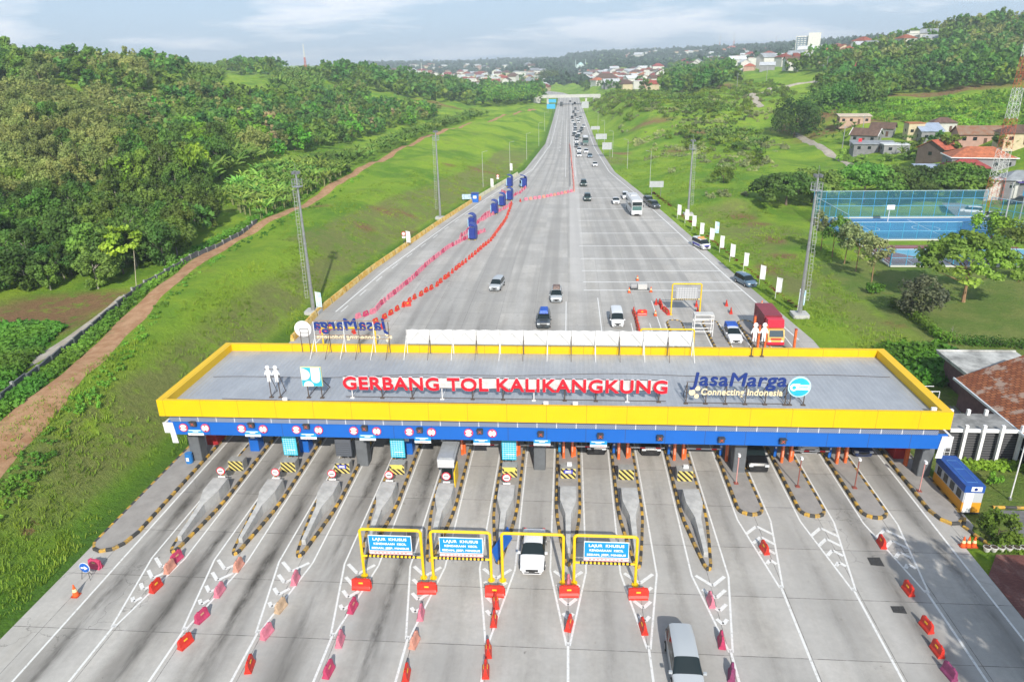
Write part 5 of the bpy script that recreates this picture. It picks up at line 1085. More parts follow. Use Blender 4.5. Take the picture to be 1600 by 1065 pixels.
for k,(px,py,c) in enumerate(((1058,342,0),(1070,350,0),(1081,360,0),(1093,373,0),(1108,382,0),(1116,371,1),(1124,395,0),(1140,409,0),(1161,424,0),(1186,445,0),(1211,466,0),(1246,486,1),(496,489,1),(636,386,0),(767,297,0),(797,271,0))):
    p=T(px,py); lab=(f'white banner flag, {ORD[[0,1,2,3,4,0,5,6,7,8,9][k]]} from the bus in the right verge row' if k<11 and not c else ['pale blue patterned flag behind the white banner row','','','','','','pale blue banner flag at the foot of the right light mast','pale blue banner flag at the foot of the left light mast','white banner flag on the left verge beside a round red sign','white banner flag at the foot of a left verge lamp','white banner flag below the second left verge lamp'][max(0,k-5)])
    s=thing('banner_flag',lab,'banner flag',p,R_(rnd.uniform(-15,15)),group='banner flags on the verge' if k<11 else None)
    h=3.4; b=MB(); b.tube((0,0,0),(0,0,h),.035,n=5); b.build('pole',WHT,s)
    V=[];F=[]; nz=10
    for i in range(nz+1):
        for j in range(4): V.append((.03+j*.26,.08*math.sin(i*.9+j*.8)*j/3,1.0+(h-1.1)*i/nz-.12*j/3))
    for i in range(nz):
        for j in range(3): a=i*4+j; F.append((a,a+1,a+5,a+4))
    b=MB(); b.add(V,F); o=b.build('banner',FLB if c else FL,s,smooth=True)
# roadside direction boards (backs)
def rboard(px,py,w_,h_,zc,label,m,legs=2):
    p=T(px,py); s=thing('roadside_board',label,'road sign',p); b=MB(); b.box((0,0,zc),(w_,.12,h_),bev=0); b.build('board',m,s); b=MB(); b.box((0,.1,zc-h_*.2),(w_,.05,.06)); b.box((0,.1,zc+h_*.2),(w_,.05,.06)); b.build('stiffener',STL,s)
    for dx in ((-w_*.33,w_*.33) if legs==2 else (0,)): b=MB(); b.tube((dx,.12,-.3),(dx,.12,zc),.07,n=6); b.build('leg',STL,s)
BG=mat('sign_back',(.42,.44,.45),.5,noise=(1,.15)); BSG=mat('sign_sky',(.04,.36,.62),.5)
rboard(1025,308,3.6,1.6,3.4,'pale grey board back on two legs beside the right verge below the first lamp',BG)
rboard(948,246,3.6,2.6,4.2,'upright pale board on two legs on the right verge, nearest of three',BG)
rboard(939,231,4.6,2.2,4.6,'wide pale board on two legs on the right verge, middle of three',BG)
rboard(930,214,4.2,1.6,4.2,'low pale board on the right verge, farthest of three',BG)
rboard(914,178,5.,4.4,6.,'square pale board far up the right verge near the overpass',BG)
rboard(861,178,6.,3.2,5.,'blue direction board on the left verge just before the overpass',BSG)
rboard(863,168,6.,2.6,5.,'blue direction board farther left of the motorway near the overpass',BSG)
for px,py,lab in ((778,288,'round red and white sign on a thin pole on the left verge'),(632,384,'round red and white sign beside the white banner on the left slope')):
    p=T(px,py); s=thing('speed_sign',lab,'road sign',p); b=MB(); b.tube((0,0,0),(0,0,2.4),.04,n=6); b.build('pole',STL,s); b=MB(); b.disc((0,-.05,2.5),.42,.05); b.build('rim',RED,s); b=MB(); b.disc((0,-.09,2.5),.3,.03); b.build('face',WHT2,s); b=MB(); b.box((0,-.05,1.8),(.7,.04,.4)); b.build('plate',WHT2,s)
# ---------------------------------------------------------------- blue hooded toll booths on the left
HB=mat('hood_blue',(.02,.045,.26),.4,noise=(1,.15)); HL=mat('hood_light',(.30,.50,.66),.5)
hb=None
for k,(px,py) in enumerate(((737,374),(736,357),(771,334),(783,322),(795,313),(795,292),(816,293))):
    p=at(px,py); lab=['nearest','second nearest','third nearest','fourth nearest','fifth nearest','left of the two farthest','right of the two farthest'][k]+' blue booth with an arched hood in the left rear plaza'
    if hb: copy_tree(hb,p,R_(-8 if k<6 else 25),lab,'blue hooded booths',scale=1. if k<5 else 1.05); continue
    s=hb=thing('hooded_booth',lab,'toll booth',p,R_(-8),'blue hooded booths')
    b=MB(); n=9; arc=[(1.5*math.cos(R_(a)),2.9+1.15*math.sin(R_(a))) for a in np.linspace(0,105,n)]   # curved back and roof as seen from the side
    pts=[(1.45,.35)]+arc; pts=[(x*.75,z*.86) for x,z in pts]
    inn=[(x*.90-.02,z*.955) for x,z in pts]
    prof=pts+inn[::-1]; n=len(prof)
    b.frontprism(prof,-.85,.85); b.build('hood',HB,s)
    b=MB(); b.box((.28,0,1.45),(1.25,1.66,2.2),bev=.1); b.build('cabin',HB,s); b=MB(); b.box((-.42,0,1.3),(.22,1.45,1.7)); b.build('front_panel',HL,s); b=MB(); b.box((-.54,0,1.6),(.03,1.2,.8)); b.build('window',GLS,s)
    b=MB(); b.box((.25,0,.32),(1.6,1.5,.14)); b.build('floor_frame',DGR,s)
    for sx in (-.4,.9):
        for sy in (-.6,.6): b=MB(); b.box((sx,sy,.13),(.12,.12,.26)); b.build('leg',YEL,s)
s=thing('site_cabin','small blue and white cabin on the left verge beside the parapet','cabin',T(741,316)); b=MB(); b.box((.3,0,1.2),(1.7,1.9,2.3),bev=.1); b.build('shell',BLU,s); b=MB(); b.box((.3,0,2.42),(2.0,2.2,.14)); b.build('roof',HB,s); b=MB(); b.box((.3,-.97,1.5),(.9,.03,.7)); b.build('window',WHT2,s)
p=T(731,315); s=thing('cabin_board','white and pale blue board beside the small blue cabin','board',p); b=MB(); b.box((0,0,1.3),(3.0,.1,1.3)); b.build('panel',mat('board_pale',(.60,.68,.74),.5,noise=(3,.4,(.2,.35,.5))),s)
for dx in (-1.1,1.1): b=MB(); b.tube((dx,.08,0),(dx,.08,1.2),.05,n=6); b.build('post',STL,s)
p=T(747,314); s=thing('orange_guard','orange striped guard panel beside the small blue cabin','guard panel',p,R_(60)); b=MB(); b.box((0,0,.6),(2.6,.12,1.1),bev=0); b.build('panel',mat('guard_orange',(.80,.30,.03),.5),s)

s=thing('median_guardrail','thin dark guardrail along the middle of the motorway','guardrail',(.9,460,0)); b=MB(); b.box((0,0,.62),(.10,500,.30)); b.build('rail',mat('guardrail_dark',(.16,.15,.14),.6,noise=(.3,.4)),s)
b=MB()
for k in range(126): b.box((0,-248+k*3.97,.3),(.12,.12,.6))
b.build('posts',mat('guardrail_post',(.25,.24,.22),.6),s)
# ---------------------------------------------------------------- office building, garden and pergola on the right
BRW=mat('brick_wall',(.16,.085,.085),.85,noise=(2,.25)); LOUV=mat('louvre_grey',(.05,.05,.055),.6)
g=ND('rusty_tiles'); bt=g.nt.nodes.new('ShaderNodeTexBrick'); bt.inputs['Scale'].default_value=1.; bt.inputs['Brick Width'].default_value=.5; bt.inputs['Row Height'].default_value=.42; bt.inputs['Mortar Size'].default_value=.04
bt.inputs['Color1'].default_value=(.20,.060,.025,1); bt.inputs['Color2'].default_value=(.33,.12,.05,1); bt.inputs['Mortar'].default_value=(.09,.035,.02,1); g.nt.links.new(g.pos,bt.inputs['Vector'])
c=g.mix(g.ramp(g.noise(.7,5,.7),.52,.60,0,.65),bt.outputs['Color'],(.40,.33,.27)); rust_tile=g.done(c,.85)
s=thing('office_building','low office building with a rusty tiled roof right of the canopy','building',(44,62,0)); ox,oy=44,62
def ob(mb,x0,x1,y0,y1,z0,z1): mb.box(((x0+x1)/2-ox,(y0+y1)/2-oy,(z0+z1)/2),(x1-x0,y1-y0,z1-z0))
b=MB(); ob(b,40.2,54,53,69,0,3.1); b.build('wall',BRW,s)
b=MB(); b.add([(39.7-ox,52.2-oy,3.15),(47.5-ox,52.2-oy,5.4),(47.5-ox,71.0-oy,5.4),(39.7-ox,69.4-oy,3.15),(55-ox,52.2-oy,3.15),(55-ox,69.4-oy,3.15),
  (39.7-ox,52.2-oy,3.03),(47.5-ox,52.2-oy,5.28),(47.5-ox,71.0-oy,5.28),(39.7-ox,69.4-oy,3.03),(55-ox,52.2-oy,3.03),(55-ox,69.4-oy,3.03)],[(0,3,2,1),(1,2,5,4),(6,7,8,9),(7,10,11,8),(0,1,7,6),(1,4,10,7),(3,9,8,2),(2,8,11,5),(0,6,9,3),(4,5,11,10)]); rf=b.build('roof',rust_tile,s)
b=MB(); ob(b,39.55,39.7,52.2,69.5,2.98,3.2); b.build('gutter',mat('gutter_white',(.62,.66,.68),.5),rf)
b=MB(); ob(b,41.2,49.5,69.3,76.5,3.0,3.3); ob(b,41.1,41.3,69.3,76.6,3.3,3.42); ob(b,41.3,49.5,76.4,76.6,3.3,3.42); b.build('flat_roof',mat('stained_concrete',(.50,.50,.47),.85,noise=(.5,.55)),s)
b=MB(); ob(b,42,49,69.01,76,0,3.0); b.build('annex_wall',BRW,s)
b=MB(); ob(b,40.1,40.19,54.2,60.8,.5,2.6); w_=b.build('window',GLS,s); b=MB()
for k in range(6): ob(b,40.02,40.09,54.2+k*1.31,54.32+k*1.31,.5,2.6)
ob(b,40.02,40.09,54.2,60.8,1.45,1.57); b.build('frame',mat('frame_white',(.45,.50,.50),.5),w_)
b=MB(); b.add([(34.2,57.6,.06),(40.2,57.6,.06),(40.2,69.3,.06),(35.0,69.3,.06)],[(0,1,2,3)]); struct(b.build('terrace',mat('terrace_floor',(.30,.27,.26),.85,noise=(.8,.15))))
s=thing('pergola','grey flat-roofed carport with white square posts and dark slatted walls beside the office building','pergola',(37.5,59.5,0))
ox,oy=37.5,59.5
b=MB(); ob(b,34.0,40.6,58.3,61.4,3.0,3.16); b.build('roof',mat('stained_slab',(.28,.28,.27),.85,noise=(.8,.45)),s)
b=MB(); ob(b,33.9,40.7,58.12,58.29,2.95,3.25); b.build('beam',WHT2,s)
for k,x in enumerate((35.1,36.6,38.15,39.8)): b=MB(); ob(b,x-.13,x+.13,57.85,58.11,0,3.75); b.build('post',WHT2,s); b=MB(); ob(b,x+.1,x+.36,61.0,61.26,3.17,3.7); b.build('post_stub',WHT2,s) if k<3 else None
b=MB(); ob(b,34.0,40.1,58.5,58.6,.1,2.95); wl_=b.build('slatted_wall',LOUV,s); b=MB()
for k in range(11): ob(b,34.05,40.05,58.42,58.49,.25+k*.25,.33+k*.25)
b.build('slats',mat('slat_grey',(.12,.12,.125),.6),wl_)
s=thing('guard_booth','small blue and orange guard booth with white door and round emblem on its front','guard booth',(32.05,52.4,.02)); W_,D_,H_=1.45,4.6,2.45
b=MB(); b.box((0,0,.1+.45),(W_,D_,.9)); b.build('lower_wall',mat('booth_orange',(.72,.32,.02),.5),s); b=MB(); b.box((0,0,1.45),(W_-.01,D_-.01,.92)); b.build('upper_wall',mat('booth_grey',(.48,.50,.52),.5),s)
b=MB(); b.box((0,0,2.22),(W_+.06,D_+.06,.62)); rf=b.build('roof',mat('booth_blue',(.015,.08,.34),.5,noise=(1.5,.2)),s); b=MB()
for (x0,y0_,x1,y1_) in ((-.4,-1.8,.4,-1.8),(-.4,1.5,.4,1.5),(-.4,-1.8,-.4,1.5),(.4,-1.8,.4,1.5),(-.4,.2,.4,.2)): b.tube((x0,y0_,2.54),(x1,y1_,2.54),.02,n=4)
b.build('roof_seams',mat('seam_blue',(.10,.25,.50),.5),rf)
for k in range(4): b=MB(); b.box((-W_/2-.01,-1.6+k*1.05,1.45),(.03,.6,.7)); b.build('window',GLS,s)
b=MB(); b.box((-.30,-D_/2-.02,.98),(.62,.03,1.85)); b.build('door',WHT,s); b=MB(); b.box((.12,-D_/2-.05,2.25),(.80,.03,.40)); b.build('sign_plate',WHT2,s); b=MB(); b.disc((.05,-D_/2-.08,2.25),.13,.02); b.build('emblem',NAVY,s); b=MB(); b.box((0,0,.05),(W_+.1,D_+.1,.09)); b.build('base',DGR,s)
s=thing('garden_pole','thin white pole standing on the lawn right of the guard booth','pole',(36.3,52.2,0)); b=MB(); b.tube((0,0,0),(0,0,7),.055,.04,8); b.build('pole',WHT,s); b=MB(); b.box((0,0,.1),(.2,.2,.2)); b.build('foot',STL,s)
s=thing('pipe_frame','white pipe frames standing between canopy end and office building','frame',(33.6,64.5,0)); 
for k in range(2):
    b=MB(); x=k*.9
    for (a,c_) in (((x,0,0),(x,0,3.9)),((x+1.3,0,0),(x+1.3,0,3.9)),((x,0,3.9),(x+1.3,0,3.9)),((x,0,3.0),(x+1.3,0,3.0)),((x+.65,0,3.0),(x+.65,0,3.9)),((x,1.2,3.9),(x+1.3,1.2,3.9)),((x,0,3.9),(x,1.2,3.9)),((x,1.2,0),(x,1.2,3.9))): b.tube(a,c_,.035,n=5)
    b.build('frame',WHT2,s)
# flower bed kerbs, pots
s=thing('bed_kerb','black and yellow kerb curving round the flower bed by the guard booth','kerb',(31,47,0)); kerb_loop([(x-31,y-47) for x,y in ((31.2,49.3),(30.6,48.2),(30.9,47.2),(31.2,46.4),(31.5,45.4))],.2,.2,.55,'kerb',s,closed=False)
s=thing('road_kerb','black and yellow kerb along the grey side road at the right edge','kerb',(36,50.8,0)); kerb_loop([(x-36,y-50.8) for x,y in ((34.3,50.85),(37,50.85),(46,50.85))],.2,.2,.9,'kerb',s,closed=False)
POT=mat('pot_white',(.62,.61,.55),.7,noise=(4,.2)); pot0=None
for k,px in enumerate((1541,1552,1563,1575,1587,1599)):
    p=at(px,861); lab=f'round white flower pot at the brick paving edge, {ORD[k]} from the left'
    if pot0: copy_tree(pot0,p,0,lab); continue
    s=pot0=thing('flower_pot',lab,'flower pot',p,0,'white flower pots'); b=MB(); b.tube((0,0,0),(0,0,.12),.14,.20,14); b.tube((0,0,.12),(0,0,.34),.20,.25,14); b.tube((0,0,.34),(0,0,.40),.27,.27,14); b.build('pot',POT,s); b=MB(); b.disc((0,0,.405),.21,.02,'z',14); b.build('soil',mat('pot_soil',(.06,.04,.03),.9),s)
# ---------------------------------------------------------------- sports courts
CBLU=mat('court_blue',(.035,.19,.42),.7,noise=(.3,.15)); CLB=mat('court_light_blue',(.18,.42,.60),.7,noise=(.3,.1)); CRD=mat('court_red',(.25,.085,.09),.75,noise=(.3,.15)); LNW=mat('court_line',(.68,.72,.74),.6)
def quad(mb,x0,x1,y0,y1,z): mb.add([(x0,y0,z),(x1,y0,z),(x1,y1,z),(x0,y1,z)],[(0,1,2,3)])
b=MB(); quad(b,55.5,95,143.,163.5,.12); struct(b.build('blue_court',CBLU)); b=MB(); quad(b,55.9,84,123.6,138.5,.12); struct(b.build('red_court',CRD))
b=MB(); b.add([(58.2,135.6,.127),(63.8,128.4,.127),(84,128.4,.127),(84,135.6,.127)],[(0,1,2,3)]); struct(b.build('red_court_panel',CLB))
b=MB()
def cl(a,c_,w=.12,z=.134): line(a,c_,w,z,b)
for (a,c_) in (((57,144.5),(93,144.5)),((57,162),(93,162)),((57,144.5),(57,162)),((93,144.5),(93,162)),((75,144.5),(75,162)),((57,149),(63,149)),((57,157),(63,157)),((63,149),(63,157)),((93,149),(87,149)),((93,157),(87,157)),((87,149),(87,157)),((56.3,127.6),(84,127.6)),((60.3,124),(60.3,127.6)),((56.8,124.5),(84,124.5)),((57.5,137.4),(84,137.4)),((57.5,137.4),(64,127.6)),((56.5,124.5),(57.5,137.4))): cl(a,c_)
for cx_,cy_,r in ((75,153.2,2.6),(63,153,2.4),(87,153,2.4)):
    for k in range(20): t0=2*math.pi*k/20;t1=2*math.pi*(k+1)/20; cl((cx_+r*math.cos(t0),cy_+r*math.sin(t0)),(cx_+r*math.cos(t1),cy_+r*math.sin(t1)))
struct(b.build('court_lines',LNW))
FBL=mat('fence_blue',(.06,.34,.55),.5); FBP=mat('fence_pale',(.45,.62,.68),.5); KWH=mat('court_kerb',(.56,.56,.50),.8)
g=bpy.data.materials.new('fence_mesh'); g.use_nodes=True; nt=g.node_tree; N=nt.nodes; bs=N['Principled BSDF']; bs.inputs['Base Color'].default_value=(.05,.26,.36,1); bs.inputs['Roughness'].default_value=.6; bs.inputs['Alpha'].default_value=.30
FMESH=g
def fence(x0,y0,x1,y1,h,n,label,rails=(1.,),postm=FBL,mesh=True):
    cx,cy=(x0+x1)/2,(y0+y1)/2; s=thing('court_fence',label,'fence',(cx,cy,.1)); L_=math.hypot(x1-x0,y1-y0); rz=math.atan2(y1-y0,x1-x0); s.rotation_euler=(0,0,rz)
    for k in range(n+1): b=MB(); x=-L_/2+L_*k/n; b.tube((x,0,0),(x,0,h),.06,n=5); b.build('post',postm,s)
    for r in rails: b=MB(); b.tube((-L_/2,0,h*r),(L_/2,0,h*r),.06,n=5); b.build('rail',FBP if r in (1.,.66) else FBL,s)
    if mesh: b=MB(); b.add([(-L_/2,.0,.1),(L_/2,.0,.1),(L_/2,.0,h),(-L_/2,.0,h)],[(0,1,2,3)]); b.build('net',FMESH,s)
    b=MB(); b.box((0,0,.08),(L_,.35,.25)); b.build('plinth',KWH,s)
fence(55,164,92,164,6.0,14,'tall blue fence at the far side of the blue sports court',(1.,.72,.45,.05))
fence(55,142.6,95,142.6,3.6,15,'pale blue fence at the near side of the blue sports court',(1.,.5))
fence(55,142.8,55,163.8,5.,6,'blue fence at the left end of the blue sports court',(1.,.5))
fence(93,164,101,146,4.5,7,'blue fence at the right end of the blue court beside the parked cars',(1.,.5))
fence(55.6,123.2,84,123.2,3.,11,'blue fence at the near side of the red and blue court',(1.,.5))
fence(55.6,123.4,56.2,139,3.,5,'blue fence at the left end of the red and blue court',(1.,.5))
b=MB(); P=[T(*p) for p in ((1470,322),(1500,318),(1600,352),(1600,372),(1500,345))]; b.add([(p[0],p[1],max(.06,p[2]+.12)) for p in P],[(0,4,3,2,1)]); struct(b.build('parking_lane',mat('parking_grey',(.24,.24,.23),.85,noise=(.6,.2))))
s=thing('basketball_hoop','white basketball hoop on the blue sports court','hoop',(70,160,.13)); b=MB(); b.tube((0,0,0),(0,0,3.4),.09,n=6); b.build('post',WHT,s); b=MB(); b.box((0,-.5,3.2),(1.6,.06,1.)); b.build('backboard',WHT2,s)
for k,(px,py,h) in enumerate(((1568,352,9),(1592,345,8))):
    p=T(px,py); s=thing('concrete_pole',f'pale concrete utility pole near the parked cars, {"left" if k==0 else "right"} one','pole',p); b=MB(); b.tube((0,0,0),(0,0,h),.16,.11,8); b.build('pole',GRY,s); b=MB(); b.box((0,0,h-.5),(1.6,.1,.1)); b.build('cross_arm',STL,s)
# ---------------------------------------------------------------- houses
ROOFC={'orange':mat('roof_orange_tile',(.42,.135,.06),.8,noise=(.8,.35),var=.15),'red':mat('roof_red_tile',(.28,.07,.045),.8,noise=(.8,.35),var=.2),'brown':mat('roof_brown_tile',(.13,.075,.055),.85,noise=(.8,.35),var=.2),'rust':mat('roof_rust_sheet',(.22,.08,.045),.8,noise=(.5,.5,(.28,.20,.15)),var=.15),'grey':mat('roof_grey_sheet',(.30,.32,.34),.6,noise=(.5,.3),var=.2),'white':mat('roof_white_sheet',(.60,.62,.63),.6,noise=(.5,.2),var=.1),'blue':mat('roof_pale_blue_sheet',(.36,.43,.54),.5,noise=(.5,.2)),'cream':mat('roof_cream',(.60,.50,.38),.7,noise=(.5,.2))}
WALLC={'white':mat('wall_white',(.62,.61,.57),.8,noise=(.7,.15),var=.12),'cream':mat('wall_cream',(.55,.46,.30),.8,noise=(.7,.15),var=.12),'grey':mat('wall_grey',(.24,.24,.25),.85,noise=(.7,.2),var=.2),'pink':mat('wall_pink',(.50,.33,.25),.8,noise=(.7,.15),var=.12),'brown':mat('wall_brown',(.13,.095,.08),.85,noise=(.7,.2))}
def house(loc,rz,w_,d_,h_,style,rc,wc,label,group=None,rh=None,trim=False,detail=True,name='house'):
    s=thing(name,label,'house',loc,rz,group); rh=rh or min(w_,d_)*.28; e=.55
    if detail: s.scale=(.86,)*3
    b=MB(); b.box((0,0,h_/2-1),(w_,d_,h_+2)); 
    if style=='gable': b.sideprism([(-d_/2,h_),(d_/2,h_),(0,h_+rh*(1-.0))],-w_/2+.01,w_/2-.01)
    b.build('wall',WALLC[wc],s); b=MB()
    if style=='hip':
        k=max(0,w_/2-d_/2*.9); X=w_/2+e;Y=d_/2+e; z=h_-.05
        b.add([(-X,-Y,z),(X,-Y,z),(X,Y,z),(-X,Y,z),(-k,0,h_+rh),(k,0,h_+rh)],[(0,1,5,4),(1,2,5),(2,3,4,5),(3,0,4),(0,3,2,1)])
    elif style=='gable':
        X=w_/2+e;Y=d_/2+e; z=h_-rh*e/(d_/2)
        for sg in (-1,1): b.add([(-X,sg*Y,z),(X,sg*Y,z),(X,0,h_+rh+.02),(-X,0,h_+rh+.02),(-X,sg*Y,z+.14),(X,sg*Y,z+.14),(X,0,h_+rh+.18),(-X,0,h_+rh+.18)],[(0,1,2,3),(7,6,5,4),(0,4,5,1),(1,5,6,2),(3,7,4,0),(2,6,7,3)])
    elif style=='shed':
        X=w_/2+e;Y=d_/2+e; b.add([(-X,-Y,h_),(X,-Y,h_),(X,Y,h_+rh),(-X,Y,h_+rh),(-X,-Y,h_+.14),(X,-Y,h_+.14),(X,Y,h_+rh+.14),(-X,Y,h_+rh+.14)],[(0,3,2,1),(4,5,6,7),(0,1,5,4),(1,2,6,5),(2,3,7,6),(3,0,4,7)])
    else: b.box((0,0,h_+.15),(w_+.5,d_+.5,.3))
    rf=b.build('roof',ROOFC[rc],s)
    if trim:
        b=MB(); X=w_/2+e
        if style=='gable':
            for sx in (-X,X):
                for sg in (-1,1): b.tube((sx,sg*(d_/2+e),h_-rh*e/(d_/2)+.1),(sx,0,h_+rh+.15),.16,n=4)
        else:
            for (a,c_) in (((-X,-d_/2-e),(X,-d_/2-e)),((-X,-d_/2-e),(-X,d_/2+e)),((X,-d_/2-e),(X,d_/2+e))): b.tube((*a,h_),(*c_,h_),.18,n=4)
        b.build('trim',WHT,rf)
    if detail:
        n=max(2,int(w_/3.2))
        for k in range(n):
            x=-w_/2+w_*(k+.5)/n
            b=MB(); b.box((x,-d_/2-.02,h_*.55 if k!=n//2 else 1.05),(1.2,.06,1.1) if k!=n//2 else (.95,.06,2.1)); o=b.build('window' if k!=n//2 else 'door',GLS if k!=n//2 else mat('door_brown',(.10,.05,.03),.6),s)
        for sg in (-1,1): b=MB(); b.box((sg*(w_/2+.02),0,h_*.55),(.06,1.2,1.1)); b.build('window',GLS,s)
    return s
def hp(px,py,*a,**k): 
    p=T(px,py); return house(p,R_(a[0]),*a[1:],**k)
hp(1333,193,-8,13,6,3.2,'shed','cream','pink','long low house with a pale cream roof among bananas, left end of the village',rh=.8)
hp(1352,222,-35,10,8,3.2,'gable','brown','grey','house with a brown gable roof edged in white behind the grey shed',trim=True)
hp(1378,212,-30,9,7,3.4,'gable','brown','grey','smaller brown gabled house half hidden right of the white-edged gable')
hp(1425,217,-5,6,6,6.2,'flat','orange','cream','tall cream two-storey house with an orange roof edge')
hp(1449,221,-6,8,8,4.2,'shed','blue','grey','house with a steep pale blue metal roof beside the cream two-storey house',rh=2.6)
hp(1362,236,-8,15,7,2.9,'shed','grey','grey','long grey shed with dark open bays beside the village road',rh=.7)
hp(1396,238,-8,9,7,3.0,'flat','white','grey','flat pale-roofed workshop right of the long grey shed')
hp(1471,204,-10,9,7,3.4,'hip','brown','white','small brown hipped roof house with a white wall at the village rear')
hp(1470,247,35,14,9,3.8,'gable','orange','brown','big gabled house with two-step orange roof and dark end wall')
hp(1531,224,-8,16,8,3.4,'gable','rust','pink','long house with a patchy rusty red roof below the green slope')
hp(1592,224,-8,12,8,3.4,'hip','brown','cream','brown roofed house behind the lattice tower at the right edge')
hp(1525,263,-12,17,11,3.8,'hip','orange','grey','large house with a bright orange hipped roof and white eaves',trim=True,rh=2.8)
hp(1505,277,-10,11,9,3.4,'hip','red','grey','house with a half grey half red hipped roof in front of the large orange one')
hp(1462,282,-10,12,8,3.2,'shed','blue','white','house with a pale blue sheet roof behind the rain trees',rh=1.2)
hp(1596,298,-10,12,8,3.4,'hip','grey','grey','grey tiled house at the right edge beyond the courts')
hp(1563,306,-30,6.5,5,4.,'flat','white','white','white box-shaped equipment shelter beside the lattice tower',detail=False)
hp(1330,118,-5,22,12,5.,'hip','red','cream','isolated cream villa with a red roof on the wooded slope')
hp(1362,117,-5,18,10,5.,'shed','white','white','white building with a blue tank beside the red roofed villa',rh=.6)
p=T(1598,305); s=thing('market_tent','purple awning over a blue tank at the right edge','awning',p); b=MB(); b.box((0,0,3.2),(5,3.5,.2)); b.build('awning',mat('awning_purple',(.08,.05,.25),.7),s)
for sx in (-2.3,2.3): b=MB(); b.tube((sx,-1.6,0),(sx,-1.6,3.2),.08,n=5); b.build('post',STL,s)
b=MB(); b.tube((.3,0,0),(.3,0,1.9),1.1,n=14); b.build('tank',mat('tank_blue',(.03,.30,.60),.5),s)
# scattered town houses: 10 designs, copied
hr=random.Random(11); DES=[]
spec=[('hip','red','white'),('hip','orange','white'),('gable','red','cream'),('hip','brown','cream'),('gable','white','white'),('flat','white','white'),('hip','orange','pink'),('gable','grey','white'),('shed','white','grey'),('gable','brown','white')]
ZN=[('left of the motorway',[(600,114),(850,116),(852,143),(800,146),(740,142),(700,134),(600,122)],110),('right of the overpass',[(905,116),(1030,112),(1035,142),(960,138),(905,128)],120),('on the wooded rise right of the motorway',[(1055,98),(1250,92),(1250,110),(1180,110),(1060,112)],64),('below the white tower block',[(1240,82),(1350,72),(1370,82),(1300,96),(1245,98)],44),('on the hill crest at right',[(1370,66),(1455,62),(1458,74),(1380,78)],16),('on the blue ridge',[(960,86),(1225,76),(1230,86),(970,96)],24),('far left town edge',[(590,106),(700,104),(860,108),(860,114),(600,113)],26)]
def inpoly(x,y,P):
    c=False; j=len(P)-1
    for i in range(len(P)):
        if (P[i][1]>y)!=(P[j][1]>y) and x<(P[j][0]-P[i][0])*(y-P[i][1])/(P[j][1]-P[i][1])+P[i][0]: c=not c
        j=i
    return c
HP=[]; HOUSES=[]
for zn,poly,n in ZN:
    xs=[p[0] for p in poly]; ys_=[p[1] for p in poly]; k=0; tries=0
    while k<n and tries<n*40:
        tries+=1; px=hr.uniform(min(xs),max(xs)); py=hr.uniform(min(ys_),max(ys_))
        if not inpoly(px,py,poly): continue
        p=T(px,py)
        if not p or p[1]<380: continue
        if any((p[0]-q[0])**2+(p[1]-q[1])**2<(11.5+p[1]*.0025)**2 for q in HP): continue
        i=hr.randrange(10); st,rc,wc=spec[i]; key=i
        HOUSES.append((p,key,hr.uniform(.85,1.35)*(1+max(0,p[1]-900)/2500),hr.uniform(-.5,.5)+(1.57 if hr.random()<.3 else 0),zn))
        HP.append(p); k+=1
HOUSES.sort(key=lambda h:h[0][1]/h[2]); far_=MB(); fm=[]; FMI={}
for p,key,sc_,rz,zn in HOUSES[:262]:
    st,rc,wc=spec[key]; lab=f'small town house with a {rc} {st} roof, {zn}'
    d=[o for o in DES if o[0]==key]
    if d: copy_tree(d[0][1],p,rz,lab,'houses of the town '+zn,scale=sc_)
    else: DES.append((key,house(p,rz,hr.uniform(9,14),hr.uniform(8,10),hr.choice((3.5,4,6.5)),st,rc,wc,lab,'houses of the town '+zn,detail=False)))
for p,key,sc_,rz,zn in HOUSES[262:]:
    st,rc,wc=spec[key]
    for m_ in (WALLC[wc],ROOFC[rc]):
        if m_ not in fm: fm.append(m_)
    w_,d_,h_=11*sc_,9*sc_,5*sc_; far_.box((p[0],p[1],p[2]+h_/2-1),(w_,d_,h_+2),rz,mi=fm.index(WALLC[wc])); far_.box((p[0],p[1],p[2]+h_+1.2),(w_+1,d_+1,2.4),rz,mi=fm.index(ROOFC[rc]),taper=.45,tapy=.05)
tag(far_.build('distant_houses',fm),'tiny houses of the farthest town quarters','houses',None,'stuff')
s=thing('white_villa','white flat-roofed block with a blue-green mosque dome left of the town right of the road','building',T(905,122)); b=MB(); b.box((0,0,5),(34,14,12)); b.build('wall',WALLC['white'],s); b=MB(); b.box((0,0,11.3),(35,15,.6)); b.build('roof',ROOFC['white'],s)
p=T(946,133); house(p,-.1,34,22,6,'hip','brown','pink','large hipped brown roof house in the town right of the overpass',rh=8,detail=False)
# white tower block on the right skyline
p=atY(1262,77,900); s=thing('tower_block','white high-rise slab on the right skyline above the town','tower block',(p[0],p[1],p[2]-6),R_(-18)); b=MB(); b.box((-7,0,9),(13,12,22)); b.box((6,-2,10.5),(13,13,25)); b.build('wall',WALLC['white'],s); b=MB()
for k in range(9): b.box((-7,-6.1,1+k*2.15),(12,.3,1.1))
for k in range(4): b.box((-12+k*3.3,-6.2,9),(1.0,.3,20))
b.build('window_band',mat('tower_glass',(.18,.24,.30),.4),s)
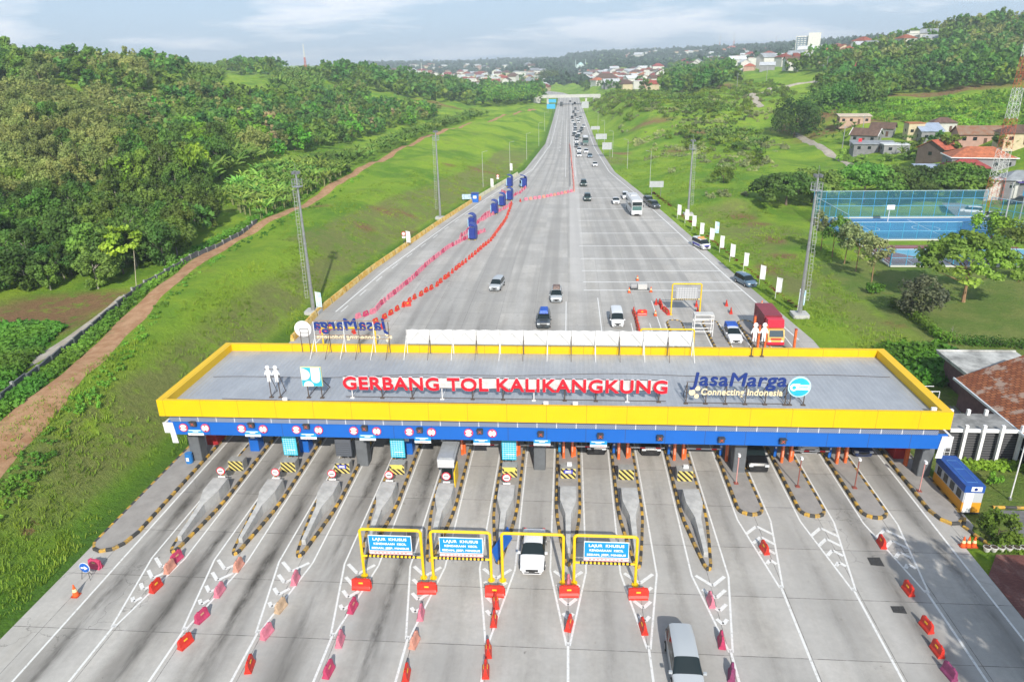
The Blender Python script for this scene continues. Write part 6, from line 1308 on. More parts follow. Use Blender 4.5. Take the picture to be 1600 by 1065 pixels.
# overpass and second bridge
Yb=640.; p=atY(888,160,Yb)
s=thing('overpass','pale concrete overpass crossing the motorway with parapets and low abutment walls','bridge',(p[0],Yb,0)); CP=mat('bridge_concrete',(.50,.50,.47),.8,noise=(.3,.15))
x0=atY(834,152,Yb)[0]-p[0]; x1=atY(938,152,Yb)[0]-p[0]; zt=atY(888,148.5,Yb)[2]
b=MB(); b.box(((x0+x1)/2,0,zt-1.4),(x1-x0,9,1.0)); b.build('deck',mat('bridge_shade',(.30,.30,.29),.85),s)  # underside shadow painted in as a darker deck colour
for sy in (-4.6,4.6): b=MB(); b.box(((x0+x1)/2,sy,zt-.9),(x1-x0,.35,2.2)); b.build('parapet',CP,s)
for sx in (x0+12,x1-12): b=MB(); b.box((sx,0,(zt-2)/2-.4),(1.6,8,zt-1)); b.build('pier',CP,s)
b=MB(); b.box((x0+3,0,zt-4.),(6,9,4.)); b.box((x1-3,0,zt-4.),(6,9,4.)); b.build('abutment',CP,s)
p=T(855,127); s=thing('far_bridge','second pale bridge far up the motorway above the overpass','bridge',p); b=MB(); b.box((0,0,8),(46,9,1.6)); b.build('deck',CP,s)
for sx in (-15,15): b=MB(); b.box((sx,0,3.5),(2,7,9)); b.build('pier',CP,s)
p=T(873,116); s=thing('cable_mosque','pale green domed building with thin minarets beyond the second bridge','building',T(907,110)); b=MB(); b.box((0,0,7),(22,16,14)); b.build('wall',mat('mosque_wall',(.50,.62,.58),.7),s); b=MB()
for k in range(5): b.tube((0,0,14+k*1.2),(0,0,14+(k+1)*1.2),7*math.cos(k*.31),7*math.cos((k+1)*.31),14)
b.build('dome',mat('mosque_dome',(.42,.62,.58),.6),s)
for sx in (-13,13): b=MB(); b.tube((sx,0,0),(sx,0,26),1.2,.6,8); b.build('minaret',mat('mosque_wall',(.50,.62,.58),.7),s)
# lattice towers
def lattice(loc,h,w0,w1,label,bands,r=.09,nseg=14,lean=(0,0)):
    s=thing('lattice_tower',label,'lattice tower',loc); mats=[mat('tower_white',(.70,.70,.68),.5),mat('tower_red',(.50,.10,.05),.5)]
    per=nseg//bands
    for bnd in range(bands):
        b=MB()
        for k in range(bnd*per,(bnd+1)*per):
            z0,z1=h*k/nseg,h*(k+1)/nseg; a0=w0+(w1-w0)*k/nseg; a1=w0+(w1-w0)*(k+1)/nseg
            C0=[(sx*a0/2,sy*a0/2,z0) for sx,sy in ((-1,-1),(1,-1),(1,1),(-1,1))]; C1=[(sx*a1/2,sy*a1/2,z1) for sx,sy in ((-1,-1),(1,-1),(1,1),(-1,1))]
            for q in range(4): b.tube(C0[q],C1[q],r,n=4); b.tube(C0[q],C1[(q+1)%4],r*.6,n=4); b.tube(C0[(q+1)%4],C1[q],r*.6,n=4); b.tube(C1[q],C1[(q+1)%4],r*.6,n=4)
        b.build('lattice_section',mats[(bnd+1)%2],s)
    return s
p=T(1549,322); lattice(p,46,2.7,.6,'tall red and white lattice telecom tower beside the equipment shelter at right',7,.042,28)
def farmast(px,py0,py1,Y,label,w_=2.):
    a=atY(px,py0,Y); c_=atY(px,py1,Y); lattice((a[0],a[1],a[2]-8),c_[2]-a[2]+8,w_*.45,w_*.12,label,2,.05+Y*.00006,8)
farmast(476,92,69,560,'thin telecom mast on the left skyline above the trees',3)
farmast(659,112,98,1300,'thin mast above the left part of the town',4)
farmast(1124,76,53,2700,'left thin mast on the blue ridge',9); farmast(1146,74,50,2700,'right thicker mast on the blue ridge',12); farmast(1023,84,72,2700,'short mast on the blue ridge above the town',7)
farmast(1212,70,55,2600,'faint mast on the ridge left of the white tower block',8)
# poles along the hill road
for k,(px,py,h) in enumerate(((1151,141,10),(1197,130,12),(1282,134,12),(1290,120,12),(1302,122,10),(1315,238,9),(1345,222,9))):
    p=T(px,py); s=thing('utility_pole',f'thin pale utility pole by the hill tracks at right, {ORD[k]} from the left','pole',p); b=MB(); b.tube((0,0,0),(0,0,h),.16,.12,6); b.build('pole',STL,s); b=MB(); b.box((0,0,h-.6),(1.8,.12,.12)); b.build('cross_arm',STL,s)
p=T(1341,240); s=thing('red_sign','small red sign board on a post in front of the brown gabled house','sign',p); b=MB(); b.box((0,0,4.3),(1.1,.1,1.3)); b.build('board',RED,s); b=MB(); b.tube((0,.1,0),(0,.1,4.),.07,n=5); b.build('post',STL,s)
# low block wall and bamboo pole on the left
BW=mat('block_wall',(.13,.135,.14),.9,noise=(1.2,.35)); WP=[(-40,665),(0,625),(60,577),(97,543),(168,482),(207,455),(245,437),(310,400),(372,370),(402,350)]
s=thing('block_wall','low dark block wall with pale posts along the upper edge of the left slope','wall',(-52,75,6)); 
A_=[at(x,y,6.3) for x,y in WP]
for a,c_ in zip(A_[:-1],A_[1:]):
    L_=math.dist(a[:2],c_[:2]); n=max(1,round(L_/2.6))
    for k in range(n):
        q0=[a[i]+(c_[i]-a[i])*k/n for i in (0,1)]; q1=[a[i]+(c_[i]-a[i])*(k+1)/n for i in (0,1)]; z0=hz(*q0); z1=hz(*q1); b=MB(); zz_=min(z0,z1)-.3; zt_=(z0+z1)/2+.75+.08*math.sin(k*2.1)
        d=Vector((q1[0]-q0[0],q1[1]-q0[1],0)).normalized(); nn_=Vector((-d.y,d.x,0))*.08
        P=[(q0[0]+52-nn_.x,q0[1]-75-nn_.y),(q1[0]+52-nn_.x,q1[1]-75-nn_.y),(q1[0]+52+nn_.x,q1[1]-75+nn_.y),(q0[0]+52+nn_.x,q0[1]-75+nn_.y)]
        b.prism(P,zz_-6,zt_-6); b.build('wall_panel',BW,s); b=MB(); b.box((q0[0]+52,q0[1]-75,(zz_+zt_+.15)/2-6),(.24,.24,zt_+.15-zz_)); b.build('post',mat('wall_post',(.33,.33,.31),.9,noise=(2,.2)),s)
p=T(213,455); s=thing('bamboo_pole','tall thin pale pole leaning beside the block wall at left','pole',p); b=MB(); b.tube((0,0,-.3),(.7,.3,5.6),.05,.03,6); b.build('pole',mat('bamboo',(.50,.45,.33),.7),s); b=MB(); b.tube((0,0,0),(0,0,.2),.09,n=6); b.build('foot',GRY,s)
# ---------------------------------------------------------------- vegetation
def leafmat(name,col,var=.18,trans=.25,alt=None):
    m=bpy.data.materials.new(name); m.use_nodes=True; nt=m.node_tree; N=nt.nodes; N.clear()
    o=N.new('ShaderNodeOutputMaterial'); d=N.new('ShaderNodeBsdfPrincipled'); d.inputs['Roughness'].default_value=.62; d.inputs['Specular IOR Level'].default_value=.25; t=N.new('ShaderNodeBsdfTranslucent'); mx=N.new('ShaderNodeMixShader'); mx.inputs[0].default_value=trans
    g_=N.new('ShaderNodeNewGeometry'); n=N.new('ShaderNodeTexNoise'); n.inputs['Scale'].default_value=.22; n.inputs['Detail'].default_value=6; n.inputs['Roughness'].default_value=.75; nt.links.new(g_.outputs['Position'],n.inputs['Vector'])
    r=N.new('ShaderNodeMixRGB'); alt=alt or tuple(c*1.9 for c in col[:2])+(col[2]*1.3,)
    mr=N.new('ShaderNodeMapRange'); mr.inputs[1].default_value=.38; mr.inputs[2].default_value=.72; nt.links.new(n.outputs[0],mr.inputs[0]); nt.links.new(mr.outputs[0],r.inputs[0]); r.inputs[1].default_value=tuple(col)+(1,); r.inputs[2].default_value=tuple(alt)+(1,)
    oi=N.new('ShaderNodeObjectInfo'); h=N.new('ShaderNodeHueSaturation'); v=N.new('ShaderNodeMapRange'); v.inputs[3].default_value=1-var*1.6; v.inputs[4].default_value=1+var*1.6; nt.links.new(oi.outputs['Random'],v.inputs[0]); nt.links.new(v.outputs[0],h.inputs['Value'])
    f=mth('FRACT',mth('MULTIPLY',oi.outputs['Random'],9.7,nt=nt),nt=nt); hu=N.new('ShaderNodeMapRange'); hu.inputs[3].default_value=.5-var*.16; hu.inputs[4].default_value=.5+var*.10; nt.links.new(f,hu.inputs[0]); nt.links.new(hu.outputs[0],h.inputs['Hue']); n2=N.new('ShaderNodeTexNoise'); n2.inputs['Scale'].default_value=.085; n2.inputs['Detail'].default_value=3; nt.links.new(g_.outputs['Position'],n2.inputs['Vector'])
    h2=N.new('ShaderNodeHueSaturation'); v2=N.new('ShaderNodeMapRange'); v2.inputs[1].default_value=.35; v2.inputs[2].default_value=.65; v2.inputs[3].default_value=1-var*2; v2.inputs[4].default_value=1+var*2.4; nt.links.new(n2.outputs[0],v2.inputs[0]); nt.links.new(v2.outputs[0],h2.inputs['Value'])
    w2=N.new('ShaderNodeMapRange'); w2.inputs[1].default_value=.35; w2.inputs[2].default_value=.65; w2.inputs[3].default_value=.5+var*.10; w2.inputs[4].default_value=.5-var*.18; nt.links.new(n2.outputs[1],w2.inputs[0]); nt.links.new(w2.outputs[0],h2.inputs['Hue']); nt.links.new(r.outputs[0],h2.inputs['Color']); nt.links.new(h2.outputs[0],h.inputs['Color'])
    nt.links.new(h.outputs[0],d.inputs['Base Color']); nt.links.new(h.outputs[0],t.inputs['Color']); nt.links.new(d.outputs[0],mx.inputs[1]); nt.links.new(t.outputs[0],mx.inputs[2]); nt.links.new(mx.outputs[0],o.inputs[0]); return m
LDARK=leafmat('foliage_dark',(.075,.155,.034),.18,.38); LMID=leafmat('foliage_mid',(.105,.215,.038),.18,.38); LOLV=leafmat('foliage_olive',(.21,.285,.072),.14,.34,(.34,.385,.125)); LBR=leafmat('foliage_bright',(.105,.23,.024)); LBAN=leafmat('foliage_banana',(.15,.33,.050),.2,.35,(.33,.48,.10)); LTAN=leafmat('foliage_tan',(.26,.225,.115),.15); LGRY=leafmat('foliage_greygreen',(.075,.095,.060)); LPALE=leafmat('foliage_pale',(.17,.22,.10)); LWEED=leafmat('foliage_weed',(.085,.21,.028)); LHEDGE=leafmat('foliage_hedge',(.08,.20,.02)); LFAR=leafmat('foliage_haze_tint',(.034,.078,.046))
BARK=mat('bark',(.16,.12,.085),.9,noise=(3,.3)); BARKP=mat('bark_pale',(.36,.33,.27),.9,noise=(3,.25)); BARKO=mat('bark_ochre',(.32,.19,.10),.9,noise=(3,.25))
def leaves(r,centers,crad,per,size,flat=.35,up=.5):
    C=np.repeat(centers,per,0); cr=np.repeat(crad,per); n=len(C)
    d=r.normal(size=(n,3)); d/=np.linalg.norm(d,axis=1,keepdims=True); rad=cr*(r.random(n)**.4)
    P=C+d*rad[:,None]*np.array([1,1,flat*2 if flat<.5 else 1])
    nrm=d*.8+r.normal(size=(n,3))*.5+np.array([0,0,up]); nrm/=np.linalg.norm(nrm,axis=1,keepdims=True)
    t=np.cross(nrm,r.normal(size=(n,3))); t/=np.linalg.norm(t,axis=1,keepdims=True)+1e-9; b_=np.cross(nrm,t); s_=size*(.6+.8*r.random(n))[:,None]
    q=np.stack([P-t*s_*.5-b_*s_*.28,P+t*s_*.1-b_*s_*.40,P+t*s_*.6+b_*s_*.1,P-t*s_*.15+b_*s_*.42],1)
    return q.reshape(-1,3),np.arange(4*n).reshape(n,4)
def crown(seed,R,Hc,z0,ncl,per,size,shape='round'):
    r=np.random.default_rng(seed); c=[];cr=[]
    while len(c)<ncl:
        p=r.uniform(-1,1,3)
        if shape=='flat':
            if np.hypot(p[0],p[1])>1: continue
            q=np.array([p[0]*R,p[1]*R,z0+Hc*(.75-.55*(p[0]**2+p[1]**2)+.12*p[2])]); c.append(q); cr.append(R*.20*r.uniform(.7,1.3))
        elif shape=='cone':
            t=r.random()**.8; a=r.uniform(0,6.28); rr=R*(1-t*.75)*r.uniform(.3,1); c.append(np.array([rr*math.cos(a),rr*math.sin(a),z0+Hc*t])); cr.append(R*.30*r.uniform(.7,1.2))
        else:
            l=np.linalg.norm(p)
            if l>1 or l<.45: continue
            c.append(np.array([p[0]*R,p[1]*R,z0+Hc*.5+p[2]*Hc*.5])); cr.append(R*.33*r.uniform(.6,1.25))
    return leaves(r,np.array(c),np.array(cr),per,size,.5 if shape!='flat' else .22)
def trunk_mb(seed,h,r0,lean=.1,limbs=4,spread=1.5,ztop=None):
    rr=random.Random(seed); b=MB(); x=y=0; z=-.4; r=r0; n=4; pts=[(0,0,-.4)]
    for k in range(n):
        x+=rr.uniform(-lean,lean)*h/n; y+=rr.uniform(-lean,lean)*h/n; z1=-.4+(h+.4)*(k+1)/n; pts.append((x,y,z1))
    for k in range(n): b.tube(pts[k],pts[k+1],r0*(1-.18*k),r0*(1-.18*(k+1)),7)
    for k in range(limbs):
        a=rr.uniform(0,6.28)+k*6.28/max(1,limbs); p=pts[2 if k%2 else 3]; e=(p[0]+math.cos(a)*spread,p[1]+math.sin(a)*spread,p[2]+rr.uniform(.5,.9)*h*.45); b.tube(p,e,r0*.45,r0*.15,5)
        e2=(e[0]+math.cos(a+.6)*spread*.5,e[1]+math.sin(a+.6)*spread*.5,e[2]+h*.12); b.tube(e,e2,r0*.16,r0*.07,4)
    return b
# designs: (name, crown args, material, trunk args, bark)
KD={
'dark':('broadleaf_tree',[dict(R=3.2,Hc=6.2,z0=1.0,ncl=30,per=150,size=.42),dict(R=3.7,Hc=5.6,z0=1.4,ncl=32,per=150,size=.42),dict(R=2.8,Hc=7.2,z0=1.2,ncl=28,per=140,size=.42)],LDARK,(5.5,.20,.08,4,1.8),BARKP),
'olive':('thin_tree',[dict(R=3.4,Hc=5.2,z0=.8,ncl=28,per=110,size=.36),dict(R=2.9,Hc=6.,z0=.8,ncl=26,per=110,size=.36),dict(R=3.9,Hc=4.6,z0=1.,ncl=30,per=110,size=.36)],LOLV,(4.5,.16,.1,4,1.6),BARK),
'mid':('leafy_tree',[dict(R=3.6,Hc=5.8,z0=1.2,ncl=28,per=120,size=.46),dict(R=3.0,Hc=6.6,z0=1.2,ncl=28,per=120,size=.46)],LMID,(5,.2,.1,4,1.8),BARK),
'bright':('light_green_tree',[dict(R=4.2,Hc=4.6,z0=3.,ncl=30,per=60,size=.5,shape='flat'),dict(R=3.4,Hc=5.4,z0=2.6,ncl=24,per=60,size=.6)],LBR,(5,.18,.1,4,2.),BARK),
'tan':('flowering_tree',[dict(R=4.,Hc=4.8,z0=2.2,ncl=24,per=60,size=.55)],LTAN,(4.5,.16,.1,4,1.6),BARK),
'slender':('plantation_tree',[dict(R=2.0,Hc=6.5,z0=5.,ncl=16,per=50,size=.55)],LMID,(9,.14,.02,3,.9),BARKP),
}
DESN={}
def tree(kind,loc,rz,scale,label,group,var=None,lod=1.):
    nm,cs,lm,tk,bk=KD[kind]; i=var if var is not None else random.randrange(len(cs)); key=(kind,i)
    if key in DESN: return copy_tree(DESN[key],loc,rz,label,group,scale=scale)
    V,F=crown(hash(key)%1000+5,**cs[i]); s=thing(nm,label,'tree',loc,rz,group); s.scale=(scale,)*3 if isinstance(scale,(int,float)) else scale
    npmesh('crown',V,F,lm,s); trunk_mb(i+3,*tk).build('trunk',bk,s); DESN[key]=s; return s
def projp(x,y,z):
    c=RC@np.array([x,y,z-HC]); return CX+FPX*c[0]/c[2],CY+FPX*c[1]/c[2]
fr=random.Random(23)
FIELDS=[[(285,106),(348,104),(352,147),(300,152)],[(440,116),(505,113),(505,152),(415,147)],[(425,148),(560,155),(695,172),(690,182),(540,162),(425,158)],[(75,138),(130,138),(140,160),(80,160)],[(270,188),(330,180),(335,205),(285,210)]]
ZT_=[ # base polygons in the photo, spacing, kinds with weights, scale, where
([(-90,462),(60,462),(150,456),(235,432),(300,388),(345,352),(335,300),(250,296),(0,330),(-90,340)],3.7,{'dark':8,'mid':1.6,'bright':.3},(.55,.92),'in the dense wood behind the block wall at left',(60,135)),
([(180,300),(335,300),(360,258),(300,212),(195,240)],4.8,{'dark':3,'bright':1.4,'mid':2},(.7,1.05),'in the hollow behind the left banana strip',(90,260)),
([(-90,335),(180,300),(262,262),(300,190),(270,166),(130,150),(-90,140)],4.2,{'olive':14,'mid':1,'dark':.6,'tan':.3},(.55,.95),'on the pale olive slope at left',(95,300)),
([(-90,140),(130,150),(290,152),(292,104),(250,84),(0,84),(-90,90)],9.,{'olive':3,'dark':3,'mid':3,'bright':.6},(1.1,1.6),'on the left skyline hill',(200,520)),
([(225,195),(350,262),(425,252),(560,222),(690,182),(600,166),(560,142),(420,158),(300,150)],6.2,{'mid':4,'dark':3,'olive':1.5,'bright':1.6,'tan':.3},(.65,1.25),'in the left valley wood',(120,480)),
([(285,112),(430,122),(560,138),(700,166),(845,163),(845,150),(700,128),(560,108),(430,96)],11.,{'dark':4,'mid':4},(1.3,1.9),'on the wooded rise before the town',(330,900)),
([(752,172),(845,164),(845,152),(760,152)],5.,{'slender':1},(1.,1.25),'in the slender plantation by the far path',(300,760)),
([(1030,146),(1060,150),(1150,137),(1145,104),(1050,98),(1035,112)],12.,{'dark':4,'mid':4},(1.2,1.8),'on the rise right of the overpass',(450,1300)),
([(1205,118),(1330,122),(1610,128),(1610,30),(1480,30),(1420,56),(1380,76),(1300,98)],11.,{'dark':3,'mid':4,'olive':2},(1.2,1.8),'on the wooded hill at the right skyline',(330,1000)),
([(1280,160),(1320,168),(1370,164),(1400,150),(1610,135),(1610,120),(1290,125)],8.,{'dark':4,'mid':3,'bright':.4},(1.1,1.7),'on the slope above the village',(250,600)),
([(1390,270),(1440,262),(1600,262),(1600,240),(1560,235),(1440,235),(1380,250)],13.,{'mid':3,'dark':2},(.7,1.0),'between the village houses',(180,300)),
]
CAND=[]
HXY=np.array([(h[0],h[1]) for h in HP]) if HP else np.zeros((0,2))
for zi,(poly,sp,kinds,scr,where,(ya,yb)) in enumerate(ZT_):
    xs=[p[0] for p in poly]; d0=ray(min(xs),300);d1=ray(max(xs),300); x_lo=min(d0[0]/d0[1]*ya,d0[0]/d0[1]*yb); x_hi=max(d1[0]/d1[1]*ya,d1[0]/d1[1]*yb); y=ya
    ks=list(kinds); wts=[kinds[k] for k in ks]
    while y<yb:
        x=x_lo+fr.uniform(0,sp)
        spx=sp*(1+max(0,y-450)/900)
        while x<x_hi:
            X=x+fr.uniform(-.38,.38)*spx; Y=y+fr.uniform(-.38,.38)*spx; x+=spx
            xl_=np.interp(Y,YL,XL); xr_=np.interp(Y,YR,XR)
            if xl_-9<X<xr_+9: continue
            pz=(HC-0); px,py=projp(X,Y,10)
            if px<-110 or px>1710: continue
            CAND.append((X,Y,zi,fr.choices(ks,wts)[0],fr.uniform(*scr)))
        y+=spx
CX_=np.array([(c[0],c[1]) for c in CAND]); ZC=hgt(CX_[:,0],CX_[:,1]); keep=[]
for c,z in zip(CAND,ZC):
    px,py=projp(c[0],c[1],z)
    if not inpoly(px,py,ZT_[c[2]][0]): continue
    if any(inpoly(px,py,f) for f in FIELDS): continue
    if len(HXY) and ((HXY-np.array(c[:2]))**2).sum(1).min()<(9+c[1]*.004)**2: continue
    keep.append((*c,float(z),px,py))
print('tree candidates',len(keep))
keep.sort(key=lambda c:c[1]/c[4])
IND=keep[:280]; REST=keep[280:]
KN={'dark':'dark green broadleaf tree','olive':'pale olive thin-leaved tree','mid':'mid green leafy tree','bright':'light green tree','tan':'tan flowering tree','slender':'slender pale-trunked tree'}
for c in IND:
    tree(c[3],(c[0],c[1],c[5]-.1),fr.uniform(0,6.28),(c[4]*fr.uniform(.9,1.1),c[4]*fr.uniform(.9,1.1),c[4]*fr.uniform(.8,1.35)),f'{KN[c[3]]} {ZT_[c[2]][4]}',f'{KN[c[3]]}s {ZT_[c[2]][4]}')
# the rest of the woods: one object per kind of foliage
def mass(name,items,lib,m,label,cat='wood'):
    Vs=[];Fs=[];o=0; r=np.random.default_rng(5)
    for (X,Y,z,s_) in items:
        V,F=lib[r.integers(len(lib))]; a=r.uniform(0,6.28); c,sn=math.cos(a),math.sin(a); s3=s_*r.uniform(.9,1.1,3)
        W=V*s3; W=np.stack([W[:,0]*c-W[:,1]*sn+X,W[:,0]*sn+W[:,1]*c+Y,W[:,2]+z],1); Vs.append(W); Fs.append(F+o); o+=len(V)
    if not Vs: return
    return tag(npmesh(name,np.concatenate(Vs),np.concatenate(Fs),m),label,cat,None,'stuff')
lo_={'dark':[crown(60+k,3.4,6.4,1.6,14,16,1.15) for k in range(4)],'olive':[crown(70+k,3.6,5.4,1.4,14,24,.85) for k in range(4)],'mid':[crown(80+k,3.6,6.,1.4,14,17,1.15) for k in range(4)],'bright':[crown(90+k,3.6,5.,2.,14,15,1.) for k in range(2)],'tan':[crown(95,3.8,5.,1.6,14,15,1.)],'slender':[crown(98,2.,6.5,5.,9,14,.9)]}
for k,m in (('dark',LDARK),('olive',LOLV),('mid',LMID),('bright',LBR),('tan',LTAN),('slender',LMID)):
    mass('woodland',[(c[0],c[1],c[5],c[4]) for c in REST if c[3]==k],lo_[k],m,f'{KN[k]}s massed in the farther woods')
# undergrowth under the wood edges and distant tree cover on the hills
def scatter(polyZ,sp,n_max,yr,seed=1,off=6):
    rr=random.Random(seed); out=[]
    for poly,(ya,yb) in polyZ:
        xs=[p[0] for p in poly]; d0=ray(min(xs),300);d1=ray(max(xs),300); x_lo=min(d0[0]/d0[1]*ya,d0[0]/d0[1]*yb); x_hi=max(d1[0]/d1[1]*ya,d1[0]/d1[1]*yb); y=ya; L_=[]
        while y<yb:
            sy=sp(y) if callable(sp) else sp; x=x_lo
            while x<x_hi: L_.append((x+rr.uniform(-.45,.45)*sy,y+rr.uniform(-.45,.45)*sy)); x+=sy
            y+=sy
        A=np.array(L_); z=hgt(A[:,0],A[:,1]); xl_=np.interp(A[:,1],YL,XL); xr_=np.interp(A[:,1],YR,XR)
        for (X,Y),zz,a,b_ in zip(A,z,xl_,xr_):
            if Y<960 and a-off<X<b_+off: continue
            px,py=projp(X,Y,zz)
            if inpoly(px,py,poly): out.append((X,Y,float(zz),px,py))
    return out
farz=scatter([([(845,136),(915,136),(915,96),(845,96)],(1010,2800)),([(560,118),(870,118),(1240,98),(1420,70),(1420,30),(1240,58),(900,68),(560,88)],(1000,3600))],lambda y:14+y*.009,0,None,3)
mass('hill_forest',[(X,Y,z,fr.uniform(1.7,2.6)) for X,Y,z,_,_ in farz],[crown(120+k,4.,5.,.5,9,9,2.2) for k in range(3)],LFAR,'forest covering the far hills, tinted blue green for haze')  # some haze blue is mixed into this foliage colour
townt=scatter([([(600,112),(850,114),(852,146),(700,134),(600,122)],(450,1600)),([(905,114),(1030,110),(1040,146),(905,142)],(450,1400)),([(1050,96),(1370,72),(1370,92),(1250,112),(1050,114)],(500,1600))],lambda y:24+y*.008,0,None,9)
mass('town_trees',[(X,Y,z-.8,fr.uniform(.8,1.4)) for X,Y,z,_,_ in townt if ((HXY-np.array((X,Y)))**2).sum(1).min()>120],lo_['dark'],LDARK,'dark trees growing between the town houses')
VH=np.array([(o.location.x,o.location.y) for o in bpy.data.objects if o.get('category')=='house' and o.location.y<340 and o.location.x>0])
# banana plants
def banana_mesh(seed,n=8,L=1.55,h=1.45,w=.42):
    rr=random.Random(seed); V=[];F=[]
    for k in range(n):
        a=k*2.4+rr.uniform(-.3,.3); L_=L*rr.uniform(.8,1.15); up=rr.uniform(.75,1.3); seg=5
        for i in range(seg+1):
            t=i/seg; r=L_*t*math.cos(up*(1-t*.5)); z=h+L_*t*math.sin(up)*1.15-L_*.62*t*t*(1.25-up*.6); wd=w*math.sin(math.pi*min(1,.12+t*.88))**.7*(1-.25*t)
            o=(math.cos(a)*r,math.sin(a)*r); sx,sy=-math.sin(a)*wd/2,math.cos(a)*wd/2; V+=[(o[0]-sx,o[1]-sy,z-.10*wd),(o[0],o[1],z+.08),(o[0]+sx,o[1]+sy,z-.10*wd)]
        b0=len(V)-3*(seg+1)
        for i in range(seg):
            for j in (0,1): q=b0+i*3+j; F.append((q,q+1,q+4,q+3))
    return np.array(V,float),np.array(F)
BM=[banana_mesh(k,n=8+k%3) for k in range(4)]
bdes=[]
def banana(i,loc,rz,sc_,label,group):
    for d in bdes:
        if d[0]==i: return copy_tree(d[1],loc,rz,label,group,scale=sc_)
    s=thing('banana_plant',label,'banana plant',loc,rz,group); s.scale=(sc_,)*3; V,F=BM[i]; npmesh('leaves',V,F,LBAN,s); b=MB(); b.tube((0,0,-.3),(0,0,1.6),.16,.09,7); b.build('stem',mat('banana_stem',(.20,.22,.08),.8),s); bdes.append((i,s)); return s
bz=scatter([([(325,312),(420,268),(545,248),(690,192),(765,170),(768,180),(690,204),(560,264),(440,330),(405,345)],(120,480))],lambda y:1.65 if y<200 else 2.3,0,None,4,3)
bz=[b_ for b_ in bz if fr.random()<.85]
br_=scatter([([(940,156),(1040,148),(1150,168),(1212,205),(1190,245),(1140,240),(1075,228),(1040,190),(980,172)],(180,480))],3.9,0,None,6)
br_=[b_ for b_ in br_ if math.sin(b_[0]*.13)+math.sin(b_[1]*.11+1)+fr.uniform(-1,1)>.35]
bv=scatter([([(1250,200),(1340,198),(1330,232),(1290,226)],(180,330)),([(1395,222),(1440,216),(1440,262),(1395,262)],(180,330))],5.,0,None,8)
ALLB=[(b_,'in the long plantation strip beside the dirt path') for b_ in bz]+[(b_,'scattered on the grassy slope right of the motorway') for b_ in br_]+[(b_,'between the village houses') for b_ in bv]
ALLB.sort(key=lambda q:q[0][1])
rest=[]; nb=0
for q,(b_,wh) in enumerate(ALLB):
    if nb<280: banana(fr.randrange(4),(b_[0],b_[1],b_[2]-.05),fr.uniform(0,6.28),fr.uniform(.7,1.45)*(1.7 if b_[0]>0 else 1),f'banana plant {wh}',f'banana plants {wh}'); nb+=1
    else: rest.append((b_[0],b_[1],b_[2],fr.uniform(.8,1.6)))
bg=scatter([(f,(150,600)) for f in FIELDS[:2]+FIELDS[4:5]]+[([(250,150),(300,150),(420,262),(330,300),(300,262)],(110,420))],lambda y:2.6+y*.005,0,None,12)
mass('banana_grove',rest+[(b_[0],b_[1],b_[2],fr.uniform(1.2,2.)*(1+b_[1]/900)) for b_ in bg],BM,LBAN,'farther banana plants and tall crops in the left fields','banana plants')
sh=scatter([([(1380,160),(1460,158),(1610,138),(1610,215),(1540,205),(1450,198),(1380,190),(1240,178),(1240,168)],(200,480))],4.2,0,None,14)
mass('slope_shrubs',[(b_[0],b_[1],b_[2]-.3,fr.uniform(.35,.62)) for b_ in sh],[crown(140+k,3.2,4.5,.2,10,22,.9) for k in range(3)],LBR,'leafy bright shrubs covering the right hillside','shrubs')
vg=scatter([([(1300,235),(1440,205),(1610,222),(1610,300),(1440,296),(1380,262),(1300,250)],(165,320))],6.,0,None,41)
vg=[b_ for b_ in vg if ((VH-np.array(b_[:2]))**2).sum(1).min()>150]
mass('village_shrubs',[(b_[0],b_[1],b_[2]-.3,fr.uniform(.5,.95)) for b_ in vg],[crown(200+k,3.,4.6,.2,14,40,.7) for k in range(3)],LMID,'green shrubs and small trees filling the gaps between the village houses','shrubs')
sh2=scatter([([(1240,178),(1380,190),(1550,205),(1600,215),(1600,190),(1380,160),(1250,165)],(220,420))],3.6,0,None,17)
mass('tall_grass',[(b_[0],b_[1],b_[2],fr.uniform(.6,1.)) for b_ in sh2 if fr.random()<.7],BM,LBR,'tall green reeds and crops above the village','crops')
bsh=scatter([([(925,160),(1050,140),(1210,125),(1250,150),(1215,205),(1190,262),(1100,250),(1000,200),(930,178)],(180,560)),([(1250,176),(1330,176),(1330,200),(1240,205)],(200,400)),([(898,160),(905,138),(1040,146),(1060,160),(960,175)],(330,640))],4.2,0,None,31)
bsh=[b_ for b_ in bsh if math.sin(b_[0]*.09+2)+math.sin(b_[1]*.07)+fr.uniform(-1.3,1.3)+(1.5 if b_[1]>400 else 0)>.2]
mass('meadow_bushes',[(b_[0],b_[1],b_[2]-.3,fr.uniform(.3,.75)) for b_ in bsh if fr.random()<.6],[crown(180+k,3.4,3.6,.1,10,26,.8) for k in range(3)],LBR,'low rounded bushes over the grassy right slope','bushes')
mass('meadow_bushes',[(b_[0],b_[1],b_[2]-.3,fr.uniform(.3,.6)) for b_ in bsh[1::4]],[crown(190+k,3.4,3.2,.1,10,26,.8) for k in range(3)],LPALE,'pale tan green bushes over the right slope','bushes')
bs3=scatter([([(940,165),(1060,150),(1215,170),(1235,230),(1190,330),(1060,300),(985,230)],(170,420))],3.0,0,None,51)
bs3=[b_ for b_ in bs3 if math.sin(b_[0]*.16+b_[1]*.05)+math.sin(b_[1]*.13-b_[0]*.07)+fr.uniform(-1.4,1.4)>1.1]
mass('tall_grass',[(b_[0],b_[1],b_[2]-.15,fr.uniform(.35,.9)) for b_ in bs3],[crown(210+k,2.2,1.7,.0,8,22,.6) for k in range(4)],LPALE,'clumps of tall pale grass on the right slope','grass')
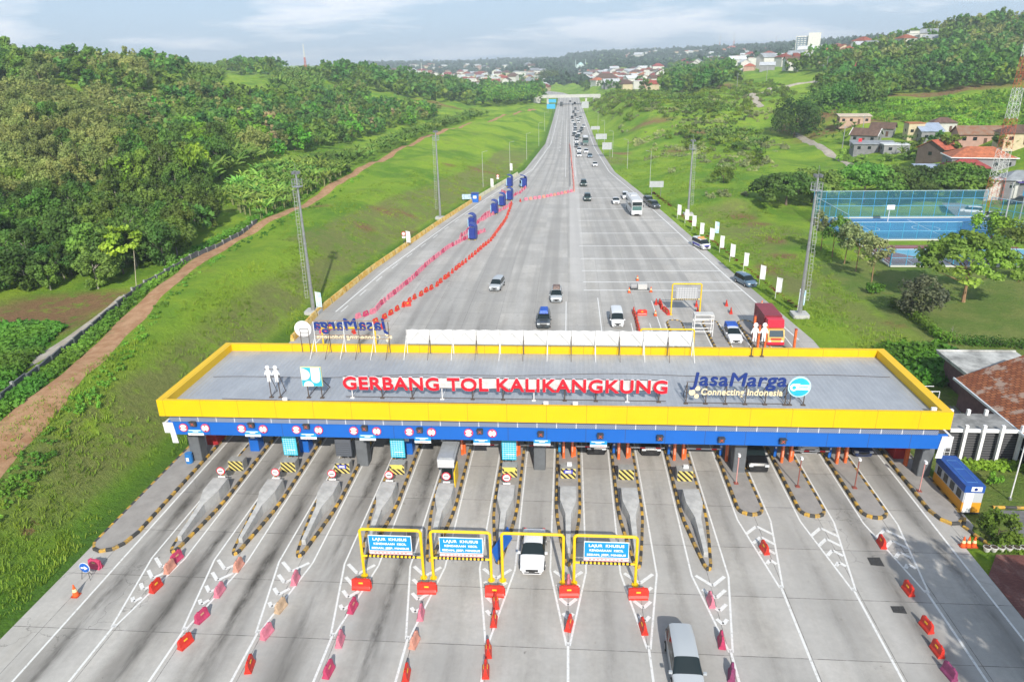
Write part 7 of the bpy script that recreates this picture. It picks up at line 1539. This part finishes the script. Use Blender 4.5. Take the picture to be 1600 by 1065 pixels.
# ---- single trees that can be told apart on the right
def solo(name,px,py,cargs,lm,targs,bark,label,cat='tree',scale=1.,dz=0,world=None):
    p=world or T(px,py); V,F=crown(int(px*7+py)%991,**cargs); s=thing(name,label,cat,(p[0],p[1],p[2]+dz),fr.uniform(0,6.28)); s.scale=(scale,)*3; npmesh('crown' if cat=='tree' else 'foliage',V,F,lm,s); trunk_mb(int(px),*targs).build('trunk' if cat=='tree' else 'stem',bark,s); return s
for k,(px,py,R,h,lab) in enumerate(((1228,322,6.,5.2,'wide dark rain tree at the left end of the row behind the courts'),(1268,318,6.,5.5,'second wide rain tree from the left behind the courts'),(1348,318,7.5,6.,'widest rain tree with visible branches behind the blue court'),(1395,316,6.5,5.6,'rain tree right of the widest one behind the court fence'),(1428,312,5.5,5.2,'rain tree at the right end of the row behind the court fence'),(1496,306,6.5,5.,'flat spreading tree in front of the orange roofed house'))):
    solo('rain_tree',px,py,dict(R=R*1.35,Hc=h*1.25,z0=h*.5,ncl=90,per=75,size=.6,shape='flat'),LMID if k in(2,5) else LDARK,(h*1.05,.36,.06,6,R*.5),BARK,lab)
solo('spreading_tree',1505,472,dict(R=6.9,Hc=7.,z0=4.2,ncl=90,per=95,size=.45,shape='flat'),LMID,(6.,.30,.08,7,3.6),BARKO,'big spreading tree on the lawn in front of the red court')
solo('spreading_tree',1592,440,dict(R=5.2,Hc=6,z0=3.8,ncl=46,per=80,size=.45,shape='flat'),LDARK,(5.6,.24,.08,6,2.2),BARKO,'dark tree at the right edge behind the big spreading tree')
solo('spreading_tree',1545,384,dict(R=3.6,Hc=3.6,z0=2.6,ncl=30,per=80,size=.42),LBR,(3.6,.2,.08,5,1.8),BARKO,'yellow green tree between the big spreading tree and the blue court')
for k,(px,py) in enumerate(((1282,391),(1300,402),(1319,412),(1337,424),(1362,440))):
    solo('young_tree',px,py,dict(R=2.2,Hc=4.6,z0=2.9,ncl=20,per=60,size=.38),LPALE if k!=1 else LMID,(5.4,.11,.05,3,1.1),BARKO,f'young pale tree on the lawn left of the courts, {ORD[k]} from the left')
solo('round_tree',1437,496,dict(R=2.9,Hc=4.7,z0=.9,ncl=34,per=95,size=.32),LGRY,(2.6,.13,.05,5,1.1),BARK,'round grey green tree on the lawn beside the hedge')
solo('bush',1366,458,dict(R=1.15,Hc=1.7,z0=.1,ncl=14,per=70,size=.26),LHEDGE,(.8,.06,.05,2,.3),BARK,'small round bush on the lawn near the hedge end','bush')
solo('flowering_bush',1557,843,dict(R=1.35,Hc=2.2,z0=.2,ncl=22,per=110,size=.20),LWEED,(1.1,.06,.05,3,.5),BARK,'large dense bush behind the white flower pots','bush')
solo('garden_shrub',1550,757,dict(R=.62,Hc=1.3,z0=.1,ncl=9,per=60,size=.17),LBR,(.6,.04,.05,2,.2),BARK,'small yellow green shrub on the lawn behind the guard booth','bush')
solo('crown_tree',1240,216,dict(R=9.5,Hc=13,z0=2.,ncl=60,per=90,size=.7),LDARK,(6.,.3,.08,5,3.),BARK,'large dark tree beside the village road bend')
solo('crown_tree',1305,168,dict(R=10.5,Hc=10,z0=.6,ncl=60,per=60,size=.85),LDARK,(6.,.35,.08,5,3.),BARK,'very large dark rounded tree on the meadow, left of the pair')
solo('crown_tree',1345,164,dict(R=9.5,Hc=9,z0=.6,ncl=56,per=60,size=.85),LDARK,(6.,.35,.08,5,3.),BARK,'very large dark rounded tree on the meadow, right of the pair')
solo('crown_tree',1130,285,dict(R=3.6,Hc=3.8,z0=.3,ncl=24,per=60,size=.4),LMID,(2.,.15,.08,5,1.),BARK,'lone bush-like tree on the grass behind the far right mast')
solo('crown_tree',857,128,dict(R=16,Hc=16,z0=1,ncl=60,per=40,size=1.8),LDARK,(8,.5,.05,4,4.),BARK,'tall dark tree clump left of the second bridge')
solo('skyline_tree',1391,66,dict(R=4.5,Hc=9,z0=4,ncl=16,per=40,size=1.),LDARK,(9,.3,.05,4,2.),BARK,'tall lone tree on the right skyline, left of two')
solo('skyline_tree',1402,66,dict(R=4.,Hc=8,z0=4,ncl=14,per=40,size=1.),LDARK,(9,.3,.05,4,2.),BARK,'tall lone tree on the right skyline, right of two')
solo('skyline_tree',435,102,dict(R=7,Hc=12,z0=2,ncl=26,per=50,size=1.),LDARK,(8,.3,.05,4,3.),BARK,'tall dark tree standing out on the left skyline')
solo('skyline_tree',535,108,dict(R=8,Hc=11,z0=2,ncl=26,per=50,size=1.),LMID,(8,.3,.05,4,3.),BARK,'broad tree at the right end of the left skyline')
# trees just outside the right edge whose shade falls on the road
for k,(x,y,R,h) in enumerate(((30.4,23.,3.4,15.),(30.7,16.5,3.9,15.5),(33.,27.,2.8,11.))): solo('roadside_tree',900+k*37,500,dict(R=R,Hc=h*.42,z0=h*.6,ncl=34,per=90,size=.42),LMID,(h*.75,.26,.04,5,1.8),BARK,f'roadside tree outside the right edge shading the road, {ORD[k]} of three',world=(x,y,0))
# hedge
s=thing('clipped_hedge','long low clipped hedge curving round the lawn with the big tree','hedge',T(1475,532)); o=s.location; pts=[T(*p) for p in ((1392,478),(1412,490),(1432,503),(1452,520),(1475,534),(1520,540),(1600,544),(1680,548))]; cc=[];rr_=[]
for a,c_ in zip(pts[:-1],pts[1:]):
    L_=math.dist(a[:2],c_[:2]); n=max(1,int(L_/.45))
    for k in range(n): 
        t=k/n; 
        for dz in (.4,.95): cc.append((a[0]+(c_[0]-a[0])*t-o.x+fr.uniform(-.25,.25),a[1]+(c_[1]-a[1])*t-o.y+fr.uniform(-.25,.25),dz)); rr_.append(fr.uniform(.5,.7))
V,F=leaves(np.random.default_rng(3),np.array(cc),np.array(rr_),46,.20,.5); npmesh('foliage',V,F,LHEDGE,s)
# weeds and tussocks on the slopes, plants round the garden
wd=[]
tf=[crown(160+k,.55,.55,.0,5,9,.30) for k in range(4)]
def weeds(name,n,fn,m,label,smin=.6,smax=1.5,lib=tf,cat='weeds'):
    it=[]; tries=0
    while len(it)<n and tries<n*6:
        tries+=1; q=fn()
        if q is None: continue
        it.append((q[0],q[1],0,fr.uniform(smin,smax)))
    A=np.array([(i[0],i[1]) for i in it]); z=hgt(A[:,0],A[:,1]); mass(name,[(i[0],i[1],float(zz)-.04,i[3]) for i,zz in zip(it,z)],lib,m,label,cat)
PP=[Vector(p) for p in pth]
def wastepx():
    while True:
        a,b_=fr.uniform(-10,110),fr.uniform(510,610)
        if b_<608-.95*a*(1 if a<60 else 1.05): return T(a,b_)
def nearpath(side0,side1):
    i=fr.randrange(0,7); a,c_=PP[i],PP[i+1]; t=fr.random(); q=a+(c_-a)*t; d=(c_-a).normalized(); n_=Vector((-d.y,d.x,0)); s_=fr.uniform(side0,side1); return (q.x+n_.x*s_,q.y+n_.y*s_)
weeds('weeds',1500,lambda:nearpath(1.9,3.3),LWEED,'dark leafy weeds between the dirt path and the block wall',.6,1.3)
weeds('weeds',260,lambda:nearpath(-3.6,-1.9),LWEED,'dark leafy weeds on the slope side of the dirt path',.4,.8)
def leftgrass():
    y=30+230*fr.random()**1.4; xl_=np.interp(y,YL,XL); x=xl_-fr.uniform(.8,12 if y<120 else 24)
    return (x,y) if math.sin(x*.5+y*.21)+math.sin(y*.37-x*.3)+fr.uniform(-1.2,1.2)>0 else None
g1=leafmat('grass_blades',(.17,.33,.03),.1,.3,(.33,.48,.05))
def blade(seed,n=9,h=.42):
    rr=random.Random(seed);V=[];F=[]
    for k in range(n):
        a=rr.uniform(0,6.28); x,y=rr.uniform(-.35,.35),rr.uniform(-.35,.35); dx,dy=math.cos(a),math.sin(a); l=rr.uniform(.1,.3); H_=h*rr.uniform(.5,1.2); w=.05; b0=len(V)
        V+=[(x-dy*w,y+dx*w,0),(x+dy*w,y-dx*w,0),(x+dx*l+dy*w*.3,y+dy*l-dx*w*.3,H_),(x+dx*l-dy*w*.3,y+dy*l+dx*w*.3,H_)]; F.append((b0,b0+1,b0+2,b0+3))
    return np.array(V,float),np.array(F)
gb=[blade(k) for k in range(5)]
weeds('grass_tufts',5000,leftgrass,g1,'bright grass tufts on the left cut slope',.45,.95,gb,'grass')
def rightgrass():
    y=64+220*fr.random()**1.2; xr_=np.interp(y,YR,XR); x=xr_+fr.uniform(1.,24 if y<175 else 45)
    if x>44 and y<118: return None
    if x>53 and y<168: return None
    return (x,y) if math.sin(x*.4+y*.19)+math.sin(y*.31-x*.3)+fr.uniform(-1.2,1.2)>0 else None
weeds('grass_tufts',6500,rightgrass,g1,'bright grass tufts on the right verge',.45,1.,gb,'grass')
weeds('weeds',1300,lambda:(lambda q:(q[0],q[1]) if q else None)(wastepx()),LWEED,'weeds covering the waste ground at the left edge',.7,1.6)
weeds('weeds',500,lambda:(lambda q:(q[0],q[1]) if q else None)(T(fr.uniform(1375,1490),fr.uniform(545,600))),LHEDGE,'dense low shrubs behind the right end of the canopy',1.,2.2)
weeds('garden_plants',260,lambda:(fr.uniform(34.3,40.3),fr.uniform(57.0,57.7)),LBR,'low garden plants along the foot of the pergola',.5,1.0,cat='plants')
weeds('garden_plants',160,lambda:(fr.uniform(31.8,36.5),fr.uniform(45.4,46.2)),LBR,'leafy plants behind the white flower pots',.5,.9,cat='plants')
def vergeplant(): 
    y=fr.uniform(98,200); return (np.interp(y,YR,XR)+fr.uniform(3.0,3.6),y)
weeds('verge_flowers',240,vergeplant,leafmat('foliage_red',(.15,.05,.02),.2),'row of small reddish plants under the banner flags',.25,.5,cat='plants')
# sapling
p=T(1486,528); s=thing('bare_sapling','bare whitish sapling on the lawn beside the hedge','tree',p); trunk_mb(4,1.6,.05,.1,5,.5).build('trunk',BARKP,s)
# ---------------------------------------------------------------- haze
b=MB(); b.box((200,2900,65),(9000,6400,180)); hm=bpy.data.materials.new('haze_air'); hm.use_nodes=True; nt=hm.node_tree; nt.nodes.clear(); o_=nt.nodes.new('ShaderNodeOutputMaterial'); pv=nt.nodes.new('ShaderNodeVolumePrincipled'); pv.inputs['Color'].default_value=(.80,.91,1.,1); pv.inputs['Density'].default_value=.00026; pv.inputs['Anisotropy'].default_value=0.; nt.links.new(pv.outputs[0],o_.inputs['Volume'])
HAZE=True
if HAZE: tag(b.build('haze',hm),'thin pale blue haze over the whole valley','haze',None,'stuff'); sc.cycles.volume_bounces=0; sc.cycles.volume_max_steps=64

for o in bpy.data.objects:
    l=o.get('label')
    if l and len(l.split())>16: print('LONG',len(l.split()),l)
